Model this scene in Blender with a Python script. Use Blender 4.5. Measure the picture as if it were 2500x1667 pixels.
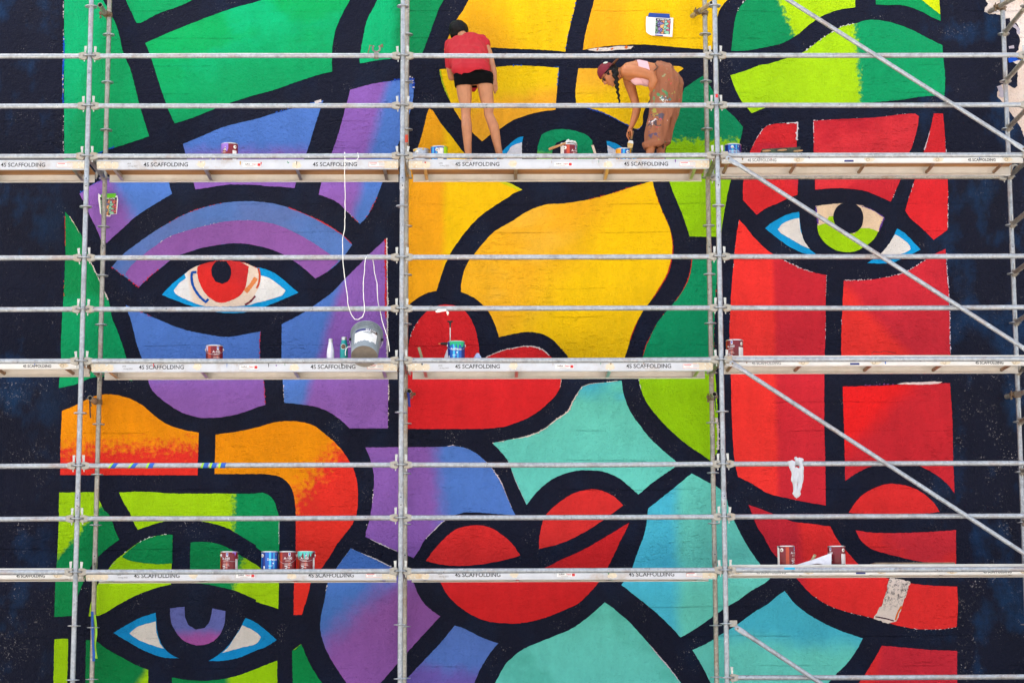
import bpy, bmesh, math, random
from mathutils import Vector, Matrix, noise as mnoise

for o in list(bpy.data.objects):
    bpy.data.objects.remove(o)
scene = bpy.context.scene
COL = scene.collection

# ------------------------------------------------------------------ camera
Z0 = 2.47                       # height of the lowest deck in view above the ground
FPX, CW, CH = 5152.15, 2500.0, 1667.0
YAW, PITCH, ROLL = 0.0083, 0.1514, -0.0035
CPOS = Vector((0.8901, -19.9522, -0.8650 + Z0))
_f = Vector((math.sin(YAW) * math.cos(PITCH), math.cos(YAW) * math.cos(PITCH), math.sin(PITCH)))
_r = Vector((math.cos(YAW), -math.sin(YAW), 0))
_u = _r.cross(_f)
CR = _r * math.cos(ROLL) + _u * math.sin(ROLL)
CU = -_r * math.sin(ROLL) + _u * math.cos(ROLL)
cd = bpy.data.cameras.new('camera')
cam = bpy.data.objects.new('camera', cd)
COL.objects.link(cam)
cd.sensor_width = 36.0
cd.lens = FPX * 36.0 / CW
cd.clip_end = 2000
cam.matrix_world = Matrix(((CR.x, CU.x, -_f.x, CPOS.x), (CR.y, CU.y, -_f.y, CPOS.y),
                           (CR.z, CU.z, -_f.z, CPOS.z), (0, 0, 0, 1)))
scene.camera = cam


def at(px, py, Y):
    """World point on the vertical plane y = Y (metres behind the front posts) for a traced survey point."""
    d = _f + CR * ((px - CW / 2) / FPX) - CU * ((py - CH / 2) / FPX)
    return CPOS + d * ((Y - CPOS.y) / d.y)


# ------------------------------------------------------------------ light
SUN_EL, SUN_AZ = math.radians(62), math.radians(-45)   # high sun behind the wall: the mural is in open shade, the yard is sunlit
world = bpy.data.worlds.new('World')
scene.world = world
world.use_nodes = True
wn = world.node_tree
bg = wn.nodes['Background']
sky = wn.nodes.new('ShaderNodeTexSky')
sky.sky_type = 'NISHITA'
sky.sun_disc = False
sky.sun_elevation = SUN_EL
sky.sun_rotation = SUN_AZ
sky.air_density = 1.0
sky.dust_density = 6.0
sky.ozone_density = 0.6
hs = wn.nodes.new('ShaderNodeHueSaturation')
hs.inputs['Saturation'].default_value = 0.6
wn.links.new(sky.outputs[0], hs.inputs['Color'])
wn.links.new(hs.outputs[0], bg.inputs[0])
bg.inputs[1].default_value = 0.15
sd = bpy.data.lights.new('sun', 'SUN')
sun = bpy.data.objects.new('sun', sd)
COL.objects.link(sun)
sd.energy = 2.3
sd.angle = math.radians(0.6)
sd.color = (1.0, 0.98, 0.95)
sdir = Vector((math.sin(SUN_AZ) * math.cos(SUN_EL), math.cos(SUN_AZ) * math.cos(SUN_EL), math.sin(SUN_EL)))
sun.rotation_euler = sdir.to_track_quat('Z', 'Y').to_euler()
sun.location = (0, 6, 16)

scene.render.engine = 'CYCLES'
scene.cycles.max_bounces = 5
scene.cycles.diffuse_bounces = 3
scene.cycles.glossy_bounces = 2
scene.cycles.transmission_bounces = 2
scene.cycles.caustics_reflective = False
scene.cycles.caustics_refractive = False
vs = scene.view_settings
vs.view_transform = 'Standard'
vs.look = 'None'
vs.exposure = 1.92
vs.gamma = 1.0
vs.use_curve_mapping = False

RND = random.Random(7)


# ------------------------------------------------------------------ helpers
def lin(c):
    r = []
    for v in c[:3]:
        v = v / 255.0
        r.append(v / 12.92 if v <= 0.04045 else ((v + 0.055) / 1.055) ** 2.4)
    return (r[0], r[1], r[2], 1.0)


def tag(o, label=None, cat=None, group=None, kind=None):
    if label: o['label'] = label
    if cat: o['category'] = cat
    if group: o['group'] = group
    if kind: o['kind'] = kind
    return o


def empty(name, loc=(0, 0, 0), label=None, cat=None, group=None):
    o = bpy.data.objects.new(name, None)
    o.empty_display_size = 0.1
    COL.objects.link(o)
    o.location = loc
    return tag(o, label, cat, group)


def link(name, me, mat=None, parent=None, smooth=False):
    o = bpy.data.objects.new(name, me)
    COL.objects.link(o)
    if mat is not None and len(me.materials) == 0:
        me.materials.append(mat)
    if smooth:
        for p in me.polygons: p.use_smooth = True
    if parent is not None:
        o.parent = parent            # parents sit unrotated; children are written in the parent's space
        o.location = -Vector((0, 0, 0))
    return o


def from_bm(name, bm, mat=None, parent=None, smooth=False, local=None):
    if local is not None:
        bmesh.ops.translate(bm, verts=bm.verts, vec=-Vector(local))
    me = bpy.data.meshes.new(name)
    bm.normal_update()
    bm.to_mesh(me)
    bm.free()
    o = link(name, me, mat, parent, smooth)
    return o


def copy_tree(o, parent=None):
    c = o.copy()
    COL.objects.link(c)
    c.parent = parent
    for ch in list(o.children):
        copy_tree(ch, c)
    return c


def box(bm, x0, x1, y0, y1, z0, z1):
    v = [bm.verts.new(p) for p in ((x0, y0, z0), (x1, y0, z0), (x1, y1, z0), (x0, y1, z0),
                                   (x0, y0, z1), (x1, y0, z1), (x1, y1, z1), (x0, y1, z1))]
    for f in ((0, 3, 2, 1), (4, 5, 6, 7), (0, 1, 5, 4), (1, 2, 6, 5), (2, 3, 7, 6), (3, 0, 4, 7)):
        bm.faces.new([v[i] for i in f])
    return v


def prism(bm, prof, y0, y1, axes='xz'):
    """extrude an (a, b) outline along the third axis"""
    def P(a, b, y):
        return (a, y, b) if axes == 'xz' else ((y, a, b) if axes == 'yz' else (a, b, y))
    A = [bm.verts.new(P(a, b, y0)) for a, b in prof]
    B = [bm.verts.new(P(a, b, y1)) for a, b in prof]
    n = len(prof)
    bm.faces.new(A)
    bm.faces.new(list(reversed(B)))
    for i in range(n):
        bm.faces.new((A[i], B[i], B[(i + 1) % n], A[(i + 1) % n]))


def frame_for(d):
    d = d.normalized()
    a = Vector((0, 0, 1)) if abs(d.z) < 0.9 else Vector((1, 0, 0))
    x = a.cross(d).normalized()
    return x, d.cross(x)


def tube(bm, pts, rad, seg=14, hollow=0.0, closed=False, caps=True):
    """sweep a round section along points; rad is a number or a list; hollow = bore depth at both ends"""
    pts = [Vector(p) for p in pts]
    n = len(pts)
    rads = rad if isinstance(rad, (list, tuple)) else [rad] * n
    rings = []
    x = None
    for i, p in enumerate(pts):
        if closed:
            d = pts[(i + 1) % n] - pts[i - 1]
        else:
            d = pts[min(i + 1, n - 1)] - pts[max(i - 1, 0)]
        d.normalize()
        if x is None:
            x, y = frame_for(d)
        else:
            x = (x - d * x.dot(d)).normalized()
            y = d.cross(x)
        rings.append([bm.verts.new(p + (x * math.cos(2 * math.pi * k / seg) + y * math.sin(2 * math.pi * k / seg)) * rads[i])
                      for k in range(seg)])
    m = n if closed else n - 1
    for i in range(m):
        a, b = rings[i], rings[(i + 1) % n]
        for k in range(seg):
            bm.faces.new((a[k], a[(k + 1) % seg], b[(k + 1) % seg], b[k]))
    if closed or not caps:
        return
    for end in (0, 1):
        ring = rings[0] if end == 0 else rings[-1]
        if hollow:
            c = pts[0] if end == 0 else pts[-1]
            d = (pts[1] - pts[0]) if end == 0 else (pts[-2] - pts[-1])
            d.normalize()
            inner = [bm.verts.new(c + (v.co - c) * 0.84) for v in ring]
            deep = [bm.verts.new(c + (v.co - c) * 0.84 + d * hollow) for v in ring]
            for k in range(seg):
                l = (k + 1) % seg
                q = (ring[k], inner[k], inner[l], ring[l])
                bm.faces.new(q if end == 0 else tuple(reversed(q)))
                q = (inner[k], deep[k], deep[l], inner[l])
                bm.faces.new(q if end == 0 else tuple(reversed(q)))
            bm.faces.new(list(reversed(deep)) if end == 0 else deep)
        else:
            bm.faces.new(list(reversed(ring)) if end == 0 else ring)


def lathe(bm, prof, seg=28, centre=(0, 0, 0), mtx=None):
    """revolve (r, z) about z"""
    c = Vector(centre)
    rings = []
    for r, z in prof:
        if r < 1e-6:
            rings.append([bm.verts.new(c + Vector((0, 0, z)))])
        else:
            rings.append([bm.verts.new(c + Vector((r * math.cos(2 * math.pi * k / seg), r * math.sin(2 * math.pi * k / seg), z)))
                          for k in range(seg)])
    for a, b in zip(rings[:-1], rings[1:]):
        if len(a) == 1 and len(b) == 1: continue
        for k in range(seg):
            l = (k + 1) % seg
            if len(a) == 1: bm.faces.new((a[0], b[k], b[l])) if False else bm.faces.new((b[k], a[0], b[l]))
            elif len(b) == 1: bm.faces.new((a[k], a[l], b[0]))
            else: bm.faces.new((a[k], a[l], b[l], b[k]))
    vs_ = [v for r in rings for v in r]
    if mtx is not None:
        bmesh.ops.transform(bm, matrix=mtx, verts=vs_)
    return vs_


def smooth_by_angle(o, ang=40):
    me = o.data
    for p in me.polygons: p.use_smooth = True
    try:
        me.set_sharp_from_angle(angle=math.radians(ang))
    except Exception:
        pass


def text_mesh(s, height, squeeze=1.0, bold=0.0, extrude=0.0005):
    cu = bpy.data.curves.new('lettering', 'FONT')
    cu.body = s
    cu.size = height / 0.7
    cu.align_x = 'CENTER'
    cu.align_y = 'CENTER'
    cu.extrude = extrude
    cu.offset = bold
    cu.resolution_u = 3
    ob = bpy.data.objects.new('lettering', cu)
    COL.objects.link(ob)
    bpy.context.view_layer.update()
    dg = bpy.context.evaluated_depsgraph_get()
    me = bpy.data.meshes.new_from_object(ob.evaluated_get(dg))
    bpy.data.objects.remove(ob)
    bpy.data.curves.remove(cu)
    for v in me.vertices:
        v.co.x *= squeeze
    return me


# ------------------------------------------------------------------ materials
def new_mat(name):
    m = bpy.data.materials.new(name)
    m.use_nodes = True
    nt = m.node_tree
    return m, nt, nt.nodes['Principled BSDF']


def N(nt, t, **kw):
    n = nt.nodes.new(t)
    for k, v in kw.items():
        if k.startswith('i_'):
            n.inputs[k[2:].replace('_', ' ')].default_value = v
        else:
            setattr(n, k, v)
    return n


def simple(name, col, rough=0.5, metal=0.0, var=0.12, scale=25.0, bump=0.0, bscale=120.0, stain=None, stain_amt=0.5, sss=0.0):
    m, nt, b = new_mat(name)
    L = nt.links.new
    tc = N(nt, 'ShaderNodeNewGeometry')
    no = N(nt, 'ShaderNodeTexNoise')
    no.inputs['Scale'].default_value = scale
    no.inputs['Detail'].default_value = 5
    L(tc.outputs['Position'], no.inputs['Vector'])
    mr = N(nt, 'ShaderNodeMapRange')
    mr.inputs[1].default_value, mr.inputs[2].default_value = 0.3, 0.7
    mr.inputs[3].default_value, mr.inputs[4].default_value = 1 - var, 1 + var
    L(no.outputs[0], mr.inputs[0])
    vm = N(nt, 'ShaderNodeVectorMath', operation='SCALE')
    c = lin(col)
    vm.inputs[0].default_value = c[:3]
    L(mr.outputs[0], vm.inputs['Scale'])
    out = vm.outputs[0]
    if stain:
        n2 = N(nt, 'ShaderNodeTexNoise')
        n2.inputs['Scale'].default_value = scale * 0.35
        n2.inputs['Detail'].default_value = 7
        n2.inputs['Roughness'].default_value = 0.7
        L(tc.outputs['Position'], n2.inputs['Vector'])
        m2 = N(nt, 'ShaderNodeMapRange')
        m2.inputs[1].default_value, m2.inputs[2].default_value = 0.53, 0.72
        m2.inputs[4].default_value = stain_amt
        L(n2.outputs[0], m2.inputs[0])
        mx = N(nt, 'ShaderNodeMix', data_type='RGBA')
        L(m2.outputs[0], mx.inputs[0])
        L(out, mx.inputs[6])
        mx.inputs[7].default_value = lin(stain)
        out = mx.outputs[2]
    L(out, b.inputs['Base Color'])
    b.inputs['Roughness'].default_value = rough
    b.inputs['Metallic'].default_value = metal
    if sss:
        b.inputs['Subsurface Weight'].default_value = sss
        b.inputs['Subsurface Radius'].default_value = (0.012, 0.005, 0.003)
        b.inputs['Subsurface Scale'].default_value = 0.6
    if bump:
        n3 = N(nt, 'ShaderNodeTexNoise')
        n3.inputs['Scale'].default_value = bscale
        n3.inputs['Detail'].default_value = 4
        L(tc.outputs['Position'], n3.inputs['Vector'])
        bp = N(nt, 'ShaderNodeBump')
        bp.inputs['Strength'].default_value = bump
        bp.inputs['Distance'].default_value = 0.004
        L(n3.outputs[0], bp.inputs['Height'])
        L(bp.outputs[0], b.inputs['Normal'])
    return m


def wall_surface_group():
    """stucco relief: rough render, larger swells, torn horizontal pits and faint board joints (height only)"""
    g = bpy.data.node_groups.new('stucco_relief', 'ShaderNodeTree')
    g.interface.new_socket('Normal', in_out='OUTPUT', socket_type='NodeSocketVector')
    g.interface.new_socket('Roughness', in_out='OUTPUT', socket_type='NodeSocketFloat')
    g.interface.new_socket('Tone', in_out='OUTPUT', socket_type='NodeSocketFloat')
    out = g.nodes.new('NodeGroupOutput')
    L = g.links.new
    geo = g.nodes.new('ShaderNodeNewGeometry')

    def mth(op, a, b=None, c=None):
        n = g.nodes.new('ShaderNodeMath')
        n.operation = op
        for i, v in enumerate((a, b, c)):
            if v is None: continue
            if isinstance(v, (int, float)): n.inputs[i].default_value = v
            else: L(v, n.inputs[i])
        return n.outputs[0]

    def nz(scale, detail=4, rough=0.55, stretch=None):
        n = g.nodes.new('ShaderNodeTexNoise')
        n.inputs['Scale'].default_value = scale
        n.inputs['Detail'].default_value = detail
        n.inputs['Roughness'].default_value = rough
        if stretch:
            mp = g.nodes.new('ShaderNodeMapping')
            mp.inputs['Scale'].default_value = stretch
            L(geo.outputs['Position'], mp.inputs['Vector'])
            L(mp.outputs[0], n.inputs['Vector'])
        else:
            L(geo.outputs['Position'], n.inputs['Vector'])
        return n.outputs[0]

    def rng(v, a, b, c=0.0, d=1.0):
        n = g.nodes.new('ShaderNodeMapRange')
        n.inputs[1].default_value, n.inputs[2].default_value = a, b
        n.inputs[3].default_value, n.inputs[4].default_value = c, d
        L(v, n.inputs[0])
        return n.outputs[0]

    def nzc(scale, detail, rough, stretch=None):
        n = g.nodes.new('ShaderNodeTexNoise')
        n.inputs['Scale'].default_value = scale
        n.inputs['Detail'].default_value = detail
        n.inputs['Roughness'].default_value = rough
        L(geo.outputs['Position'], n.inputs['Vector'])
        sp = g.nodes.new('ShaderNodeSeparateColor')
        L(n.outputs['Color'], sp.inputs[0])
        return sp.outputs
    grain = nz(24, 3, 0.8)
    big = nzc(1.3, 2, 0.55)
    tear = rng(nz(24, 1, 0.6, (0.5, 1.0, 1.5)), 0.60, 0.70, 0, 1)         # torn pits
    tear = mth('MULTIPLY', tear, rng(big[0], 0.46, 0.64, 0.06, 1))
    sep = g.nodes.new('ShaderNodeSeparateXYZ')
    L(geo.outputs['Position'], sep.inputs[0])
    zz = mth('ADD', sep.outputs[2], mth('MULTIPLY', big[1], 0.05))
    fr = mth('FRACT', mth('DIVIDE', zz, 0.291))
    dist = mth('ABSOLUTE', mth('SUBTRACT', fr, 0.5))
    groove = rng(mth('ADD', dist, mth('MULTIPLY', grain, 0.02)), 0.008, 0.026, 1, 0)
    groove = mth('MULTIPLY', groove, rng(big[2], 0.52, 0.62, 0, 1))
    h = mth('ADD', mth('MULTIPLY', grain, 1.0), mth('MULTIPLY', big[0], 1.2))
    h = mth('SUBTRACT', h, mth('MULTIPLY', tear, 0.26))
    h = mth('SUBTRACT', h, mth('MULTIPLY', groove, 0.30))
    bp = g.nodes.new('ShaderNodeBump')
    bp.inputs['Strength'].default_value = 1.0
    bp.inputs['Distance'].default_value = 0.036
    L(h, bp.inputs['Height'])
    L(bp.outputs[0], out.inputs['Normal'])
    L(rng(big[1], 0.35, 0.65, 0.42, 0.56), out.inputs['Roughness'])
    streak = nz(3.0, 4, 0.62, (2.2, 1, 0.8))
    L(rng(mth('ADD', mth('MULTIPLY', big[2], 0.4), mth('ADD', mth('MULTIPLY', grain, 0.2), mth('MULTIPLY', streak, 0.4))), 0.38, 0.62, 0.88, 1.10), out.inputs['Tone'])
    return g


RELIEF = wall_surface_group()
PGAIN = 0.95        # paint albedo relative to its picture tone
_pc = {}


def pal(c):
    l = lin(c)
    return (min(l[0] * PGAIN, 0.9), min(l[1] * PGAIN, 0.9), min(l[2] * PGAIN, 0.9), 1)


def paint(a, b=None, p0=None, p1=None, amp=0.5, nscale=7.0, c=None, cscale=2.0, cthr=0.5):
    """wall paint: one colour; or a faded into b from p0 to p1 with brushy breakup; c = a second glaze in cloudy patches"""
    key = (a, b, tuple(p0) if p0 else None, tuple(p1) if p1 else None, amp, nscale, c)
    if key in _pc: return _pc[key]
    m, nt, bs = new_mat('wall_paint')
    L = nt.links.new
    grp = N(nt, 'ShaderNodeGroup')
    grp.node_tree = RELIEF
    geo = N(nt, 'ShaderNodeNewGeometry')
    rgb = N(nt, 'ShaderNodeRGB')
    rgb.outputs[0].default_value = pal(a)
    col = rgb.outputs[0]
    if c:
        n = N(nt, 'ShaderNodeTexNoise')
        n.inputs['Scale'].default_value = cscale
        n.inputs['Detail'].default_value = 5
        mp = N(nt, 'ShaderNodeMapping')
        mp.inputs['Scale'].default_value = (1, 1, 1.7)
        mp.inputs['Rotation'].default_value = (0, 0.5, 0)
        L(geo.outputs['Position'], mp.inputs[0])
        L(mp.outputs[0], n.inputs['Vector'])
        mr = N(nt, 'ShaderNodeMapRange', interpolation_type='SMOOTHSTEP')
        mr.inputs[1].default_value, mr.inputs[2].default_value = cthr - 0.06, cthr + 0.1
        L(n.outputs[0], mr.inputs[0])
        mx = N(nt, 'ShaderNodeMix', data_type='RGBA')
        L(mr.outputs[0], mx.inputs[0])
        L(col, mx.inputs[6])
        mx.inputs[7].default_value = pal(c)
        col = mx.outputs[2]
    if b:
        p0, p1 = Vector(p0), Vector(p1)
        d = p1 - p0
        ll = d.length_squared
        sub = N(nt, 'ShaderNodeVectorMath', operation='SUBTRACT')
        L(geo.outputs['Position'], sub.inputs[0])
        sub.inputs[1].default_value = p0
        dot = N(nt, 'ShaderNodeVectorMath', operation='DOT_PRODUCT')
        L(sub.outputs[0], dot.inputs[0])
        dot.inputs[1].default_value = d / ll
        n1 = N(nt, 'ShaderNodeTexNoise')
        n1.inputs['Scale'].default_value = nscale
        n1.inputs['Detail'].default_value = 8
        n1.inputs['Roughness'].default_value = 0.62
        L(geo.outputs['Position'], n1.inputs['Vector'])
        ma = N(nt, 'ShaderNodeMath', operation='MULTIPLY_ADD')
        L(n1.outputs[0], ma.inputs[0])
        ma.inputs[1].default_value = amp * 2
        ma.inputs[2].default_value = -amp
        ad = N(nt, 'ShaderNodeMath', operation='ADD')
        L(dot.outputs['Value'], ad.inputs[0])
        L(ma.outputs[0], ad.inputs[1])
        mr = N(nt, 'ShaderNodeMapRange', interpolation_type='SMOOTHSTEP')
        L(ad.outputs[0], mr.inputs[0])
        mx = N(nt, 'ShaderNodeMix', data_type='RGBA')
        L(mr.outputs[0], mx.inputs[0])
        L(col, mx.inputs[6])
        mx.inputs[7].default_value = pal(b)
        col = mx.outputs[2]
    sc = N(nt, 'ShaderNodeVectorMath', operation='SCALE')
    L(col, sc.inputs[0])
    L(grp.outputs['Tone'], sc.inputs['Scale'])
    L(sc.outputs[0], bs.inputs['Base Color'])
    L(grp.outputs['Normal'], bs.inputs['Normal'])
    L(grp.outputs['Roughness'], bs.inputs['Roughness'])
    bs.inputs['Specular IOR Level'].default_value = 0.12
    _pc[key] = m
    return m


def navy_paint():
    """dark background coat: blue-black, rolled blue patches, missed specks of pale primer at both ends of the wall"""
    m, nt, bs = new_mat('navy_background_paint')
    L = nt.links.new
    grp = N(nt, 'ShaderNodeGroup')
    grp.node_tree = RELIEF
    geo = N(nt, 'ShaderNodeNewGeometry')
    sep = N(nt, 'ShaderNodeSeparateXYZ')
    L(geo.outputs['Position'], sep.inputs[0])

    def noise(scale, det, rough=0.6, st=None):
        n = N(nt, 'ShaderNodeTexNoise')
        n.inputs['Scale'].default_value = scale
        n.inputs['Detail'].default_value = det
        n.inputs['Roughness'].default_value = rough
        if st:
            mp = N(nt, 'ShaderNodeMapping')
            mp.inputs['Scale'].default_value = st
            L(geo.outputs['Position'], mp.inputs[0])
            L(mp.outputs[0], n.inputs['Vector'])
        else:
            L(geo.outputs['Position'], n.inputs['Vector'])
        return n.outputs[0]

    def rng(v, a, b, c=0.0, d=1.0):
        n = N(nt, 'ShaderNodeMapRange')
        n.inputs[1].default_value, n.inputs[2].default_value = a, b
        n.inputs[3].default_value, n.inputs[4].default_value = c, d
        L(v, n.inputs[0])
        return n.outputs[0]

    def mul(a, b):
        n = N(nt, 'ShaderNodeMath', operation='MULTIPLY')
        for i, v in enumerate((a, b)):
            if isinstance(v, (int, float)): n.inputs[i].default_value = v
            else: L(v, n.inputs[i])
        return n.outputs[0]

    def add(a, b):
        n = N(nt, 'ShaderNodeMath', operation='ADD', use_clamp=True)
        for i, v in enumerate((a, b)):
            if isinstance(v, (int, float)): n.inputs[i].default_value = v
            else: L(v, n.inputs[i])
        return n.outputs[0]

    xl = rng(sep.outputs[0], -3.35, -3.9, 0, 1)      # left margin of the mural
    xr = rng(sep.outputs[0], 5.05, 5.7, 0, 1)        # right margin
    edge = add(xl, xr)
    zl = rng(sep.outputs[2], Z0 + 3.2, Z0 + 1.2, 0.10, 1)
    blue = mul(rng(noise(2.3, 5, 0.6, (1.2, 1, 0.8)), 0.50, 0.66), add(mul(edge, 0.6), 0.10))
    mx = N(nt, 'ShaderNodeMix', data_type='RGBA')
    L(blue, mx.inputs[0])
    mx.inputs[6].default_value = pal((18, 22, 42))
    mx.inputs[7].default_value = pal((20, 58, 98))
    # missed specks
    sp = rng(noise(75, 2, 0.5), 0.655, 0.70)
    dense = mul(rng(noise(2.6, 5, 0.7), 0.50, 0.66), mul(edge, zl))
    sp1 = rng(noise(48, 4, 0.7), 0.605, 0.65)
    specks = add(mul(sp1, dense), mul(sp, rng(noise(3.1, 3, 0.6), 0.58, 0.70, 0.0, 0.65)))
    mx2 = N(nt, 'ShaderNodeMix', data_type='RGBA')
    L(specks, mx2.inputs[0])
    L(mx.outputs[2], mx2.inputs[6])
    mx2.inputs[7].default_value = pal((178, 172, 172))
    sc = N(nt, 'ShaderNodeVectorMath', operation='SCALE')
    L(mx2.outputs[2], sc.inputs[0])
    L(grp.outputs['Tone'], sc.inputs['Scale'])
    L(sc.outputs[0], bs.inputs['Base Color'])
    L(grp.outputs['Normal'], bs.inputs['Normal'])
    L(grp.outputs['Roughness'], bs.inputs['Roughness'])
    bs.inputs['Specular IOR Level'].default_value = 0.12
    return m


def galvanised(name, base=(152, 157, 162), rust=0.40, light=(172, 177, 182)):
    m, nt, b = new_mat(name)
    L = nt.links.new
    geo = N(nt, 'ShaderNodeNewGeometry')

    def noise(scale, det, rough=0.6):
        n = N(nt, 'ShaderNodeTexNoise')
        n.inputs['Scale'].default_value = scale
        n.inputs['Detail'].default_value = det
        n.inputs['Roughness'].default_value = rough
        L(geo.outputs['Position'], n.inputs['Vector'])
        return n.outputs[0]

    def rng(v, a, b_, c=0.0, d=1.0):
        n = N(nt, 'ShaderNodeMapRange')
        n.inputs[1].default_value, n.inputs[2].default_value = a, b_
        n.inputs[3].default_value, n.inputs[4].default_value = c, d
        L(v, n.inputs[0])
        return n.outputs[0]

    def mix(f, a, c):
        mx = N(nt, 'ShaderNodeMix', data_type='RGBA')
        L(f, mx.inputs[0])
        if isinstance(a, tuple): mx.inputs[6].default_value = a
        else: L(a, mx.inputs[6])
        mx.inputs[7].default_value = c
        return mx.outputs[2]
    vor = N(nt, 'ShaderNodeTexVoronoi')
    vor.inputs['Scale'].default_value = 45
    L(geo.outputs['Position'], vor.inputs['Vector'])
    c = mix(rng(vor.outputs['Color'], 0.2, 0.8), lin(base), lin(light))
    c = mix(rng(noise(9, 6, 0.65), 0.52, 0.70, 0, 0.5), c, lin((100, 98, 96)))
    c = mix(rng(noise(2.6, 7, 0.7), 0.52, 0.70, 0, rust), c, lin((160, 112, 66)))
    c = mix(rng(noise(38, 3, 0.5), 0.68, 0.72, 0, 0.7), c, lin((220, 221, 222)))
    c = mix(rng(noise(30, 2, 0.5), 0.71, 0.75, 0, 0.7), c, lin((70, 68, 66)))
    L(c, b.inputs['Base Color'])
    b.inputs['Metallic'].default_value = 0.5
    L(rng(noise(14, 4), 0.35, 0.65, 0.30, 0.48), b.inputs['Roughness'])
    bp = N(nt, 'ShaderNodeBump')
    bp.inputs['Strength'].default_value = 0.15
    bp.inputs['Distance'].default_value = 0.002
    L(noise(60, 4), bp.inputs['Height'])
    L(bp.outputs[0], b.inputs['Normal'])
    return m


M = {}
M['galv'] = galvanised('galvanised_steel_tube')
M['galv_warm'] = galvanised('weathered_galvanised_tube', (148, 144, 134), 0.6, (172, 167, 156))
M['galv_dark'] = galvanised('grimy_steel_tube', (118, 118, 112), 0.5, (140, 138, 130))
M['cast'] = simple('cast_ledger_head', (160, 155, 144), 0.55, 0.25, 0.15, 40, 0.2, 150, (170, 128, 76), 0.6)
M['wedge'] = simple('zinc_wedge', (190, 190, 184), 0.4, 0.35, 0.12, 60, stain=(150, 140, 125), stain_amt=0.5)
M['bolt'] = simple('brown_coupler_steel', (120, 100, 78), 0.5, 0.5, 0.25, 60, stain=(80, 55, 38), stain_amt=0.6)
M['bore'] = simple('dark_bore', (30, 27, 25), 0.8)
M['alu'] = simple('mill_aluminium_beam', (204, 206, 210), 0.42, 0.2, 0.06, 9, stain=(166, 136, 98), stain_amt=0.6)
M['alu_old'] = simple('weathered_aluminium_beam', (224, 222, 216), 0.5, 0.15, 0.07, 9, stain=(200, 186, 160), stain_amt=0.4)
M['rib'] = simple('aluminium_rib', (200, 190, 176), 0.32, 0.75, 0.1, 20, stain=(120, 100, 80), stain_amt=0.5)
M['rib_rust'] = simple('rusty_steel_rib', (150, 122, 96), 0.55, 0.35, 0.2, 30, stain=(110, 70, 42), stain_amt=0.7)
M['rust_plate'] = simple('rust_stained_plate', (222, 208, 182), 0.5, 0.15, 0.08, 30, stain=(206, 162, 100), stain_amt=0.7)
M['rivet'] = simple('rivet', (225, 222, 212), 0.4, 0.4)
M['ink'] = simple('black_stencil_ink', (22, 22, 24), 0.8, var=0.3, scale=70, stain=(166, 164, 162), stain_amt=0.85)
M['ink_faint'] = simple('faded_stencil_ink', (120, 118, 116), 0.7, var=0.2, scale=90)
M['white'] = simple('white_print', (238, 238, 236), 0.5, var=0.04)
M['offwhite'] = simple('sticker_paper', (236, 232, 228), 0.5, var=0.04)
M['red_print'] = simple('red_print', (200, 32, 36), 0.5)
M['navy_print'] = simple('navy_print', (28, 40, 110), 0.5)
M['steel'] = simple('tin_rim_steel', (200, 202, 204), 0.3, 0.7, 0.1, 60)
M['black'] = simple('black_plastic', (22, 22, 24), 0.45, var=0.1)


def plywood():
    m, nt, b = new_mat('plywood_deck')
    L = nt.links.new
    geo = N(nt, 'ShaderNodeNewGeometry')
    mp = N(nt, 'ShaderNodeMapping')
    mp.inputs['Scale'].default_value = (1.2, 26, 26)
    L(geo.outputs['Position'], mp.inputs[0])
    n = N(nt, 'ShaderNodeTexNoise')
    n.inputs['Scale'].default_value = 1.6
    n.inputs['Detail'].default_value = 6
    L(mp.outputs[0], n.inputs['Vector'])
    cr = N(nt, 'ShaderNodeValToRGB')
    cr.color_ramp.elements[0].position = 0.3
    cr.color_ramp.elements[0].color = lin((128, 84, 44))
    cr.color_ramp.elements[1].position = 0.7
    cr.color_ramp.elements[1].color = lin((186, 134, 78))
    L(n.outputs[0], cr.inputs[0])
    L(cr.outputs[0], b.inputs['Base Color'])
    b.inputs['Roughness'].default_value = 0.7
    return m


M['ply'] = plywood()


# ------------------------------------------------------------------ ground
def build_ground():
    m, nt, b = new_mat('dusty_concrete_yard')
    L = nt.links.new
    geo = N(nt, 'ShaderNodeNewGeometry')
    n = N(nt, 'ShaderNodeTexNoise')
    n.inputs['Scale'].default_value = 1.3
    n.inputs['Detail'].default_value = 9
    n.inputs['Roughness'].default_value = 0.65
    L(geo.outputs['Position'], n.inputs['Vector'])
    cr = N(nt, 'ShaderNodeValToRGB')
    cr.color_ramp.elements[0].position = 0.3
    cr.color_ramp.elements[0].color = (0.34, 0.315, 0.275, 1)
    cr.color_ramp.elements[1].position = 0.7
    cr.color_ramp.elements[1].color = (0.48, 0.445, 0.395, 1)
    L(n.outputs[0], cr.inputs[0])
    L(cr.outputs[0], b.inputs['Base Color'])
    b.inputs['Roughness'].default_value = 0.9
    bm = bmesh.new()
    v = [bm.verts.new(p) for p in ((-400, -400, 0), (400, -400, 0), (400, 400, 0), (-400, 400, 0))]
    bm.faces.new(v)
    o = from_bm('ground', bm, m)
    tag(o, kind='structure')


build_ground()

# ------------------------------------------------------------------ wall and mural
YW = 1.10                      # face of the wall
TILE = {}
for _i, _ch in enumerate('ABCDEFGHIJKLMNOP'):
    TILE[_ch] = ((_i % 4) * 625.0, (0.0, 417.0, 834.0, 1250.0)[_i // 4])


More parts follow.
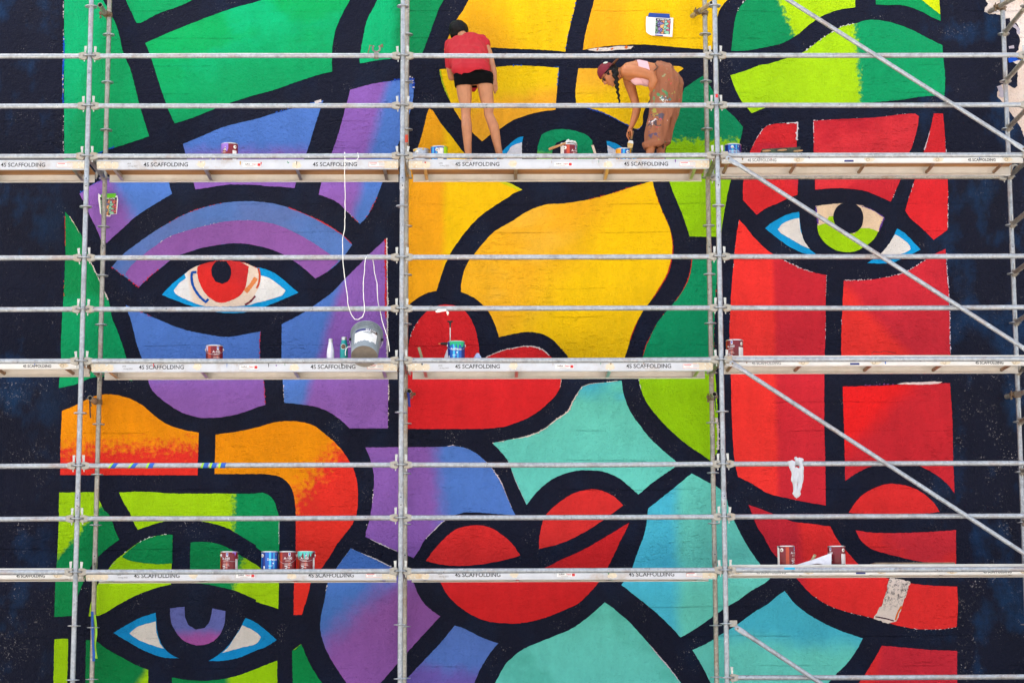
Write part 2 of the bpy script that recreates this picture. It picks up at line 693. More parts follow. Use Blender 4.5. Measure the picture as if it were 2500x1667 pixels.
def survey(s):
    """'A590,20 640,80 B10,5' -> survey coordinates; a letter switches the survey sheet"""
    out, cur = [], 'A'
    for t in s.replace('|', ' ').split():
        if t[0].isalpha():
            cur, t = t[0], t[1:]
        a, b = t.split(',')
        ox, oy = TILE[cur]
        out.append((ox + float(a) / 3.76, oy + float(b) / 3.76))
    return out


def on_wall(s, lift=0.0):
    return [at(x, y, YW - lift) for x, y in survey(s)]


def carry_on(s):
    """the mural goes on above and below the surveyed part: run fields that reach its border further up or down"""
    P = survey(s)
    out = []
    for i, a in enumerate(P):
        b = P[(i + 1) % len(P)]
        out.append(a)
        if a[1] < -5 and b[1] < -5:
            out += [(a[0], -270.0), (b[0], -270.0)]
        if a[1] > 1680 and b[1] > 1680:
            out += [(a[0], 1790.0), (b[0], 1790.0)]
    return [at(x, y, YW) for x, y in out]


def smooth_outline(P, closed=True, step=0.022, jit=0.0022, thr=36, rnd=None):
    """Catmull-Rom through the points, sharp where the outline turns hard, with a hand-painted wobble"""
    rnd = rnd or RND
    n = len(P)
    corner = []
    for i in range(n):
        if not closed and i in (0, n - 1):
            corner.append(True)
            continue
        a, b = P[i] - P[i - 1], P[(i + 1) % n] - P[i]
        corner.append(a.length < 1e-6 or b.length < 1e-6 or math.degrees(a.angle(b)) > thr)
    out = []
    for i in range(n if closed else n - 1):
        p1, p2 = P[i], P[(i + 1) % n]
        p0 = 2 * p1 - p2 if corner[i] else P[i - 1]
        p3 = 2 * p2 - p1 if corner[(i + 1) % n] else P[(i + 2) % n]
        # keep tangents in proportion to this span
        L_ = (p2 - p1).length
        t1 = (p2 - p0); t2 = (p3 - p1)
        t1 = t1.normalized() * L_ if t1.length > 1e-9 else t1
        t2 = t2.normalized() * L_ if t2.length > 1e-9 else t2
        k = max(1, int(L_ / step))
        for j in range(k):
            t = j / k
            h00 = 2 * t ** 3 - 3 * t ** 2 + 1; h10 = t ** 3 - 2 * t ** 2 + t
            h01 = -2 * t ** 3 + 3 * t ** 2; h11 = t ** 3 - t ** 2
            q = p1 * h00 + t1 * h10 + p2 * h01 + t2 * h11
            if not (j == 0 and corner[i]):
                q = q + Vector((rnd.uniform(-jit, jit), 0, rnd.uniform(-jit, jit)))
            out.append(q)
    return out


WALL = empty('painted_wall', (0, YW, 0), 'rough rendered wall with a half finished mural of bright coloured faces', 'wall')


def child_local(o):
    return o


def wall_sheet(name, pts, mat, layer, parent, smooth=True, jit=0.0022, thr=36, step=0.022):
    y = YW - 0.0025 * layer
    P = [Vector((p.x, y, p.z)) for p in pts]
    if smooth:
        P = smooth_outline(P, True, step, jit, thr)
    bm = bmesh.new()
    vs_ = [bm.verts.new((p.x, y - YW, p.z)) for p in P]
    f = bm.faces.new(vs_)
    bm.normal_update()
    if f.normal.y > 0:
        bmesh.ops.reverse_faces(bm, faces=[f])
    me = bpy.data.meshes.new(name)
    bm.to_mesh(me)
    bm.free()
    return link(name, me, mat, parent)


def patch(name, s, col, layer=2, parent=None, col2=None, g=None, amp=0.45, ns=7.0, glaze=None, gs=2.0, gt=0.5, jit=0.0022, thr=36):
    if col2:
        g0, g1 = on_wall(g)
        m = paint(col, col2, g0, g1, amp, ns, glaze, gs, gt)
    else:
        m = paint(col, c=glaze, cscale=gs, cthr=gt)
    return wall_sheet(name, carry_on(s), m, layer, parent or WALL, True, jit, thr)


def rim(s, col, width=0.014, dens=0.75, layer=4, name='primer_edge', closed=False, side=0.0):
    """ragged flecks of an under-colour left showing along the edge of a painted field"""
    P = [Vector((p.x, 0, p.z)) for p in on_wall(s)]
    L_ = smooth_outline(P, closed, 0.011, 0.0)
    bm = bmesh.new()
    y = -0.0025 * layer
    if dens >= 0.8:                       # near-continuous sliver under the flecks
        A, B = [], []
        n_ = len(L_)
        for i, p in enumerate(L_):
            d = (L_[min(i + 1, n_ - 1)] - L_[max(i - 1, 0)]).normalized()
            nr = Vector((-d.z, 0, d.x))
            w = width * 0.5 * max(0.0, 0.40 + 1.0 * mnoise.noise(Vector((p.x * 2.6, p.z * 2.6, 3.1 + layer))) + 0.35 * mnoise.noise(Vector((p.x * 14, p.z * 14, layer))) + RND.uniform(-0.12, 0.12))
            A.append(bm.verts.new((p.x + nr.x * w, y + 0.0004, p.z + nr.z * w)))
            B.append(bm.verts.new((p.x - nr.x * w, y + 0.0004, p.z - nr.z * w)))
        for i in range(n_ - 1):
            bm.faces.new((A[i], A[i + 1], B[i + 1], B[i]))
    for i in range(len(L_) - 1):
        a, b = L_[i], L_[i + 1]
        t = min(1.0, max(0.0, 0.5 + 0.9 * mnoise.noise(Vector((a.x * 2.6, a.z * 2.6, 3.1 + layer)))))
        if RND.random() > dens * min(1.0, max(0.05, 1.9 * t - 0.35)): continue
        d = (b - a)
        if d.length < 1e-6: continue
        d.normalize()
        nrm = Vector((-d.z, 0, d.x))
        w = width * (0.25 + 1.1 * RND.random() * (0.4 + t))
        c = (a + b) / 2 + nrm * (RND.uniform(-0.5, 0.5) * width * 0.7 + side * width)
        l = 0.008 * RND.uniform(0.6, 1.6)
        k = RND.randint(4, 6)
        vv = []
        for j in range(k):
            an = 2 * math.pi * j / k + RND.uniform(-0.4, 0.4)
            q = c + d * math.cos(an) * l * RND.uniform(0.6, 1.2) + nrm * math.sin(an) * w * 0.5 * RND.uniform(0.6, 1.2)
            vv.append(bm.verts.new((q.x, y - RND.random() * 0.0008, q.z)))
        f = bm.faces.new(vv)
    bm.normal_update()
    fl = [f for f in bm.faces if f.normal.y > 0]
    if fl: bmesh.ops.reverse_faces(bm, faces=fl)
    me = bpy.data.meshes.new(name)
    bm.to_mesh(me); bm.free()
    o = link(name, me, paint(col), WALL)
    return o


def stroke(s, col, width, layer=5, name='spray_line', parent=None, taper=True):
    P = [Vector((p.x, 0, p.z)) for p in on_wall(s)]
    L_ = smooth_outline(P, False, 0.012, 0.0)
    bm = bmesh.new()
    y = -0.0025 * layer
    A = []; B = []
    n = len(L_)
    for i, p in enumerate(L_):
        d = (L_[min(i + 1, n - 1)] - L_[max(i - 1, 0)]).normalized()
        nr = Vector((-d.z, 0, d.x))
        w = width * (0.85 + 0.3 * RND.random()) / 2
        A.append(bm.verts.new((p.x + nr.x * w, y, p.z + nr.z * w)))
        B.append(bm.verts.new((p.x - nr.x * w, y, p.z - nr.z * w)))
    for i in range(n - 1):
        bm.faces.new((A[i], A[i + 1], B[i + 1], B[i]))
    bm.normal_update()
    fl = [f for f in bm.faces if f.normal.y > 0]
    if fl: bmesh.ops.reverse_faces(bm, faces=fl)
    me = bpy.data.meshes.new(name)
    bm.to_mesh(me); bm.free()
    return link(name, me, paint(col), parent or WALL)


# body of the wall: bare primer render
bm = bmesh.new()
box(bm, -9.5, 11.5, 0, 0.35, -0.2, Z0 + 9.3)
from_bm('wall_body', bm, paint((240, 226, 216), c=(228, 206, 190), cscale=1.2), WALL)
bm = bmesh.new()
box(bm, -9.6, 11.6, -0.06, 0.41, Z0 + 9.3, Z0 + 9.42)
from_bm('coping', bm, simple('concrete_coping', (150, 146, 138), 0.85, bump=0.3), WALL)

# colours
NAVY = (18, 22, 42)
GRN, GRL, GRD = (0, 160, 92), (0, 178, 112), (0, 140, 80)
GRM = (0, 150, 96)
BLU, PUR = (84, 128, 208), (146, 98, 184)
BLU2 = (88, 126, 196)
PUR2 = (146, 92, 170)
YEL, ORA, ORL = (255, 204, 0), (255, 176, 10), (255, 186, 56)
RED, REDL, REDD = (222, 40, 46), (240, 52, 50), (200, 36, 56)
LIM, LIMG = (166, 216, 4), (150, 206, 0)
TEA, TEB = (106, 212, 196), (84, 194, 218)
CYA = (6, 158, 224)
CREAM, EYEW = (240, 218, 196), (232, 230, 226)
ORG, ORR = (255, 152, 0), (238, 50, 38)

nv = ('A-1900,-700 ' + ' '.join('D%.0f,%.0f' % ((x - 1875) * 3.76, y * 3.76) for x, y in
      ((2380, -190), (2392, -60), (2406, 0), (2412, 9), (2406, 20), (2403, 30), (2416, 36), (2430, 34), (2444, 39), (2449, 50),
       (2456, 46), (2466, 45), (2467, 56), (2481, 57), (2489, 72), (2484, 84), (2490, 97), (2487, 122), (2478, 130), (2462, 140),
       (2470, 152), (2484, 158), (2484, 210), (2478, 216), (2462, 208), (2446, 206), (2437, 212), (2434, 236), (2442, 245),
       (2460, 262), (2466, 275), (2480, 292), (2492, 314), (2501, 336), (2540, 420), (2620, 600), (2660, 900)))
      + ' P3000,3000 M-1900,3000')
wall_sheet('navy_background', on_wall(nv), navy_paint(), 1, WALL, True, 0.006, 20, 0.02)
stroke('D2205,560 2260,545 2330,525 2390,540', (20, 84, 200), 0.05, 2, 'graffiti_stroke')
stroke('D2210,515 2280,520 2360,575', (30, 96, 210), 0.035, 2, 'graffiti_stroke')
for _s, _w in (('D2120,790 2150,860 2130,905', 0.05), ('D2250,230 2295,270 2300,330', 0.035), ('D2210,440 2270,430', 0.03)):
    stroke(_s, (186, 178, 190), _w, 2, 'thin_primer_smear')

F = 'colour_field'
# --- upper left head: greens
patch(F, 'A590,-30 940,-30 1010,110 1080,270 1130,480 1200,650 1250,840 1290,1000 1330,1130 1370,1255 1150,1328 1000,1375 880,1425 760,1470 590,1500',
      GRL, col2=GRN, g='A690,700 900,760', amp=0.5)
rim('A585,20 585,330 580,700 583,1000 583,1400', (214, 206, 210), 0.012, 0.45)
rim('A588,330 588,480 578,700 580,960', (20, 84, 190), 0.018, 0.8, 3)
rim('A900,1410 1000,1370 1060,1350', (20, 84, 190), 0.03, 0.9, 3)
patch(F, 'A1150,-30 1200,100 1255,215 1290,215 1450,130 1650,60 1830,-30', GRN)
patch(F, 'A1335,400 1500,325 1680,250 1900,165 2120,85 B0,22 130,-30 870,-30 830,60 770,180 725,300 700,450 697,560 700,660 560,695 330,770 150,833 0,872 A2120,945 1950,1010 1780,1080 1605,1135 1550,1020 1500,880 1440,700 1390,540',
      (0, 172, 92), col2=(0, 164, 96), g='A1700,300 1900,900', glaze=(0, 184, 118), gs=1.3, gt=0.52)
patch(F, 'B1120,-30 1730,-30 1680,80 1600,300 1525,500 1330,530 1150,553 955,585 950,560 965,450 985,340 1020,190 1080,70',
      GRL, col2=GRD, g='B1220,250 1330,250', amp=0.35)
# --- blue and violet temple
patch(F, 'A1680,1325 1850,1255 2050,1170 2350,1095 B180,1040 330,1000 520,945 620,925 590,1010 540,1160 490,1330 450,1440 F375,90 355,160 250,150 130,145 0,132 E2200,128 2080,130 1950,150 1795,172 1775,100 A1720,1480',
      BLU, col2=PUR, g='B300,1290 300,1500', amp=0.4)
stroke('B540,945 600,930 618,935', (226, 216, 214), 0.03, 4, 'primer_smear')
rim('B180,1035 330,998 520,945', (30, 86, 190), 0.02, 0.5, 3)
patch(F, 'B865,828 1000,790 1140,760 1330,735 1440,728 1448,820 1435,950 1400,1080 1360,1200 1300,1340 F1160,110 1110,240 1070,330 1020,420 955,490 830,370 760,300 650,245 575,220 600,110 B695,1410 760,1220 795,1090 830,960',
      PUR, col2=BLU, g='B1050,1095 1180,1125', amp=0.3)
rim('B1150,758 1330,732 1440,725 1450,830', (24, 70, 180), 0.03, 0.9, 3)
rim('B1270,735 1440,712 1450,830', (222, 212, 212), 0.03, 0.5, 4)
rim('F1110,240 1070,330 1020,420 955,490 880,420', (200, 60, 60), 0.014, 0.7)
rim('F840,375 890,430 950,485', (222, 212, 212), 0.01, 0.6)
patch(F, 'E730,212 830,140 940,85 1150,20 1400,-20 1530,-30 1550,105 1580,215 1400,320 1250,420 1150,510 1050,600 980,665 930,640 880,520 820,400 790,330',
      PUR, col2=BLU, g='E1060,340 1230,255', amp=0.45)
rim('E735,210 830,140 930,90', (30, 96, 200), 0.03, 0.9, 3)
# --- brow
patch(F, 'E1025,885 1130,770 1300,640 1480,520 1700,400 1900,330 2100,290 2300,280 F0,283 150,300 300,340 450,400 600,470 780,580 885,680 780,820 680,910 545,990 480,930 350,830 230,760 100,710 0,688 E2250,670 2100,670 1900,700 1750,740 1600,800 1480,890 1380,970 1275,1070 1200,1010 1100,940',
      BLU2, glaze=(96, 122, 186), gs=1.4)
patch(F, 'E1275,1070 1150,955 1190,890 1290,795 1420,695 1560,605 1750,543 1900,503 2100,463 2300,456 F0,462 150,487 290,537 430,608 600,712 700,785 760,832 650,930 545,990 480,930 350,830 230,760 100,710 0,688 E2250,670 2100,670 1900,700 1750,740 1600,800 1480,890 1380,970',
      PUR2, 3)
rim('E1420,695 1560,605 1750,543 1900,503 2100,463 2300,456', (214, 206, 218), 0.008, 0.3, 5)
rim('E1480,520 1700,400 1900,330 2100,290', (206, 50, 50), 0.009, 0.45)
rim('F300,340 450,400 600,470 780,580 885,680', (206, 50, 50), 0.012, 0.8)
rim('E1025,885 1100,940 1200,1010 1275,1070 1380,970 1480,890', (206, 40, 60), 0.014, 0.5)
# --- violet eye
EYE = patch('eye_outline', 'E1485,1140 1570,1050 1690,952 1760,900 1830,868 1960,838 2100,828 2250,850 2345,888 F40,890 150,930 250,1000 330,1070 390,1118 250,1180 100,1240 0,1275 E2240,1302 2050,1305 1900,1280 1750,1240 1600,1185', CYA)
patch('eye_white', 'E1595,1100 1650,1030 1708,985 1695,950 1760,900 1830,868 1960,838 2100,828 2250,850 2345,888 F30,905 40,960 120,985 200,1040 272,1100 240,1145 100,1190 0,1213 E2240,1240 1900,1245 1800,1220 1680,1170 1610,1128',
      (240, 238, 236), 3, EYE, (240, 218, 198), 'E1720,1100 1780,1090', 0.2)
patch('eye_white', 'F35,930 45,962 120,985 200,1040 272,1100 240,1145 100,1190 0,1213 E2290,1235 F0,1120 30,1060', (238, 236, 232), 3.5, EYE)
patch('iris', 'E1815,880 1900,845 2050,830 2200,838 2285,880 2275,950 2250,1080 2200,1150 2110,1195 2030,1215 1960,1190 1880,1120 1830,1020 1812,940', (228, 44, 40), 4, EYE, (206, 44, 46), 'E2000,1050 2100,900')
patch('pupil', 'E1985,832 2080,832 2120,900 2120,970 2090,1020 2040,1040 1980,1020 1945,950 1950,880', NAVY, 5, EYE)
stroke('E1805,932 1765,935 1760,980 1775,1060 1830,1150 1890,1208 1922,1168', (10, 82, 176), 0.024, 5, 'spray_line', EYE)
stroke('E2352,985 2300,1060 2245,1120', (232, 140, 80), 0.045, 3.8, 'spray_line', EYE)
stroke('F22,895 35,960 25,1040 0,1090', (208, 84, 48), 0.02, 4, 'spray_line', EYE)
stroke('E2345,1150 2300,1200 2240,1238', (120, 40, 60), 0.02, 4, 'spray_line', EYE)
rim('E1830,868 1960,836 2100,826 2250,848 2340,885 F20,890', (206, 60, 50), 0.01, 0.7, 5)
# --- violet cheeks
patch(F, 'E1155,1232 1250,1275 1350,1320 1500,1385 1700,1460 1950,1510 2100,1525 2250,1500 F0,1482 42,1474 J35,0 40,150 75,400 86,580 0,605 I2200,660 2050,690 1900,700 1800,690 1650,640 1500,540 1400,450 1360,350 1300,150 E1250,1568 1210,1400 1175,1295',
      BLU, col2=PUR, g='I1800,180 1800,400', amp=0.35)
rim('E1290,1300 1350,1322 1400,1340', (206, 40, 50), 0.02, 0.6)
rim('F42,1474 38,1568 J38,150 74,400 86,580', (196, 60, 80), 0.014, 0.6)
patch(F, 'F235,1410 350,1350 440,1300 530,1240 690,1125 800,1010 900,910 1000,810 1080,730 1195,625 1198,900 1208,1300 1205,1568 J1210,0 1214,400 1210,795 860,795 780,720 680,650 560,600 450,580 260,560 250,400 235,150 F235,1500',
      BLU, col2=PUR, g='F620,1345 740,1380', amp=0.35, ns=5)
rim('F1192,630 1190,850 1192,1200 1196,1568 J1200,150', (206, 40, 44), 0.028, 1.0, 3)
rim('F1200,620 1204,850 1208,1200 1206,1568 J1206,150', (226, 214, 208), 0.018, 0.8, 4)
rim('J1216,350 1218,560 1212,795', (222, 210, 206), 0.012, 0.7, 4)
rim('J250,350 258,560', (214, 206, 212), 0.010, 0.5, 4)
# --- green neck strip
patch(F, 'E600,378 680,480 750,600 800,740 840,850 920,1020 1000,1200 1030,1350 1090,1500 I1130,50 1160,150 1215,360 1150,345 1000,320 850,330 700,390 540,425 560,150 560,0 E580,1200 600,800',
      (0, 142, 76), col2=(0, 166, 100), g='E700,1100 700,1220', amp=0.3)
rim('E640,420 690,500 740,595', (226, 208, 196), 0.018, 0.8)
rim('E820,810 870,910 920,1020 960,1110 1000,1195', (226, 214, 206), 0.018, 0.85)
rim('E597,420 600,700', (196, 50, 44), 0.010, 0.8)
rim('E590,950 588,1160', (196, 80, 60), 0.012, 0.6)
# --- orange hair
patch(F, 'I570,635 680,590 800,530 900,490 1000,483 1100,495 1230,540 1330,600 1420,680 1530,755 1650,800 1825,835 1820,1000 1815,1225 552,1222 557,900',
      ORG, col2=ORR, g='I1100,860 1100,1080', amp=1.3, ns=20)
patch(F, 'I1980,852 2150,830 2350,788 J150,745 300,728 420,738 530,770 640,850 730,930 800,1010 860,1100 900,1180 930,1300 935,1450 925,1568 N895,90 850,160 760,270 680,400 600,515 505,645 480,750 420,940 345,940 350,640 362,510 365,300 365,0 J360,1500 345,1400 300,1300 220,1240 100,1215 0,1213 I1970,1213',
      ORG, col2=ORR, g='J470,1100 680,1270', amp=1.2, ns=18)
# --- lime and green head, lower left
patch(F, 'I543,1383 870,1380 915,1460 960,1550 M985,0 1030,80 1060,180 1098,250 1000,320 920,390 850,470 790,590 740,700 690,830 665,950 500,960 510,650 525,420 540,80',
      LIM, col2=(0, 138, 72), g='M670,210 712,248', amp=1.4, ns=18)
patch(F, 'I1092,1383 1300,1375 1600,1392 2000,1393 2350,1393 J60,1385 120,1410 170,1470 200,1568 N212,30 215,200 212,470 35,345 0,318 M2350,300 2200,210 2100,150 1980,110 1830,80 1670,72 1510,85 1400,115 1265,160 1220,80 1190,0 I1150,1500',
      LIM, col2=(0, 150, 84), g='M2100,60 2180,60', amp=1.6, ns=22)
rim('N212,90 212,300', (206, 204, 206), 0.010, 0.8)
A1 = patch(F, 'M1585,208 1530,205 1400,225 1290,270 1200,330 1110,400 1060,440 1000,515 930,610 870,720 830,850 815,955 930,940 1100,840 1300,740 1450,690 1570,662', LIM)
patch(F, 'M1585,208 1530,205 1400,225 1290,270 1200,335 1120,408 1200,445 1350,468 1480,475 1582,468', (0, 140, 74), 3)
rim('M1530,202 1400,222 1290,268 1200,330 1110,400 1000,515', (222, 220, 216), 0.014, 0.55, 4)
rim('M770,650 735,730', (200, 200, 196), 0.012, 0.7, 4)
patch(F, 'M1750,280 1770,272 1900,272 2000,290 2100,330 2200,390 2350,480 N45,515 120,575 210,650 205,885 130,860 0,820 M2350,800 2150,715 2000,680 1900,660 1750,645 1745,500',
      (0, 140, 74), col2=LIM, g='M2160,560 2220,580', amp=1.6, ns=22)
E2 = patch('eye_outline', 'M1040,1105 1150,1040 1280,970 1430,920 1435,1000 1445,1090 1480,1200 1520,1260 1580,1310 1645,1340 1500,1330 1350,1280 1200,1200', (8, 140, 204))
patch('eye_white', 'M1190,1110 1260,1052 1430,1000 1438,1100 1470,1200 1505,1250 1400,1220 1270,1168', (218, 212, 204), 3, E2)
E3 = patch('eye_outline', 'M2255,968 2300,985 2350,1010 N100,1090 190,1170 100,1230 0,1267 M2200,1330 2050,1360 1915,1363 1980,1325 2080,1240 2150,1150 2200,1070', (8, 140, 204))
patch('eye_white', 'M2225,1035 2290,1065 2350,1098 N45,1142 30,1178 M2350,1208 2200,1245 2040,1290 2100,1230 2160,1140 2200,1080', (218, 212, 204), 3, E3)
patch('iris', 'M1560,880 1695,865 1700,960 1730,1030 1800,1075 1880,1060 1925,1000 1950,880 2070,905 2065,1000 2030,1100 1960,1180 1870,1215 1780,1215 1680,1170 1610,1090 1570,1000',
      (100, 108, 180), 2, None, (164, 84, 160), 'M1810,1050 1810,1170', 0.35)
patch(F, 'M500,1165 560,1160 625,1160 622,1400 615,1640 490,1640 495,1400', (160, 206, 0))
patch(F, 'M790,1170 880,1180 960,1240 1080,1310 1230,1390 1362,1445 1362,1640 785,1640', (0, 132, 66), col2=LIM, g='M1270,1480 1345,1520', amp=0.4)
patch(F, 'M1580,1515 1700,1535 1900,1545 2100,1518 2250,1475 N0,1435 100,1395 195,1360 195,1640 M1580,1640', (0, 134, 68), col2=(158, 210, 0), g='M2060,1530 2130,1530', amp=0.3)
patch(F, 'N415,1208 450,1290 500,1400 560,1500 640,1640 340,1640 335,1450 332,1270', (0, 140, 70))
rim('N415,1208 340,1268', LIM, 0.014, 0.9)
# --- centre: violet and blue shapes
patch(F, 'J1005,970 1300,968 1550,968 1700,965 1800,955 1900,970 2000,1010 2100,1090 2180,1180 2250,1290 2300,1410 2350,1530 K40,1600 N2330,25 1950,0 1830,25 1720,85 1620,180 1550,250 1500,340 1445,420 1300,360 1150,295 1005,225 1010,180 1040,80 1055,0 J1065,1500 1080,1350 1080,1200 1055,1100 1030,1030',
      PUR, col2=BLU, g='J1560,1300 1780,1285', amp=0.35)
rim('J1760,960 1810,952 1900,970 2000,1010 2100,1090 2180,1180 2250,1290 2300,1410 2350,1530', (224, 206, 208), 0.014, 0.9)
rim('N1020,110 1005,225 1150,295 1300,360', (224, 214, 212), 0.016, 0.9)
rim('J1080,1280 1075,1400 1068,1500', (224, 214, 212), 0.012, 0.7)
rim('N1830,25 1720,85 1620,180 1550,250', (224, 214, 212), 0.012, 0.8)
patch(F, 'N870,330 1000,388 1120,440 1250,505 1350,565 1440,640 1485,745 1545,835 1620,905 1692,955 1500,1160 1300,1385 1080,1640 860,1640 760,1460 680,1330 620,1200 592,1080 597,950 630,800 660,650 740,510',
      (74, 122, 200), col2=(146, 90, 168), g='N820,760 1060,1040', amp=0.45, ns=4)
rim('N870,328 1000,388 1120,440 1250,505', (224, 216, 216), 0.012, 0.8)
rim('N860,345 800,430 745,505', (224, 216, 216), 0.010, 0.8)
rim('N660,650 632,740', (214, 210, 212), 0.010, 0.7)
patch(F, 'N1825,1038 1900,1060 2000,1110 2100,1160 2225,1200 2150,1290 2080,1400 2030,1500 1990,1640 1310,1640 1400,1510 1550,1350 1700,1190',
      (86, 120, 196), col2=(112, 92, 176), g='N1750,1330 1720,1560', amp=0.5)
# --- centre: lips
patch(F, 'N1560,445 1620,360 1720,250 1830,160 1950,125 2050,120 2150,140 2250,200 2350,285 O75,395 N2350,420 2200,455 2000,485 1800,490 1650,470', (226, 44, 44))
patch(F, 'N1690,640 1760,760 1860,860 1980,940 2130,1000 2300,1018 O50,1018 200,995 350,950 480,895 600,840 700,750 795,640 880,500 950,360 1000,250 1040,180 1075,95 950,170 800,260 650,345 450,435 300,510 150,555 0,590 N2100,615 1850,630', (214, 34, 38))
patch(F, 'K1020,1500 950,1430 870,1385 780,1355 680,1358 580,1385 480,1440 400,1500 330,1568 O300,40 270,130 250,240 248,335 380,305 500,265 650,190 780,110 870,50 950,-10', (224, 48, 46))
patch(F, 'J1385,800 1385,150 F1412,1540 1445,1450 1500,1365 1570,1290 1650,1245 1750,1228 1850,1245 1925,1295 1985,1385 2020,1480 2038,1568 J2048,80 2060,170 2110,145 2200,105 2300,70 K0,62 100,45 190,45 280,75 350,135 420,220 452,330 440,420 400,490 330,565 220,655 100,720 0,755 J2300,775 2150,795 2050,800',
      (224, 36, 42))
rim('F1412,1530 1445,1450 1500,1365', (214, 206, 206), 0.012, 0.6)
rim('J2110,145 2200,105 2300,70 K0,62 100,45 190,45 280,75 350,135', (224, 210, 206), 0.014, 0.8)
rim('K452,350 440,430', (224, 210, 206), 0.012, 0.9)
# --- centre: yellow head
patch(F, 'B1590,1000 1620,1015 1700,1140 1800,1262 1915,1410 F2150,40 2300,105 G95,175 0,215 F2330,235 2200,315 2050,425 1950,530 1850,660 1780,770 1725,890 1690,1000 1655,1105 1580,1120 1490,1165 1390,1240 1385,100 B1460,1440 1535,1200 1570,1050',
      (255, 172, 20), col2=(255, 200, 0), g='F1680,500 1770,500', amp=0.35)
patch(F, 'F2220,100 2300,105 G95,175 70,185 10,160 F2300,135', (214, 214, 20), 3)
patch(F, 'F1880,1110 1890,1000 1930,870 2000,770 2100,650 2200,550 2350,465 G140,375 310,313 500,298 700,265 900,215 1100,150 1290,95 1310,180 1370,350 1440,510 1470,630 1475,750 1455,850 1430,940 1370,1050 1300,1160 1200,1290 1130,1430 1080,1568 K1035,140 990,210 850,255 700,260 580,220 515,145 420,30 G395,1568 330,1520 250,1490 140,1478 0,1500 F2230,1528 2200,1430 2150,1320 2090,1240 2000,1165',
      (255, 182, 28), col2=(255, 200, 0), g='G350,560 780,860', amp=0.3, ns=2.5, glaze=(255, 190, 54), gs=1.1, gt=0.55)
rim('G700,265 900,215 1100,150 1200,118', (196, 60, 40), 0.012, 0.7)
rim('G1310,180 1370,350 1440,510 1470,630 1475,750 1455,850 1430,940 1370,1050 1300,1160 1200,1290 1130,1430 1080,1560', (196, 50, 40), 0.012, 0.85)
rim('K395,10 440,60 515,145', (30, 32, 50), 0.02, 0.9)
patch(F, 'B1955,-30 1900,100 1830,200 1765,350 1725,465 1850,440 2150,440 C0,450 300,462 490,478 510,340 545,200 578,60 592,-30',
      (255, 180, 16), col2=(255, 202, 0), g='B2100,300 C150,150', amp=0.35, ns=2.5, glaze=(255, 188, 40), gs=1.0)
rim('C592,20 545,200 510,340 492,470', (24, 70, 170), 0.018, 0.7, 3)
patch(F, 'C755,-30 2010,-30 1920,70 1880,170 1845,320 1838,460 1700,452 1550,440 1400,427 1200,412 950,420 830,432 650,462 670,330 710,170',
      (255, 176, 20), col2=(255, 200, 0), g='C850,180 1250,300', amp=0.4, ns=2.2)
patch('primer_gap', 'C690,462 760,447 900,440 950,430 1115,428 1090,455 950,465 850,475 720,470', (236, 222, 212), 4)
for _s in ('C915,448 930,470', 'C1040,430 1065,455', 'C780,455 800,468'):
    stroke(_s, (232, 116, 40), 0.03, 5, 'orange_dab')
patch(F, 'B1685,640 2000,628 2200,620 C0,605 150,608 430,625 415,800 400,1010 250,1030 120,1065 0,1112 B2240,1185 2150,1240 2075,1300 1980,1215 1870,1090 1780,930 1715,770',
      (255, 206, 0), col2=(255, 178, 40), g='B2250,800 2300,1020', amp=0.4, ns=3)
rim('C0,602 150,604 430,620 415,800', (40, 92, 170), 0.018, 0.75, 3)
rim('B1690,650 1715,770 1780,930', (170, 196, 30), 0.018, 0.8)
patch(F, 'C610,632 900,628 1300,618 1530,610 1575,632 1500,690 1400,770 1300,870 1240,960 1205,1050 1195,1150 1160,1190 1110,1180 1030,1135 930,1080 830,1035 720,1000 588,958 582,850 600,690',
      (255, 182, 40), col2=(255, 202, 0), g='C700,700 760,950', amp=0.35, ns=3)
rim('C588,958 720,1003 830,1038 930,1083 1030,1138 1160,1194 1200,1150', (24, 70, 170), 0.02, 0.8, 3)
E4 = patch('eye_outline', 'B2150,1500 2200,1450 2270,1380 2350,1305 C50,1270 105,1255 90,1330 95,1500', CYA)
patch('eye_white', 'C90,1308 0,1345 B2310,1400 2250,1490 C92,1490', (232, 232, 238), 3, E4)
E5 = patch('eye_outline', 'C868,1295 930,1310 1000,1348 1080,1400 1200,1500 888,1500 880,1400', CYA)
patch('eye_white', 'C874,1335 960,1388 1020,1440 1050,1495 888,1495', (232, 232, 238), 3, E5)
patch('iris', 'C225,1520 230,1410 240,1330 272,1240 340,1205 440,1188 560,1200 680,1240 735,1290 745,1410 750,1520', (0, 150, 96), 2, None, (140, 206, 20), 'C300,1370 290,1450', 0.5, 9)
patch('pupil', 'C362,1520 372,1380 410,1310 480,1285 560,1310 600,1390 608,1520', NAVY, 3)
# --- green and lime between the heads
patch(F, 'C1580,815 1680,745 1755,698 1810,780 1880,900 1960,1000 2060,1095 2120,1170 2105,1250 2080,1340 2050,1450 G2005,100 1975,230 1945,400 1915,608 1630,605 1570,420 1500,250 1445,100 C1410,1410 1440,1250 1500,1100 1540,950',
      (0, 140, 88), col2=LIMG, g='C1700,1255 1700,1320', amp=2.0, ns=22)
patch(F, 'G1655,790 1885,790 1880,1000 1868,1200 1855,1450 K1855,30 1870,350 1890,700 1885,1000 1825,1097 1750,1040 1640,968 1520,872 1400,760 1300,645 1235,555 1190,455 1165,350 1180,220 1200,140 1230,30 G1250,1568 1320,1420 1400,1310 1480,1220 1560,1110 1615,1000 1640,900',
      (0, 150, 98), col2=LIMG, g='K1500,170 1500,290', amp=0.3)
rim('G1650,815 1640,900 1615,1000 1560,1110 1480,1220 1400,1310 1320,1420 1250,1560 K1230,30 1200,140', (196, 48, 44), 0.012, 0.85)
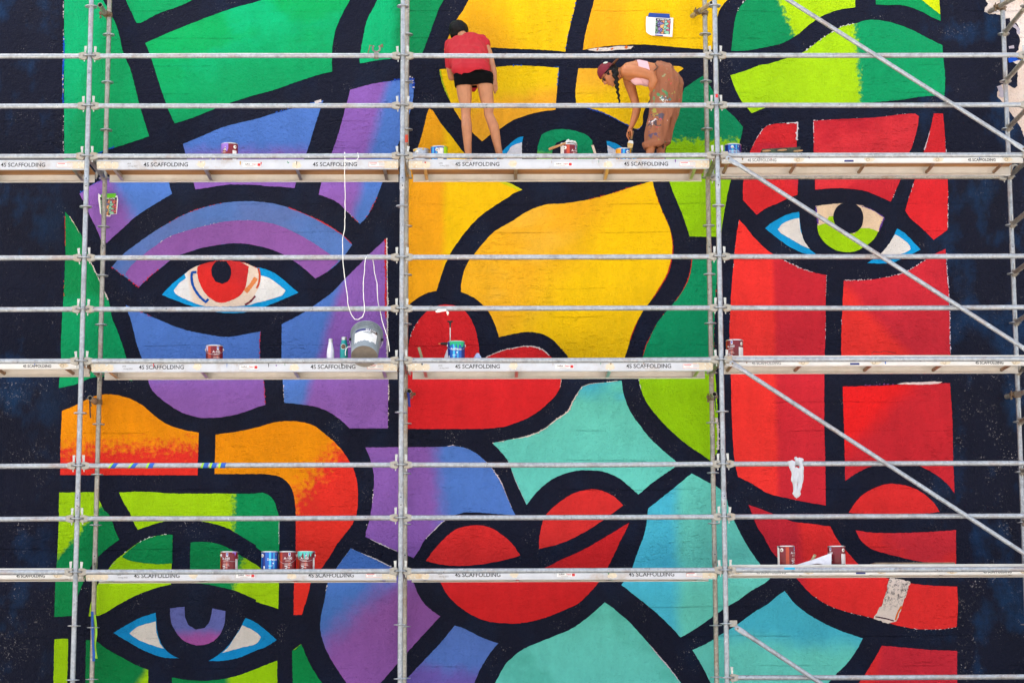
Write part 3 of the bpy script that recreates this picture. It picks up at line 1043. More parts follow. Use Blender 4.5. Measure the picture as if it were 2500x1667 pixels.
rim('G1880,1000 1868,1200 1855,1450 K1855,60', (200, 60, 60), 0.012, 0.7)
rim('K1880,700 1890,800 1890,1000', (222, 210, 206), 0.035, 0.85)
rim('K1165,350 1190,455', (214, 214, 206), 0.010, 0.6)
# --- teal shapes
patch(F, 'K1005,358 1020,460 1050,560 1110,680 1190,790 1280,900 1400,1010 1535,1122 1300,1285 1160,1402 1080,1330 980,1250 850,1195 700,1178 550,1190 400,1245 300,1310 200,1410 135,1497 80,1380 30,1270 0,1190 J2310,1090 2240,1000 2170,930 K0,895 150,865 280,810 400,720 510,640 560,545 600,475 640,415 720,388 850,375',
      (70, 186, 214), col2=TEA, g='K850,400 800,620', amp=0.4, ns=2.5, glaze=(100, 206, 190), gs=1.3, gt=0.5)
rim('J2170,930 K0,895 150,865 280,810 400,720 510,640 560,545 600,475 640,415 720,388 850,375 980,358', (226, 210, 204), 0.018, 0.9)
rim('J2170,930 2240,1000 2310,1090 K0,1190 30,1270 80,1380 135,1497', (214, 200, 214), 0.009, 0.9)
patch(F, 'K1648,1208 1750,1262 1915,1355 1965,1430 2000,1568 O2040,80 2110,220 2200,370 2290,490 2380,590 2340,635 2180,730 2080,805 1980,862 1830,965 1700,1058 1548,1147 1430,1020 1300,900 1150,780 1003,665 1050,600 1105,500 1155,360 1205,230 1232,120 1245,0 K1250,1530 1350,1450 1500,1330',
      (76, 194, 220), col2=TEA, g='O1430,400 1600,400', amp=0.3, ns=4)
patch(F, 'O850,825 930,880 1000,940 1080,1010 1170,1110 1260,1210 1350,1320 1430,1410 1500,1500 1590,1640 N2170,1640 2240,1480 2300,1380 O0,1335 50,1290 130,1240 250,1190 400,1130 520,1080 620,1020 700,960 780,890', TEA, glaze=(92, 196, 178), gs=1.5)
rim('O1260,1210 1350,1320 1430,1410 1500,1500 1560,1600', (214, 196, 206), 0.012, 0.85)
patch(F, 'O1655,1262 1800,1195 1900,1130 1990,1080 2100,1005 2230,910 2350,840 P80,770 152,722 240,830 350,920 480,1000 650,1080 870,1155 820,1250 730,1380 620,1490 520,1640 O1850,1640 1800,1520 1740,1400',
      (72, 188, 212), col2=TEA, g='P200,1050 180,1330', amp=0.4, ns=3)
# --- right head: greens
patch(F, 'C2160,-30 D800,-30 800,70 650,95 500,150 380,230 265,325 130,400 0,432 C2150,468 2012,470 2030,300 2050,170 2085,80',
      (0, 142, 84), col2=(176, 218, 4), g='D135,150 190,130', amp=1.8, ns=24)
rim('C2140,0 2085,80 2050,170', (214, 214, 214), 0.02, 0.7)
patch(F, 'D985,-30 990,45 1100,50 1250,55 1400,105 1500,160 1585,195 1580,130 1570,-30', (0, 150, 84))
patch(F, 'D1360,-30 1450,35 1580,138 1570,-30', (206, 224, 4), 3)
patch(F, 'C2003,695 2150,650 2280,600 2350,590 D150,545 330,480 450,390 600,290 700,240 800,220 900,190 1000,188 1130,210 1300,270 1450,345 1600,420 1610,550 1625,700 1620,880 1400,890 1250,915 1100,930 900,948 500,965 200,970 0,985 C2280,1010 2200,1042 2100,920 2040,800',
      (172, 220, 8), col2=(0, 156, 96), g='D795,600 850,598', amp=1.8, ns=26)
rim('D330,480 450,390 600,290 700,240 800,220', (216, 214, 206), 0.014, 0.7)
# --- right head: reds
patch(F, 'D0,1155 100,1138 272,1133 262,1300 H275,90 270,222 180,255 90,300 0,335 G2245,405 2180,335 2118,268 2125,95 C2170,1440 2230,1300 2290,1205', RED, glaze=REDD, gs=1.5)
rim('D0,1150 100,1133 272,1130 262,1300', (230, 218, 220), 0.02, 0.95)
rim('C2180,1410 2230,1300 2290,1205 2345,1150', (224, 212, 220), 0.022, 0.9)
patch(F, 'D415,1110 700,1095 1000,1080 1250,1050 1350,1045 1385,1070 1370,1180 1320,1350 1260,1480 H1215,80 1170,190 1125,285 1000,230 880,185 700,163 550,165 432,175 430,90 D420,1400',
      (226, 50, 58), glaze=(206, 36, 50), gs=1.4)
rim('D415,1110 700,1092 1000,1077 1250,1047 1385,1068 1370,1180 1320,1350', (224, 210, 216), 0.010, 0.5)
rim('D416,1110 420,1400', (224, 210, 216), 0.010, 0.6)
rim('H1215,90 1170,190 1130,275', (224, 210, 216), 0.012, 0.7)
patch(F, 'D1520,1045 1605,1045 1620,1200 1630,1400 H1650,100 1650,300 1645,545 1520,635 1400,520 1300,430 1260,365 1290,260 1345,90 D1430,1390 1470,1260 1500,1150', (224, 38, 46))
rim('D1500,1150 1470,1260 1430,1390', (224, 210, 216), 0.014, 0.85)
rim('D1620,1130 1632,1390 H1652,100 1652,300 1646,540', (222, 206, 216), 0.010, 0.7)
rim('H1345,90 1290,260', (200, 190, 200), 0.010, 0.5)
E6 = patch('eye_outline', 'G2322,530 H0,503 100,440 200,395 285,378 290,450 300,530 330,640 380,720 440,765 340,762 200,700 100,630', CYA)
patch('eye_white', 'H88,540 130,490 200,455 285,435 295,530 330,640 385,718 300,682 200,622 120,577', (228, 224, 220), 3, E6)
patch('iris', 'H435,325 560,310 700,300 850,318 960,365 1068,432 1015,560 900,620 600,620 455,505', (236, 208, 176))
patch('iris', 'H450,508 530,485 560,420 600,418 625,500 700,572 790,580 850,530 930,530 1010,560 970,630 900,690 800,740 710,747 600,720 520,660 470,590', (160, 210, 4), 3)
patch('pupil', 'H735,300 800,306 850,350 873,430 862,500 820,555 770,578 700,572 640,530 605,470 600,400 625,345 670,306', NAVY, 4)
rim('H437,330 460,500', (96, 60, 150), 0.02, 0.9, 5)
rim('H830,316 960,365 1066,432 1015,556', (96, 60, 150), 0.02, 0.9, 5)
E7 = patch('eye_outline', 'H1185,532 1250,570 1330,650 1400,725 1330,760 1240,805 1150,840 1060,852 908,847 980,805 1050,750 1120,660', CYA)
patch('eye_white', 'H1165,585 1240,630 1302,690 1308,722 1270,748 1150,782 1030,800 1020,778 1060,735 1115,665', (228, 224, 220), 3, E7)
patch(F, 'G2085,450 2140,510 2230,620 2350,735 H150,825 300,895 420,935 535,958 530,1200 525,1568 L520,100 515,700 525,1100 530,1502 400,1480 200,1440 0,1390 K2200,1300 2075,1240 2045,1100 2030,950 2015,600 2010,350 G1995,1568 2005,1250 2030,900 2060,600',
      (248, 54, 48), col2=(214, 40, 54), g='H20,1100 90,1100', amp=0.4, ns=2.5)
rim('G2080,470 2055,620 2030,900', (214, 200, 200), 0.010, 0.5)
rim('G2000,1300 1994,1560', (214, 200, 206), 0.010, 0.6)
rim('H150,825 300,895 420,935', (222, 206, 214), 0.012, 0.7)
rim('H535,960 530,1200 525,1560', (216, 190, 200), 0.008, 0.5)
patch(F, 'H1630,718 1640,900 1665,1200 1670,1568 L1675,230 672,230 H672,1568 680,1300 695,1010 800,1008 950,1000 1150,965 1280,920 1400,850 1520,770',
      (250, 54, 48), col2=(214, 42, 56), g='H900,1360 1000,1270', amp=0.35, ns=3)
rim('H695,1008 800,1005 950,998 1150,963 1280,918 1400,848 1500,785', (224, 206, 214), 0.012, 0.75)
rim('H1638,760 1640,900 1665,1200 1670,1568 L1676,120', (222, 204, 220), 0.012, 0.75)
rim('H680,1300 672,1420', (216, 196, 206), 0.012, 0.7)
patch(F, 'L685,412 1000,405 1400,385 1670,380 1690,700 1700,1100 1712,1390 1640,1300 1530,1212 1380,1135 1250,1103 1100,1103 950,1142 800,1212 708,1277 700,900 690,600',
      (240, 30, 32), col2=(204, 36, 48), g='L950,600 1120,760', amp=0.4, ns=3)
patch('primer_gap', 'L1180,388 1260,376 1400,372 1480,366 1600,368 1560,386 1400,394 1250,393', (230, 210, 206), 4)
rim('L860,405 1000,398 1180,385', (120, 70, 130), 0.014, 0.6)
patch(F, 'L740,1568 830,1440 920,1370 1050,1315 1150,1303 1300,1330 1430,1395 1530,1490 1575,1560 P1480,8 1100,15 760,8', (226, 44, 44))
patch(F, 'P805,165 960,187 1200,190 1450,181 1725,163 1725,475 1400,452 1250,420 1080,378 940,330 850,255', (228, 44, 46), glaze=(214, 44, 56), gs=1.6)
patch(F, 'K2170,1495 2350,1560 P200,78 400,107 572,130 610,210 680,310 760,400 840,485 960,560 1120,610 1310,650 1500,672 1735,680 1742,850 1732,1050 1640,1066 1500,1074 1350,1068 1160,1030 960,970 700,905 550,850 400,755 260,605 150,490 60,390 0,300 O2310,220 2250,130',
      (206, 38, 54), col2=(234, 46, 46), g='P250,260 340,250', amp=0.35, ns=3)
rim('P1160,1033 1350,1070 1500,1076 1640,1068 1735,1050', (224, 206, 208), 0.010, 0.55)
rim('P400,758 550,853 700,908 960,973', (216, 196, 200), 0.008, 0.35)


def roller_patch():
    m, nt, bs = new_mat('bare_primer_with_roller_flecks')
    L = nt.links.new
    grp = N(nt, 'ShaderNodeGroup')
    grp.node_tree = RELIEF
    geo = N(nt, 'ShaderNodeNewGeometry')
    n = N(nt, 'ShaderNodeTexNoise')
    n.inputs['Scale'].default_value = 38
    n.inputs['Detail'].default_value = 5
    n.inputs['Roughness'].default_value = 0.75
    L(geo.outputs['Position'], n.inputs['Vector'])
    sep = N(nt, 'ShaderNodeSeparateXYZ')
    L(geo.outputs['Position'], sep.inputs[0])
    zt = on_wall('P1150,620 1100,920')
    mz = N(nt, 'ShaderNodeMapRange')
    mz.inputs[1].default_value, mz.inputs[2].default_value = zt[1].z, zt[1].z + 0.12
    mz.inputs[4].default_value = 1
    L(sep.outputs[2], mz.inputs[0])
    mr = N(nt, 'ShaderNodeMapRange')
    mr.inputs[1].default_value, mr.inputs[2].default_value = 0.49, 0.64
    L(n.outputs[0], mr.inputs[0])
    mu = N(nt, 'ShaderNodeMath', operation='MULTIPLY')
    L(mr.outputs[0], mu.inputs[0]); L(mz.outputs[0], mu.inputs[1])
    mx = N(nt, 'ShaderNodeMix', data_type='RGBA')
    L(mu.outputs[0], mx.inputs[0])
    mx.inputs[6].default_value = pal((230, 216, 206))
    mx.inputs[7].default_value = pal((34, 34, 44))
    L(mx.outputs[2], bs.inputs['Base Color'])
    L(grp.outputs['Normal'], bs.inputs['Normal'])
    bs.inputs['Roughness'].default_value = 0.6
    return m


wall_sheet('primer_gap', on_wall('P1120,600 1305,635 1285,700 1250,800 1225,880 1175,1000 1100,1022 968,975 1010,900 1050,830 1085,730 1095,650'), roller_patch(), 4, WALL, True, 0.006, 25)
stroke('P1225,860 1190,920 1165,1000', (226, 110, 30), 0.016, 5, 'orange_dab')
stroke('P985,958 1080,975 1165,1000', (70, 26, 50), 0.012, 5, 'spray_line')
patch(F, 'P1045,1222 1250,1240 1500,1262 1735,1270 1735,1640 800,1640 900,1470 980,1340', (228, 44, 48), col2=(206, 40, 56), g='P960,1400 1060,1420', amp=0.3)
rim('O2350,0 2352,5', (200, 200, 200), 0.01, 0.5)

# ------------------------------------------------------------------ scaffold
LV = [Z0, Z0 + 2.0, Z0 + 4.0]                    # deck levels
BX = [-6.10, -3.05, 0.0, 3.055, 6.12]            # post lines
SD = 0.942                                       # depth of the scaffold
RT = 0.0242                                      # tube radius

SC = empty('scaffold', (0, 0, 0), 'galvanised tube scaffold with ring couplings standing in front of the mural', 'scaffold')

# shared meshes -------------------------------------------------
def mesh_rosette():
    bm = bmesh.new()
    lathe(bm, [(RT, -0.008), (0.030, -0.007), (0.040, -0.0045), (0.0605, -0.0045), (0.0615, 0.0), (0.0605, 0.0045), (0.040, 0.0045), (0.030, 0.007), (RT, 0.008)], 24)
    me = bpy.data.meshes.new('rosette')
    bm.normal_update(); bm.to_mesh(me); bm.free()
    me.materials.append(M['galv'])
    return me


def mesh_head(sx):
    """cast wedge head of a ledger, on the +x (sx = 1) or -x side of a post"""
    bm = bmesh.new()
    up = [(0.027, 0.007), (0.064, 0.007), (0.064, -0.007), (0.027, -0.007), (0.027, -0.026), (0.040, -0.038), (0.070, -0.036),
          (0.106, -0.0245), (0.106, 0.0245), (0.070, 0.034), (0.040, 0.036), (0.027, 0.028)]
    prism(bm, [(a * sx, b) for a, b in up], -0.021, 0.021)
    bmesh.ops.recalc_face_normals(bm, faces=bm.faces)
    bmesh.ops.bevel(bm, geom=[e for e in bm.edges], offset=0.003, segments=1, affect='EDGES')
    me = bpy.data.meshes.new('ledger_head')
    bm.normal_update(); bm.to_mesh(me); bm.free()
    me.materials.append(M['cast'])
    return me


def mesh_wedge(sx):
    bm = bmesh.new()
    prof = [(0.044, -0.060), (0.053, -0.060), (0.060, 0.060), (0.063, 0.096), (0.037, 0.099), (0.039, 0.060)]
    prism(bm, [(a * sx, b) for a, b in prof], -0.004, 0.004)
    bmesh.ops.recalc_face_normals(bm, faces=bm.faces)
    me = bpy.data.meshes.new('wedge')
    bm.normal_update(); bm.to_mesh(me); bm.free()
    me.materials.append(M['wedge'])
    return me


ROS = mesh_rosette()
HEAD = {1: mesh_head(1), -1: mesh_head(-1)}
WEDGE = {1: mesh_wedge(1), -1: mesh_wedge(-1)}


def sub(name, me, parent, loc, rot=None):
    o = bpy.data.objects.new(name, me)
    COL.objects.link(o)
    o.parent = parent
    o.location = loc
    if rot: o.rotation_euler = rot
    return o


def post(x, y, mat, joints, zt, kmin=-4, kmax=13):
    bm = bmesh.new()
    tube(bm, [(x, y, 0.035), (x, y, zt)], RT, 18, hollow=0.1)
    box(bm, x - 0.075, x + 0.075, y - 0.075, y + 0.075, 0.004, 0.014)
    tube(bm, [(x, y, 0.014), (x, y, 0.30)], 0.019, 12)
    o = from_bm('post', bm, mat, SC)
    smooth_by_angle(o)
    for zj in joints:
        bm = bmesh.new()
        lathe(bm, [(RT + .0002, -0.075), (RT + 0.003, -0.07), (RT + 0.003, 0.07), (RT + .0002, 0.075)], 18, (x, y, zj))
        s_ = from_bm('spigot_sleeve', bm, mat, o)
        smooth_by_angle(s_)
        for dz in (-0.04, 0.035):
            bm = bmesh.new()
            tube(bm, [(x + 0.002, y - RT - 0.0045, zj + dz), (x + 0.002, y - RT + 0.002, zj + dz)], 0.006, 8)
            from_bm('pin_hole', bm, M['bore'], o)
    for k in range(kmin, kmax):
        sub('rosette', ROS, o, (x, y, Z0 + 0.5 * k))
    return o


POSTS = {}
for i, x in enumerate(BX):
    POSTS['f', i] = post(x, 0, M['galv'], (Z0 + 3.74, Z0 + 0.66), Z0 + 6.6)
    POSTS['b', i] = post(x, SD, M['galv_warm'] if i < 4 else M['galv'], (Z0 + 3.24, Z0 + 0.16), Z0 + 6.6)


def ledger(i, z, y=0.0, mat=None, heads=True):
    x0, x1 = BX[i], BX[i + 1]
    bm = bmesh.new()
    sg, sb = RND.uniform(-0.006, 0.003), RND.uniform(-0.004, 0.004)
    tube(bm, [(x0 + 0.10, y, z), (x0 + 0.9, y + sb * 0.7, z + sg * 0.7), ((x0 + x1) / 2, y + sb, z + sg), (x1 - 0.9, y + sb * 0.7, z + sg * 0.7), (x1 - 0.10, y, z)], RT, 18)
    o = from_bm('ledger', bm, mat or M['galv'], SC)
    smooth_by_angle(o)
    if heads:
        for x, s_ in ((x0, 1), (x1, -1)):
            sub('ledger_head', HEAD[s_], o, (x, y, z))
            sub('wedge', WEDGE[s_], o, (x, y, z), (0, RND.uniform(-0.09, 0.09), 0))
    return o


LEDG = {}
for i in range(4):
    for k in (0, 1, 2, 4, 5, 6, 8, 9, 10, 12):
        if k == 12 and i != 3: continue
        LEDG[i, k] = ledger(i, Z0 + 0.5 * k)
    for k in (-4,):
        ledger(i, Z0 + 0.5 * k)
        ledger(i, Z0 + 0.5 * k, SD, M['galv_warm'])
    if i == 3:
        ledger(3, Z0 + 4.0, SD, M['galv_warm'])
        ledger(3, Z0 - 1.0)

# transoms along the depth of the scaffold
def transom(i, k, mat):
    z = Z0 + 0.5 * k
    x = BX[i]
    bm = bmesh.new()
    tube(bm, [(x, 0.10, z), (x, SD - 0.10, z)], RT, 16)
    o = from_bm('transom', bm, mat, SC)
    smooth_by_angle(o)
    for y, r in ((0, math.pi / 2), (SD, -math.pi / 2)):
        sub('ledger_head', HEAD[1], o, (x, y, z), (0, 0, r))
        sub('wedge', WEDGE[1], o, (x, y, z), (0, 0, r))


for i in range(5):
    for k in (-4, 0, 4, 8):
        transom(i, k, M['galv_dark'])
for k in (1, 2, 3, 5, 6, 7, 9, 10, 11):
    transom(4, k, M['galv_warm'])


# diagonal braces of the right-hand bay
def brace(k0, k1):
    a = Vector((BX[3], -0.052, Z0 + 0.5 * k0))
    b = Vector((BX[4], -0.052, Z0 + 0.5 * k1))
    d = (b - a).normalized()
    p, q = a + d * 0.085 + Vector((0.03, 0, 0.0)), b - d * 0.085 - Vector((0.03, 0, 0))
    bm = bmesh.new()
    tube(bm, [p + d * 0.11, q - d * 0.11], 0.0215, 16)
    o = from_bm('brace', bm, M['galv'], SC)
    smooth_by_angle(o)
    for e, s_ in ((p, 1), (q, -1)):
        # flattened, slotted end of the brace
        bm = bmesh.new()
        dd = d * s_
        n_ = Vector((0, 1, 0))
        w_ = dd.cross(n_).normalized()
        ring = []
        for t, hw, hd in ((-0.028, 0.012, 0.006), (-0.018, 0.024, 0.006), (0.035, 0.026, 0.007), (0.075, 0.026, 0.012), (0.115, 0.021, 0.0208)):
            c = e + dd * t
            ring.append([bm.verts.new(c + w_ * (hw * math.cos(an)) + n_ * (hd * math.sin(an))) for an in [2 * math.pi * j / 12 for j in range(12)]])
        for r0, r1 in zip(ring[:-1], ring[1:]):
            for j in range(12):
                bm.faces.new((r0[j], r0[(j + 1) % 12], r1[(j + 1) % 12], r1[j]))
        bm.faces.new(ring[0]); bm.faces.new(ring[-1])
        bmesh.ops.recalc_face_normals(bm, faces=bm.faces)
        h = from_bm('brace_end', bm, M['galv'], o)
        smooth_by_angle(h)
        bm = bmesh.new()
        tube(bm, [e + Vector((0, -0.016, 0)), e + Vector((0, 0.03, 0))], 0.009, 10)
        from_bm('brace_pin', bm, M['bolt'], o)
        bm = bmesh.new()
        sx = 1 if s_ == 1 else -1
        x = BX[3] if s_ == 1 else BX[4]
        z = a.z if s_ == 1 else b.z
        box(bm, x + sx * 0.03 if sx > 0 else x - 0.10, x + 0.10 if sx > 0 else x - 0.03, -0.036, -0.012, z - 0.03, z + 0.03)
        hd_ = from_bm('brace_head', bm, M['cast'], o)
    return o


brace(12, 8); brace(8, 4); brace(4, 0); brace(-1, -5)


# wall ties: tubes coupled to the inner posts
def coupler(name, p, axis, r, parent, mat=None):
    """one half of a swivel coupler: split ring with flap and bolt round a tube"""
    axis = axis.normalized()
    x, y = frame_for(axis)
    bm = bmesh.new()
    rings = []
    for t in (-0.024, 0.024):
        for rr in (r + 0.0015, r + 0.009):
            rings.append([bm.verts.new(Vector(p) + axis * t + (x * math.cos(a) + y * math.sin(a)) * rr) for a in [2 * math.pi * j / 16 for j in range(16)]])
    i0, o0, i1, o1 = rings
    for j in range(16):
        k = (j + 1) % 16
        bm.faces.new((o0[j], o0[k], o1[k], o1[j])); bm.faces.new((i0[j], i1[j], i1[k], i0[k]))
        bm.faces.new((i0[j], i0[k], o0[k], o0[j])); bm.faces.new((i1[j], o1[j], o1[k], i1[k]))
    # bolt lugs and bolt
    for sg in (1, -1):
        c = Vector(p) + x * sg * (r + 0.018)
        mt = Matrix.Translation(c) @ Matrix((( x.x, y.x, axis.x, 0), (x.y, y.y, axis.y, 0), (x.z, y.z, axis.z, 0), (0, 0, 0, 1)))
        vv = box(bm, -0.014, 0.014, -0.013, 0.013, -0.018, 0.018)
        bmesh.ops.transform(bm, matrix=mt, verts=vv)
    c = Vector(p) + x * (r + 0.018)
    tube(bm, [c - y * 0.05, c + y * 0.035], 0.0065, 8)
    tube(bm, [c - y * 0.052, c - y * 0.036], 0.012, 6)
    bmesh.ops.recalc_face_normals(bm, faces=bm.faces)
    o = from_bm(name, bm, mat or M['bolt'], parent)
    smooth_by_angle(o)
    return o


def tie(p, q, postkey):
    p, q = Vector(p), Vector(q)
    bm = bmesh.new()
    tube(bm, [p, q], RT, 18, hollow=0.12)
    o = from_bm('tie_tube', bm, M['galv_warm'], SC)
    smooth_by_angle(o)
    d = (q - p).normalized()
    bm = bmesh.new()
    tube(bm, [p + d * 0.03, p + d * 0.05], RT * 0.83, 14)
    from_bm('tube_bore', bm, M['bore'], o)
    x = BX[postkey]
    t = (SD - 0.05 - p.y) / (q.y - p.y)
    c = p + (q - p) * t
    coupler('coupler', c, d, RT, o)
    coupler('coupler', (x, SD, c.z - 0.005), Vector((0, 0, 1)), RT, o)
    bm = bmesh.new()
    box(bm, min(c.x, x), max(c.x, x), SD - 0.055, SD - 0.015, c.z - 0.02, c.z + 0.02)
    from_bm('coupler_plate', bm, M['bolt'], o)
    return o


def straight_tie(px, py, y0, i):
    p = at(px, py, y0)
    tie(p, (p.x, YW - 0.004, p.z), i)
    return p


straight_tie(244, 12.8, 0.62, 1)
TL = straight_tie(219.5, 971, 0.62, 1)
TM = straight_tie(998.7, 954.5, 0.66, 2)
TR = straight_tie(1744.7, 961.7, 0.66, 3)
tie(at(1738, 8, 0.55), at(1690, 40, YW - 0.004), 3)
tie(at(2492, -12, 0.45), at(2416, 29, YW - 0.004), 4)
tie(at(2504, 956, 0.66), at(2457, 968, YW - 0.004), 4)


# ------------------------------------------------------------------ decks
def c_beam(bm, x0, x1, y, z0, z1, face, t=0.005, lip=0.032):
    """channel beam along x; face = -1 looks to the camera, lips point away from it"""
    s_ = -face
    ya, yb = y, y + s_ * t
    box(bm, x0, x1, min(ya, yb), max(ya, yb), z0, z1)
    yl = y + s_ * lip
    box(bm, x0, x1, min(yb, yl), max(yb, yl), z0, z0 + t)
    box(bm, x0, x1, min(yb, yl), max(yb, yl), z1 - t, z1)
    # rolled bead along the top outer edge
    box(bm, x0, x1, min(ya + face * 0.006, ya), max(ya + face * 0.006, ya), z1 - 0.012, z1 + 0.003)
    box(bm, x0, x1, min(ya + face * 0.003, ya), max(ya + face * 0.003, ya), z0 - 0.001, z0 + 0.006)


def decal(name, x, z, w, h, y, mat, parent, t=0.0008):
    bm = bmesh.new()
    box(bm, x - w / 2, x + w / 2, y - t, y, z - h / 2, z + h / 2)
    return from_bm(name, bm, mat, parent)


def lettering(name, s, x, z, h, y, mat, parent, squeeze=1.0, bold=0.0):
    me = text_mesh(s, h, squeeze, bold, 0.0003)
    me.transform(Matrix(((1, 0, 0, x), (0, 0, -1, y), (0, 1, 0, z), (0, 0, 0, 1))))
    return link(name, me, mat, parent)


def rust_blot(parent, x, z, w, h, y, seed):
    r = random.Random(seed)
    bm = bmesh.new()
    vv = []
    for j in range(16):
        a = 2 * math.pi * j / 16
        vv.append(bm.verts.new((x + w / 2 * math.cos(a) * r.uniform(0.6, 1.1), y, z + h / 2 * math.sin(a) * (0.75 + 0.25 * r.random()))))
    bm.faces.new(vv)
    bmesh.ops.recalc_face_normals(bm, faces=bm.faces)
    o = from_bm('rust_stain', bm, M['rust_plate'], parent)
    return o


DL = 3.05
def make_deck():
    """aluminium framed plywood deck; local origin at the left post line on deck level"""
    r = empty('scaffold_deck')
    y0, y1, zb, zt = 0.24, 0.80, -0.074, 0.018
    xa, xb = 0.055, DL - 0.055
    bm = bmesh.new()
    c_beam(bm, xa, xb, y0, zb, zt, -1)
    fb = from_bm('front_beam', bm, M['alu'], r)
    bm = bmesh.new()
    c_beam(bm, xa + 0.02, xb - 0.02, y1, zb, zt, 1)
    from_bm('back_beam', bm, M['alu_old'], r)
    bm = bmesh.new()
    box(bm, xa + 0.01, xb - 0.01, y0 + 0.006, y1 - 0.006, zt - 0.0165, zt - 0.0055)
    from_bm('plywood_board', bm, M['ply'], r)
    for k, x in enumerate((0.20, 1.09, 1.99, 2.85)):
        bm = bmesh.new()
        box(bm, x - 0.003, x + 0.003, y0 + 0.0055, y1 - 0.0055, zb + 0.006, zt - 0.017)
        box(bm, x, x + 0.028, y0 + 0.034, y1 - 0.034, zb + 0.006, zb + 0.011)
        from_bm('cross_rib', bm, M['rib'], r)
        rust_blot(fb, x + RND.uniform(-0.02, 0.03), -0.026 + RND.uniform(-0.01, 0.01), 0.10, 0.085, y0 - 0.0006, 40 + k)
        for z in (zb + 0.018, zt - 0.026):
            bm = bmesh.new()
            lathe(bm, [(0.0, 0.004), (0.005, 0.003), (0.0075, 0.0)], 8, mtx=Matrix.Translation((x, y0, z)) @ Matrix.Rotation(math.pi / 2, 4, 'X'))
            from_bm('rivet', bm, M['rivet'], fb)
    for x, s_ in ((xa, 1), (xb, -1)):
        bm = bmesh.new()
        a, b = (x - 0.004, x + 0.13) if s_ > 0 else (x - 0.13, x + 0.004)
        box(bm, a, b, y0 - 0.0035, y0 - 0.0005, zb + 0.008, zt - 0.013)
        ep = from_bm('end_plate', bm, M['rust_plate'], fb)
        for dx in (0.025, 0.07):
            for z in (zb + 0.022, zt - 0.030):
                bm = bmesh.new()
                lathe(bm, [(0.0, 0.0045), (0.006, 0.003), (0.009, 0.0)], 8, mtx=Matrix.Translation((x + s_ * dx, y0 - 0.0035, z)) @ Matrix.Rotation(math.pi / 2, 4, 'X'))
                from_bm('rivet', bm, M['rivet'], fb)
        # hooks over the transom
        for y in (y0 + 0.05, y1 - 0.05):
            bm = bmesh.new()
            xx = x - s_ * 0.055
            prof = [(x, zb + 0.02), (x, zt - 0.002), (x - s_ * 0.03, 0.046), (xx, 0.050), (xx - s_ * 0.022, 0.034), (xx - s_ * 0.022, 0.004), (xx - s_ * 0.014, 0.004), (xx - s_ * 0.012, 0.028), (xx, 0.036), (x - s_ * 0.028, 0.030), (x - s_ * 0.020, -0.01)]
            prism(bm, prof, y - 0.022, y + 0.022)
            bmesh.ops.recalc_face_normals(bm, faces=bm.faces)
            from_bm('deck_hook', bm, M['cast'], r)
    yf = y0 - 0.0008
    lettering('stencil_lettering', '4S SCAFFOLDING', 0.725, -0.029, 0.039, yf, M['ink'], fb, 1.0, 0.0008)
    lettering('stencil_lettering', '4S SCAFFOLDING', 2.38, -0.029, 0.039, yf, M['ink'], fb, 1.0, 0.0008)
    decal('sticker', 1.565, -0.030, 0.175, 0.040, yf, M['offwhite'], fb)
    decal('sticker_logo', 1.635, -0.030, 0.028, 0.026, yf - 0.0009, M['red_print'], fb)
    lettering('sticker_lettering', 'Scaffold', 1.522, -0.024, 0.013, yf - 0.0012, M['ink'], fb, 0.95, 0.0004)
    lettering('sticker_lettering', 'Depot', 1.590, -0.024, 0.013, yf - 0.0012, M['red_print'], fb, 0.95, 0.0004)
    for k in range(2):
        decal('sticker_line', 1.55, -0.038 - 0.006 * k, 0.12 - 0.05 * k, 0.002, yf - 0.0009, M['ink_faint'], fb)
    decal('warning_label', 2.80, -0.028, 0.18, 0.046, yf, simple('pale_red_print', (226, 170, 160), 0.5), fb)
    decal('label_panel', 2.80, -0.028, 0.172, 0.038, yf - 0.0009, M['offwhite'], fb)
    for k in range(4):
        decal('label_line', 2.845, -0.014 - 0.008 * k, 0.075, 0.0035, yf - 0.0018, simple('grey_print', (178, 176, 174), 0.6) if k == 0 else bpy.data.materials['grey_print'], fb)
    decal('label_line', 2.755, -0.017, 0.07, 0.006, yf - 0.0018, M['red_print'], fb)
    decal('label_line', 2.755, -0.033, 0.05, 0.004, yf - 0.0018, M['ink_faint'], fb)
    lettering('date_stamp', '10 Aug 2023', 0.40, -0.042, 0.014, yf, M['ink_faint'], fb, 0.9)
    lettering('date_stamp', 'LR35', 0.365, -0.018, 0.014, yf, M['ink_faint'], fb, 0.9, 0.0003)
    return r


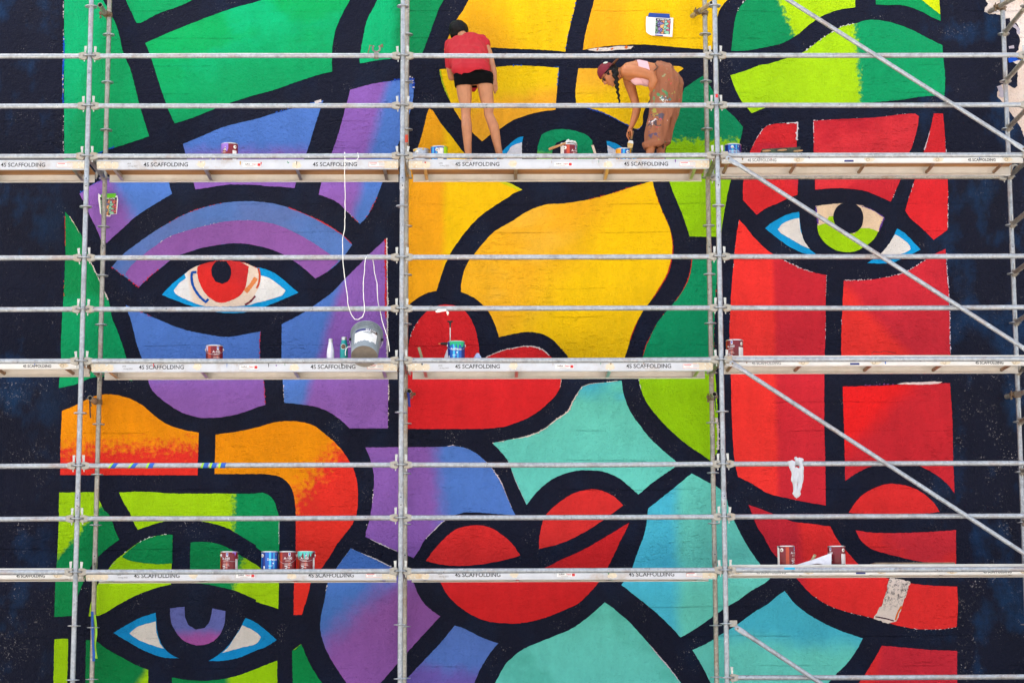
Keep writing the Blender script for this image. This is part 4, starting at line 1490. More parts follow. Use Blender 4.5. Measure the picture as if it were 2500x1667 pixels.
def make_tube_deck():
    """older deck: slim channel frame, board on top and round steel rungs"""
    r = empty('scaffold_deck')
    y0, y1, zb, zt = 0.135, 0.67, -0.044, 0.052
    xa, xb = 0.055, DL - 0.045
    bm = bmesh.new()
    c_beam(bm, xa, xb, y0, zb, zt, -1)
    fb = from_bm('front_beam', bm, M['alu_old'], r)
    bm = bmesh.new()
    c_beam(bm, xa, xb, y1, zb - 0.004, zt, 1)
    from_bm('back_beam', bm, M['alu_old'], r)
    bm = bmesh.new()
    box(bm, xa + 0.01, xb - 0.01, y0 + 0.006, y1 - 0.006, zt - 0.012, zt - 0.0055)
    from_bm('plywood_board', bm, M['ply'], r)
    for k, x in enumerate((0.13, 0.80, 1.485, 2.165, 2.84)):
        bm = bmesh.new()
        tube(bm, [(x, y0 - 0.004, -0.014), (x, y1 + 0.004, -0.014)], 0.0165, 12, hollow=0.08)
        o = from_bm('rung', bm, M['rib_rust'], r)
        smooth_by_angle(o)
        bm = bmesh.new()
        tube(bm, [(x, y0 + 0.004, -0.014), (x, y0 + 0.012, -0.014)], 0.0136, 10)
        from_bm('rung_bore', bm, M['bore'], o)
        rust_blot(fb, x + 0.01, -0.012, 0.12, 0.055, y0 - 0.0006, 60 + k)
    yf = y0 - 0.0008
    lettering('stencil_lettering', '4S SCAFFOLDING', 0.45, -0.018, 0.028, yf, M['ink_faint'], fb, 0.9, 0.0007)
    lettering('stencil_lettering', '4S SCAFFOLDING', 2.60, -0.018, 0.027, yf, M['ink'], fb, 0.9, 0.0009)
    decal('sticker', 1.30, -0.026, 0.09, 0.018, yf, M['navy_print'], fb)
    for x, s_ in ((xa, 1), (xb, -1)):
        bm = bmesh.new()
        prof = [(x, -0.03), (x, 0.045), (x - s_ * 0.04, 0.052), (x - s_ * 0.075, 0.04), (x - s_ * 0.075, 0.006), (x - s_ * 0.066, 0.006), (x - s_ * 0.06, 0.034), (x - s_ * 0.03, 0.036), (x - s_ * 0.01, 0.0)]
        for y in (y0 + 0.05, y1 - 0.05):
            prism(bm, prof, y - 0.02, y + 0.02)
        bmesh.ops.recalc_face_normals(bm, faces=bm.faces)
        from_bm('deck_hook', bm, M['cast'], r)
    return r


dk, tk = make_deck(), make_tube_deck()
used = {'d': False, 't': False}
WHERE = ['at the lowest level', 'at the middle level', 'at the top level']


def drip_mat(c):
    k = 'dry_drip_%d_%d_%d' % c
    return bpy.data.materials.get(k) or simple(k, c, 0.6)


def place_deck(kind, i, l, label, dz=0.0):
    src = dk if kind == 'd' else tk
    o = src if not used[kind] else copy_tree(src)
    used[kind] = True
    o.location = (BX[i], 0, LV[l] + dz)
    tag(o, label, 'deck', 'decks of the scaffold')
    r = random.Random(i * 10 + l)
    y = (0.24 if kind == 'd' else 0.135) - 0.0078
    for q in range(r.randint(2, 5)):
        c = r.choice(((28, 30, 48), (60, 110, 190), (120, 70, 150), (200, 40, 44), (0, 130, 80), (226, 170, 30), (150, 118, 78), (150, 118, 78), (90, 86, 80)))
        x, w_, top, ln = r.uniform(0.15, 2.85), r.uniform(0.004, 0.016), r.uniform(-0.01, 0.018), r.uniform(0.012, 0.045)
        if kind == 't': ln *= 0.6
        bm = bmesh.new()
        prof = [(x - w_ / 2, top), (x - w_ * 0.42, top - ln * 0.5), (x - w_ * 0.2, top - ln * 0.9), (x, top - ln), (x + w_ * 0.25, top - ln * 0.8), (x + w_ * 0.4, top - ln * 0.4), (x + w_ / 2, top)]
        prism(bm, prof, y, y + 0.0012)
        bmesh.ops.recalc_face_normals(bm, faces=bm.faces)
        from_bm('paint_drip', bm, drip_mat(c), o)


NAMES = {0: 'cut off by the left edge', 1: 'below the violet and green faces', 2: 'in front of the yellow face', 3: 'behind the diagonal braces'}
for l in range(3):
    for i in (1, 2):
        place_deck('d', i, l, ('aluminium deck with stencilled front beam %s, %s' % (WHERE[l], {1: 'second bay from the left', 2: 'bay in the middle'}[i])))
    place_deck('d' if l == 2 else 't', 0, l, 'deck %s cut off by the left edge of the picture' % WHERE[l], 0.0 if l == 2 else -0.012)
    place_deck('t', 3, l, 'slim framed deck with round rungs %s, behind the diagonal braces' % WHERE[l])

# ------------------------------------------------------------------ blob modelling helper
def ball_pts(p, r, n=10, m=6):
    out = [(p[0], p[1], p[2] + r), (p[0], p[1], p[2] - r)]
    for i in range(1, m):
        t = math.pi * i / m
        for j in range(n):
            a = 2 * math.pi * j / n
            out.append((p[0] + r * math.sin(t) * math.cos(a), p[1] + r * math.sin(t) * math.sin(a), p[2] + r * math.cos(t)))
    return out


def hull(bm, balls):
    """convex hull of a few balls (p, r)"""
    vs_ = []
    for p, r in balls:
        for q in ball_pts(p, r):
            vs_.append(bm.verts.new(q))
    res = bmesh.ops.convex_hull(bm, input=vs_)
    junk = [e for e in res.get('geom_interior', []) if isinstance(e, bmesh.types.BMVert)]
    junk += [e for e in res.get('geom_unused', []) if isinstance(e, bmesh.types.BMVert)]
    if junk:
        bmesh.ops.delete(bm, geom=list(set(junk)), context='VERTS')


def chain(bm, balls):
    for a, b in zip(balls[:-1], balls[1:]):
        hull(bm, [a, b])


def ellipsoid(bm, c, axes):
    """axes: three Vectors (half lengths)"""
    vs_ = []
    for q in ball_pts((0, 0, 0), 1.0, 16, 10):
        vs_.append(bm.verts.new(Vector(c) + axes[0] * q[0] + axes[1] * q[1] + axes[2] * q[2]))
    bmesh.ops.convex_hull(bm, input=vs_)


def fuse(name, bm, voxel, smooth_it, mat, parent, local, noise_amp=0.0, noise_scale=8.0, cuts=(), stretch=(1, 1, 1), ridged=False):
    """voxel-fuse everything in bm into one continuous skin, smooth it, optionally fold it with noise and trim it with planes"""
    me = bpy.data.meshes.new(name)
    bm.to_mesh(me); bm.free()
    ob = bpy.data.objects.new(name, me)
    COL.objects.link(ob)
    md = ob.modifiers.new('r', 'REMESH')
    md.mode = 'VOXEL'
    md.voxel_size = voxel
    sm = ob.modifiers.new('s', 'SMOOTH')
    sm.iterations = smooth_it
    sm.factor = 0.5
    bpy.context.view_layer.update()
    dg = bpy.context.evaluated_depsgraph_get()
    out = bpy.data.meshes.new_from_object(ob.evaluated_get(dg))
    bpy.data.objects.remove(ob)
    bpy.data.meshes.remove(me)
    bm = bmesh.new()
    bm.from_mesh(out)
    bpy.data.meshes.remove(out)
    bm.normal_update()
    if noise_amp:
        for v in bm.verts:
            q = Vector((v.co.x * stretch[0], v.co.y * stretch[1], v.co.z * stretch[2])) * noise_scale
            n_ = (0.55 - 2.2 * abs(mnoise.noise(q)) + 0.4 * mnoise.noise(q * 2.3)) if ridged else (mnoise.noise(q) + 0.5 * mnoise.noise(q * 2.3))
            v.co += v.normal * noise_amp * n_
    for co, no in cuts:
        bmesh.ops.bisect_plane(bm, geom=bm.verts[:] + bm.edges[:] + bm.faces[:], plane_co=co, plane_no=no, clear_outer=True)
    return from_bm(name, bm, mat, parent, True, local)


# ------------------------------------------------------------------ paint tins
TINR, TINH = 0.0825, 0.193
M['maroon'] = simple('maroon_tin_label', (120, 14, 26), 0.32, 0.0, 0.10, 30)
M['rust_band'] = simple('orange_red_label_band', (186, 62, 30), 0.32)
M['tinblue'] = simple('blue_tin_label', (14, 92, 186), 0.3, 0.0, 0.12, 20)
M['tinblue_l'] = simple('light_blue_label_band', (60, 186, 236), 0.3)
M['tinblue_d'] = simple('deep_blue_label_band', (16, 40, 124), 0.3)
M['ear'] = simple('cream_bail_ear', (238, 234, 224), 0.4)
M['inside'] = simple('tin_inside', (170, 170, 172), 0.4, 0.5)


def col_mat(c, rough=0.35):
    k = 'wet_paint_or_highlight_%d_%d_%d' % c
    return bpy.data.materials.get(k) or simple(k, c, rough, 0, 0.06, 30)


def wrap_rect(name, parent, a0, a1, z0, z1, mat, off=0.0008, r=TINR):
    n = max(2, int(abs(a1 - a0) / 7))
    bm = bmesh.new()
    A, B = [], []
    for i in range(n + 1):
        a = math.radians(a0 + (a1 - a0) * i / n)
        A.append(bm.verts.new(((r + off) * math.sin(a), -(r + off) * math.cos(a), z0)))
        B.append(bm.verts.new(((r + off) * math.sin(a), -(r + off) * math.cos(a), z1)))
    for i in range(n):
        bm.faces.new((A[i], A[i + 1], B[i + 1], B[i]))
    return from_bm(name, bm, mat, parent, True)


def wrap_text(name, parent, s, ang, z, h, mat, off=0.0016, squeeze=1.0, bold=0.0, r=TINR):
    me = text_mesh(s, h, squeeze, bold, 0.0)
    for v in me.vertices:
        a = math.radians(ang) + v.co.x / r
        zz = z + v.co.y
        v.co = ((r + off) * math.sin(a), -(r + off) * math.cos(a), zz)
    return link(name, me, mat, parent)


def drips_or_highlight(parent, a0, a1, zmin, zmax, col, seed, off=0.0022):
    """paint run down from the rim, or a painted highlight: columns of unequal length"""
    r = random.Random(seed)
    bm = bmesh.new()
    n = max(3, int(abs(a1 - a0) / 5))
    ln = []
    for i in range(n + 1):
        t = mnoise.noise(Vector((i * 0.55, seed * 3.7, 0.3))) * 0.9 + 0.45
        ln.append(min(1, max(0.06, t)))
    top = TINH - 0.002
    rr = TINR + off
    A, B = [], []
    for i in range(n + 1):
        a = math.radians(a0 + (a1 - a0) * i / n)
        A.append(bm.verts.new((rr * math.sin(a), -rr * math.cos(a), top)))
        B.append(bm.verts.new((rr * math.sin(a), -rr * math.cos(a), top - zmin - (zmax - zmin) * ln[i])))
    for i in range(n):
        bm.faces.new((B[i], B[i + 1], A[i + 1], A[i]))
    return from_bm('paint_run_or_highlight', bm, col_mat(col), parent, True)


def bail(parent, ang, droop, r=TINR):
    """wire bail between two ears, hanging to one side"""
    a = math.radians(ang)
    ex = Vector((math.cos(a), math.sin(a), 0))      # ear axis
    fr = Vector((math.sin(a), -math.cos(a), 0))
    pts = []
    for i in range(15):
        t = math.pi * i / 14
        p = ex * (math.cos(t) * (r + 0.008)) + fr * (math.sin(t) * (r + 0.012))
        p.z = TINH * 0.80 - math.sin(t) * droop
        pts.append(p)
    bm = bmesh.new()
    tube(bm, pts, 0.0016, 6)
    from_bm('bail_wire', bm, M['steel'], parent, True)
    for s_ in (1, -1):
        e = ex * s_
        bm = bmesh.new()
        tube(bm, [e * (r - 0.002) + Vector((0, 0, TINH * 0.8)), e * (r + 0.004) + Vector((0, 0, TINH * 0.8))], [0.016, 0.013], 12)
        tube(bm, [e * (r + 0.003) + Vector((0, 0, TINH * 0.8)), e * (r + 0.010) + Vector((0, 0, TINH * 0.8))], 0.0055, 8)
        from_bm('bail_ear', bm, M['ear'], parent, True)


def tin(px, lvl, Y, label, kind='maroon', text='A-100', tang=0, panel=None, ear=70, runs=(), open_col=None, dz=0.0, right=False, ear_disc=None, droop=0.06, seed=1):
    z = LV[lvl] + (0.048 if right else 0.014) + dz
    # solve x on the line of sight at that depth
    lo = at(px, 700, Y)
    q = None
    y0_, y1_ = -400.0, 2200.0
    for _ in range(40):
        ym = (y0_ + y1_) / 2
        q = at(px, ym, Y)
        if q.z > z: y0_ = ym
        else: y1_ = ym
    o = empty('paint_tin', (q.x, Y, z), label, 'paint tin', 'paint tins on the scaffold decks')
    body_m = {'maroon': M['maroon'], 'blue': M['tinblue'], 'silver': M['steel']}[kind]
    bm = bmesh.new()
    lathe(bm, [(0, 0.004), (TINR - 0.006, 0.004), (TINR - 0.001, 0.008), (TINR, 0.011), (TINR, TINH - 0.012), (TINR - 0.002, TINH - 0.008), (TINR - 0.004, TINH - 0.03), (0, TINH - 0.03)], 36)
    b = from_bm('tin_body', bm, body_m, o, False)
    smooth_by_angle(b)
    for zz, nm in ((0.006, 'bottom_rim'), (TINH - 0.006, 'top_rim')):
        bm = bmesh.new()
        lathe(bm, [(TINR - 0.006, zz - 0.005), (TINR + 0.0015, zz - 0.005), (TINR + 0.003, zz), (TINR + 0.0015, zz + 0.005), (TINR - 0.006, zz + 0.006), (TINR - 0.008, zz)], 36)
        smooth_by_angle(from_bm(nm, bm, M['steel'], o))
    if open_col:
        bm = bmesh.new()
        lathe(bm, [(0, TINH - 0.022), (TINR - 0.005, TINH - 0.022)], 28)
        from_bm('paint_surface', bm, col_mat(open_col, 0.2), o, True)
    else:
        bm = bmesh.new()
        lathe(bm, [(TINR - 0.008, TINH - 0.004), (TINR - 0.014, TINH - 0.010), (0, TINH - 0.009)], 28)
        from_bm('lid', bm, M['steel'], o, True)
    if kind == 'maroon':
        wrap_rect('label_band', o, tang - 62, tang - 40, 0.014, TINH - 0.014, M['rust_band'])
        wrap_rect('label_band', o, tang + 2, tang + 12, 0.014, 0.085, M['rust_band'])
        wrap_rect('logo', o, tang + 2, tang + 16, 0.142, 0.176, M['white'], 0.0012)
        wrap_rect('logo', o, tang + 4.5, tang + 13.5, 0.151, 0.174, col_mat((70, 72, 180)), 0.0016)
        if text: wrap_text('brand_lettering', o, text, tang, 0.122, 0.021, M['white'], 0.0016, 1.05, 0.0004)
        for k, (w, zz, hh) in enumerate(((34, 0.100, 0.004), (38, 0.091, 0.003), (40, 0.070, 0.004), (44, 0.062, 0.003), (50, 0.053, 0.0025), (20, 0.043, 0.007), (26, 0.034, 0.004), (14, 0.024, 0.006))):
            wrap_rect('label_print', o, tang - w / 2 - (12 if k in (5, 7) else 0), tang + w / 2 - (14 if k in (5, 7) else 0), zz, zz + hh, col_mat((226, 186, 176)) if k < 4 else M['white'], 0.0013)
    elif kind == 'blue':
        wrap_rect('label_band', o, tang - 75, tang - 48, 0.014, TINH - 0.014, M['tinblue_d'])
        wrap_rect('label_band', o, tang - 22, tang - 8, 0.014, TINH - 0.014, M['tinblue_l'])
        wrap_rect('label_band', o, tang + 8, tang + 15, 0.014, TINH - 0.014, M['tinblue_l'])
        wrap_rect('label_band', o, tang + 38, tang + 80, 0.014, TINH - 0.014, M['tinblue_d'])
        wrap_rect('logo', o, tang + 22, tang + 33, 0.145, 0.174, M['navy_print'], 0.0012)
        wrap_rect('logo', o, tang + 26, tang + 29, 0.152, 0.170, M['white'], 0.0016)
        if text: wrap_text('brand_lettering', o, text, tang, 0.112, 0.020, M['white'], 0.0016, 0.95, 0.0004)
        wrap_rect('label_print', o, tang + 2, tang + 10, 0.070, 0.082, M['white'], 0.0013)
        for k, zz in enumerate((0.052, 0.044, 0.026)):
            wrap_rect('label_print', o, tang - 26, tang + 4 - 8 * k, zz, zz + 0.003, col_mat((206, 226, 240)), 0.0013)
        wrap_rect('label_print', o, tang - 62, tang - 50, 0.016, 0.05, M['white'], 0.0013)
    if panel:
        wrap_rect('instruction_panel', o, panel[0], panel[1], 0.014, panel[2] if len(panel) > 2 else 0.115, M['offwhite'], 0.0011)
    if ear_disc is not None:
        a = math.radians(ear_disc)
        e = Vector((math.sin(a), -math.cos(a), 0))
        bm = bmesh.new()
        tube(bm, [e * (TINR - 0.001) + Vector((0, 0, 0.150)), e * (TINR + 0.0045) + Vector((0, 0, 0.150))], [0.019, 0.016], 16)
        d_ = from_bm('ear_disc', bm, M['ear'], o, True)
        bm = bmesh.new()
        tube(bm, [e * (TINR + 0.0044) + Vector((0, 0, 0.150)), e * (TINR + 0.009) + Vector((0, 0, 0.150))], 0.006, 8)
        from_bm('ear_rivet', bm, M['bolt'], d_, True)
    else:
        bail(o, ear - 90 + 90, droop)
    for k, (a0, a1, l0, l1, c) in enumerate(runs):
        drips_or_highlight(o, a0, a1, l0, l1, c, seed + k)
    return o


VIO = (146, 104, 196)
tin(560, 2, 0.36, 'maroon tin half covered in violet paint, alone under the violet temple on the top deck', tang=-38, panel=(28, 62), ear_disc=46, runs=((-85, -2, 0.03, 0.12, VIO),), seed=3)
tin(1029, 2, 0.60, 'plain silver tin with yellow paint round its rim on the top deck', 'silver', None, ear=60, open_col=(246, 196, 10), runs=((-80, -30, 0.01, 0.05, (240, 190, 10)), (5, 20, 0.01, 0.03, (240, 190, 10))), seed=5)
tin(1072, 2, 0.50, 'blue and white tin smeared with lime paint beside a yellow cloth', 'blue', None, -30, panel=(-8, 32, 0.17), ear_disc=-12, open_col=(160, 214, 4), runs=((34, 88, 0.06, 0.13, (164, 216, 6)),), seed=7)
tin(1389, 2, 0.42, 'maroon tin with a white rag on its lid below the green iris', tang=44, panel=(-80, -38, 0.175), ear_disc=-30, seed=9)
tin(1524, 2, 0.60, 'blue tin smeared with orange paint under the loaded brush', 'blue', None, 10, panel=(62, 88), ear_disc=24, open_col=(255, 180, 20), runs=((-85, -25, 0.05, 0.14, (246, 168, 30)), (40, 55, 0.02, 0.08, (250, 190, 40))), seed=11)
tin(1790, 2, 0.56, 'blue tin behind the head of the uppermost full diagonal brace', 'blue', 'Resilience', 6, right=True, ear=80, seed=13)
tin(523, 1, 0.42, 'maroon tin alone under the violet eye on the middle deck', tang=22, ear=6, runs=((-80, -40, 0.02, 0.1, (196, 178, 204)),), seed=15)  # the pale run on its left is a highlight put into the colour
tin(1114, 1, 0.36, 'blue tin with green paint over its top in front of a hand sprayer', 'blue', 'Resilience', 0, ear=4, open_col=(0, 168, 110), dz=0.026, runs=((-50, 60, 0.02, 0.085, (0, 170, 112)),), seed=17)
tin(1794, 1, 0.36, 'maroon tin with a white side panel next to the right post on the middle deck', tang=-34, panel=(22, 70), ear_disc=48, right=True, seed=19)
tin(559, 0, 0.36, 'maroon tin standing apart from the row of three on the lowest deck', tang=-16, panel=(52, 82, 0.12), ear=30, runs=((28, 58, 0.01, 0.06, VIO),), seed=21)
tin(658.5, 0, 0.36, 'blue tin at the left of the row of three on the lowest deck', 'blue', 'Duration', 22, ear=25, ear_disc=-52, seed=23)
tin(702, 0, 0.36, 'maroon tin in the middle of the row of three on the lowest deck', tang=8, ear=-2, panel=(-86, -74, 0.08), droop=0.085, seed=25)
tin(747, 0, 0.36, 'maroon tin with turquoise paint runs at the right of the row of three', tang=-6, panel=(56, 80, 0.13), ear=6, open_col=(84, 200, 186), runs=((-88, 52, 0.008, 0.085, (84, 200, 186)),), seed=28)
tin(1920, 0, 0.30, 'maroon tin left of the white paint tray on the lowest deck', tang=52, panel=(-88, -56, 0.18), ear_disc=-38, right=True, runs=((-66, -50, 0.01, 0.04, (22, 24, 34)),), seed=31)
tin(2043, 0, 0.34, 'maroon tin right of the white paint tray on the lowest deck', tang=-62, panel=(24, 84), ear_disc=42, right=True, seed=33)


# ------------------------------------------------------------------ small things
def base_pt(px, lvl, Y, dz=0.0, right=False):
    z = LV[lvl] + (0.048 if right else 0.014) + dz
    y0_, y1_ = -400.0, 2200.0
    for _ in range(40):
        ym = (y0_ + y1_) / 2
        q = at(px, ym, Y)
        if q.z > z: y0_ = ym
        else: y1_ = ym
    return Vector((q.x, Y, z))


def one(name, bm, mat, loc, label, cat, group=None, smooth=True):
    o = from_bm(name, bm, mat, None, False, loc)
    o.location = loc
    if smooth: smooth_by_angle(o)
    return tag(o, label, cat, group)


def cloth(name, loc, sx, sy, h, mat, label, seed, cat='cloth'):
    """crumpled sheet lying on a deck"""
    bm = bmesh.new()
    n = 22
    g = []
    for i in range(n + 1):
        row = []
        for j in range(n + 1):
            u, v = i / n - 0.5, j / n - 0.5
            r = math.sqrt(u * u + v * v) * 2
            q = Vector((u * 5 + seed, v * 5, seed * 0.7))
            k = max(0.0, 1 - r ** 2)
            z = 0.004 + h * (0.25 + 0.75 * abs(mnoise.noise(q)) * 2.2) * k + 0.006 * abs(mnoise.noise(q * 3))
            w = 1 + 0.25 * mnoise.noise(Vector((u * 3, v * 3, seed)))
            row.append(bm.verts.new((loc.x + u * sx * w, loc.y + v * sy * w, loc.z + z)))
        g.append(row)
    for i in range(n):
        for j in range(n):
            bm.faces.new((g[i][j], g[i + 1][j], g[i + 1][j + 1], g[i][j + 1]))
    return one(name, bm, mat, loc, label, cat)


cloth('plastic_sheet', base_pt(1110, 2, 0.46), 0.24, 0.16, 0.08, simple('yellow_plastic', (252, 214, 10), 0.35), 'crumpled yellow plastic by the feet of the person in red', 2.3, 'plastic sheet')
cloth('rag', base_pt(1164, 1, 0.40), 0.26, 0.16, 0.075, simple('pale_blue_cotton', (168, 186, 226), 0.85), 'pale blue rag crumpled right of the green topped tin', 5.1, 'rag')
cloth('rag', base_pt(444, 2, 0.40), 0.10, 0.10, 0.035, simple('black_rag', (26, 26, 32), 0.9), 'small black rag on the top deck left of the violet smeared tin', 7.7, 'rag')

# roll of tape lying on the top deck
p = base_pt(520, 2, 0.32)
bm = bmesh.new()
ring = []
for k in range(24):
    a = 2 * math.pi * k / 24
    ring.append([bm.verts.new((p.x + r * math.cos(a), p.y + yy, p.z + 0.026 + r * math.sin(a) * 0.9)) for r, yy in ((0.033, -0.012), (0.033, 0.012), (0.022, 0.012), (0.022, -0.012))])
for k in range(24):
    a, b = ring[k], ring[(k + 1) % 24]
    for j in range(4):
        bm.faces.new((a[j], a[(j + 1) % 4], b[(j + 1) % 4], b[j]))
bmesh.ops.recalc_face_normals(bm, faces=bm.faces)
one('tape_roll', bm, simple('cream_tape', (226, 214, 176), 0.6), p, 'cream roll of tape standing on the top deck beside the violet smeared tin', 'tape roll')

# rag and stick on the maroon tin
p = base_pt(1389, 2, 0.42)
p.z += TINH
bm = bmesh.new()
hull(bm, [((p.x - 0.05, p.y, p.z + 0.012), 0.012), ((p.x + 0.06, p.y - 0.03, p.z + 0.02), 0.014), ((p.x + 0.07, p.y + 0.03, p.z + 0.012), 0.012)])
hull(bm, [((p.x - 0.02, p.y, p.z + 0.02), 0.014), ((p.x - 0.004, p.y, p.z + 0.055), 0.010)])
hull(bm, [((p.x - 0.07, p.y - 0.02, p.z + 0.008), 0.009), ((p.x + 0.03, p.y - 0.05, p.z + 0.026), 0.012)])
rg = fuse('rag', bm, 0.005, 3, simple('white_rag', (212, 214, 212), 0.85), None, p, 0.008, 40)
rg.location = p
tag(rg, 'white rag bunched on the lid of the maroon tin', 'rag')
bm = bmesh.new()
a, b = p + Vector((-0.20, -0.05, -0.055)), p + Vector((-0.03, -0.075, 0.004))
tube(bm, [a, a + (b - a) * 0.1, b], [0.011, 0.014, 0.010], 8)
one('brush_handle', bm, simple('wood_handle', (176, 128, 82), 0.6), a, 'wooden brush handle resting against the maroon tin with the rag', 'brush')
# stirring sticks
def stick(p, q, w, mat, label):
    p, q = Vector(p), Vector(q)
    bm = bmesh.new()
    d = (q - p).normalized()
    x = d.cross(Vector((0, 1, 0))).normalized()
    y = x.cross(d)
    A = [bm.verts.new(p + x * a * w / 2 + y * b * 0.0025) for a, b in ((-1, -1), (1, -1), (1, 1), (-1, 1))]
    B = [bm.verts.new(q + x * a * w / 2 + y * b * 0.0025) for a, b in ((-1, -1), (1, -1), (1, 1), (-1, 1))]
    bm.faces.new(A); bm.faces.new(B)
    for j in range(4): bm.faces.new((A[j], A[(j + 1) % 4], B[(j + 1) % 4], B[j]))
    bmesh.ops.recalc_face_normals(bm, faces=bm.faces)
    return one('stir_stick', bm, mat, p, label, 'stick', None, False)


WOOD = simple('pale_wood', (206, 184, 158), 0.7, stain=(120, 96, 70), stain_amt=0.5)
b0 = base_pt(1463, 2, 0.5)
stick(b0, at(1446.5, 355, 0.62), 0.024, WOOD, 'pale stirring stick leaning right of the green iris on the top deck')
b0 = base_pt(1034, 1, 0.42, 0.01)
stick(b0, at(1022.5, 848, 0.46), 0.026, simple('greenish_wood', (150, 140, 104), 0.7), 'stirring stick leaning left of the hand sprayer on the middle deck')

# dark board under the stick, loose boards on the right-hand decks
def board(px0, px1, lvl, Y, d, t, mat, label, right, tilt=0.0):
    a, b = base_pt(px0, lvl, Y, 0.001, right), base_pt(px1, lvl, Y, 0.001, right)
    bm = bmesh.new()
    box(bm, a.x, b.x, Y, Y + d, a.z, a.z + t)
    bmesh.ops.bevel(bm, geom=list(bm.edges), offset=0.002, segments=1, affect='EDGES')
    for v in bm.verts:
        v.co.z += (v.co.x - a.x) * tilt
    return one('loose_board', bm, mat, a, label, 'board', None, False)


board(1000, 1092, 1, 0.40, 0.14, 0.012, simple('black_painted_board', (34, 30, 30), 0.6, stain=(150, 130, 110), stain_amt=0.6), 'thin black smeared board lying under the leaning stick', False)
GW = simple('grey_weathered_board', (136, 116, 96), 0.8, var=0.2, scale=18)
board(2127, 2318, 1, 0.20, 0.24, 0.020, GW, 'weathered board lying on the middle deck behind the braces', True)
board(2136, 2332, 0, 0.16, 0.26, 0.024, GW, 'weathered board lying on the lowest deck right of the tins', True)
bm = bmesh.new()
q0 = base_pt(2128, 1, 0.3, 0.022, True)
pts = [at(x, y, 0.3) for x, y in ((2128, 862), (2135, 858), (2148, 860), (2158, 857.5), (2172, 859), (2190, 863))]
tube(bm, smooth_outline(pts, False, 0.01, 0.0), 0.0022, 6)
one('loose_wire', bm, M['black'], pts[0], 'thin dark wire curling over the board on the middle deck', 'wire')

# roller tray on the top right deck
p = base_pt(1864, 2, 0.17, 0.002, True)
q = base_pt(1953, 2, 0.17, 0.002, True)
o = empty('roller_tray', p, 'paint crusted black roller tray on the top deck below the red forehead', 'paint tray')
bm = bmesh.new()
w = q.x - p.x
prof = [(0, 0.030), (0.012, 0.0), (w - 0.05, 0.002), (w - 0.01, 0.040), (w + 0.012, 0.072), (w - 0.002, 0.080), (w - 0.03, 0.072), (0.0, 0.054), (-0.012, 0.052)]
prism(bm, prof, 0.0, 0.26)
bmesh.ops.recalc_face_normals(bm, faces=bm.faces)
from_bm('tray_shell', bm, simple('crusted_black_tray', (38, 44, 34), 0.6, 0, 0.3, 30, stain=(96, 120, 70), stain_amt=0.8), o)
bm = bmesh.new()
for k in range(5):
    c = Vector((0.03 + 0.3 * w * (k % 3) + 0.05 * k, -0.002, 0.034 + 0.008 * (k % 2)))
    ellipsoid(bm, c, (Vector((0.045, 0, 0.004)), Vector((0, 0.004, 0)), Vector((0, 0, 0.010))))
from_bm('dried_paint', bm, simple('dried_ochre_paint', (176, 132, 84), 0.5, stain=(60, 70, 44), stain_amt=0.6), o, True)

# white paint tray liner and cardboard tube on the lowest right deck
p = at(1945, 1377, 0.22)
p.z = base_pt(1945, 0, 0.22, 0, True).z
q = base_pt(2030, 0, 0.22, 0, True)
w = q.x - p.x
bm = bmesh.new()
A = [(0, 0.004), (0.10, 0.006), (0.20, 0.020), (0.235, 0.014), (0.27, 0.003), (w - 0.004, 0.003), (w, 0.118), (w - 0.015, 0.114), (0.16, 0.058), (0.0, 0.010)]
prism(bm, [(p.x + a, p.z + b) for a, b in A], 0.20, 0.38)
bmesh.ops.recalc_face_normals(bm, faces=bm.faces)
one('paint_tray', bm, simple('white_tray_liner', (224, 226, 236), 0.35), p, 'white plastic paint tray between two maroon tins on the lowest deck', 'paint tray')
bm = bmesh.new()
a, b = at(1983, 1366, 0.36), at(1990, 1354, 0.33)
tube(bm, [a - (b - a) * 0.6, b], 0.014, 14, hollow=0.04)
one('roller_sleeve', bm, simple('cardboard_core', (196, 180, 140), 0.8, stain=(70, 84, 50), stain_amt=0.6), a, 'cardboard roller core leaning behind the white paint tray', 'roller')
bm = bmesh.new()
p = base_pt(2030, 0, 0.22, 0, True)
prism(bm, [(p.x, p.z), (p.x + 0.115, p.z), (p.x + 0.12, p.z + 0.014), (p.x + 0.06, p.z + 0.009), (p.x + 0.005, p.z + 0.016)], 0.16, 0.22)
bmesh.ops.recalc_face_normals(bm, faces=bm.faces)
one('putty_knife', bm, M['black'], p, 'flat black scraper in front of the right maroon tin', 'scraper', None, False)

# bottles
def bottle(px, lvl, Y, prof, mat, capprof, capmat, label):
    p = base_pt(px, lvl, Y)
    o = empty('water_bottle', p, label, 'bottle', 'water bottles on the middle deck')
    bm = bmesh.new(); lathe(bm, prof, 28)
    smooth_by_angle(from_bm('bottle_body', bm, mat, o), 60)
    bm = bmesh.new(); lathe(bm, capprof, 24)
    smooth_by_angle(from_bm('bottle_cap', bm, capmat, o))
    return o


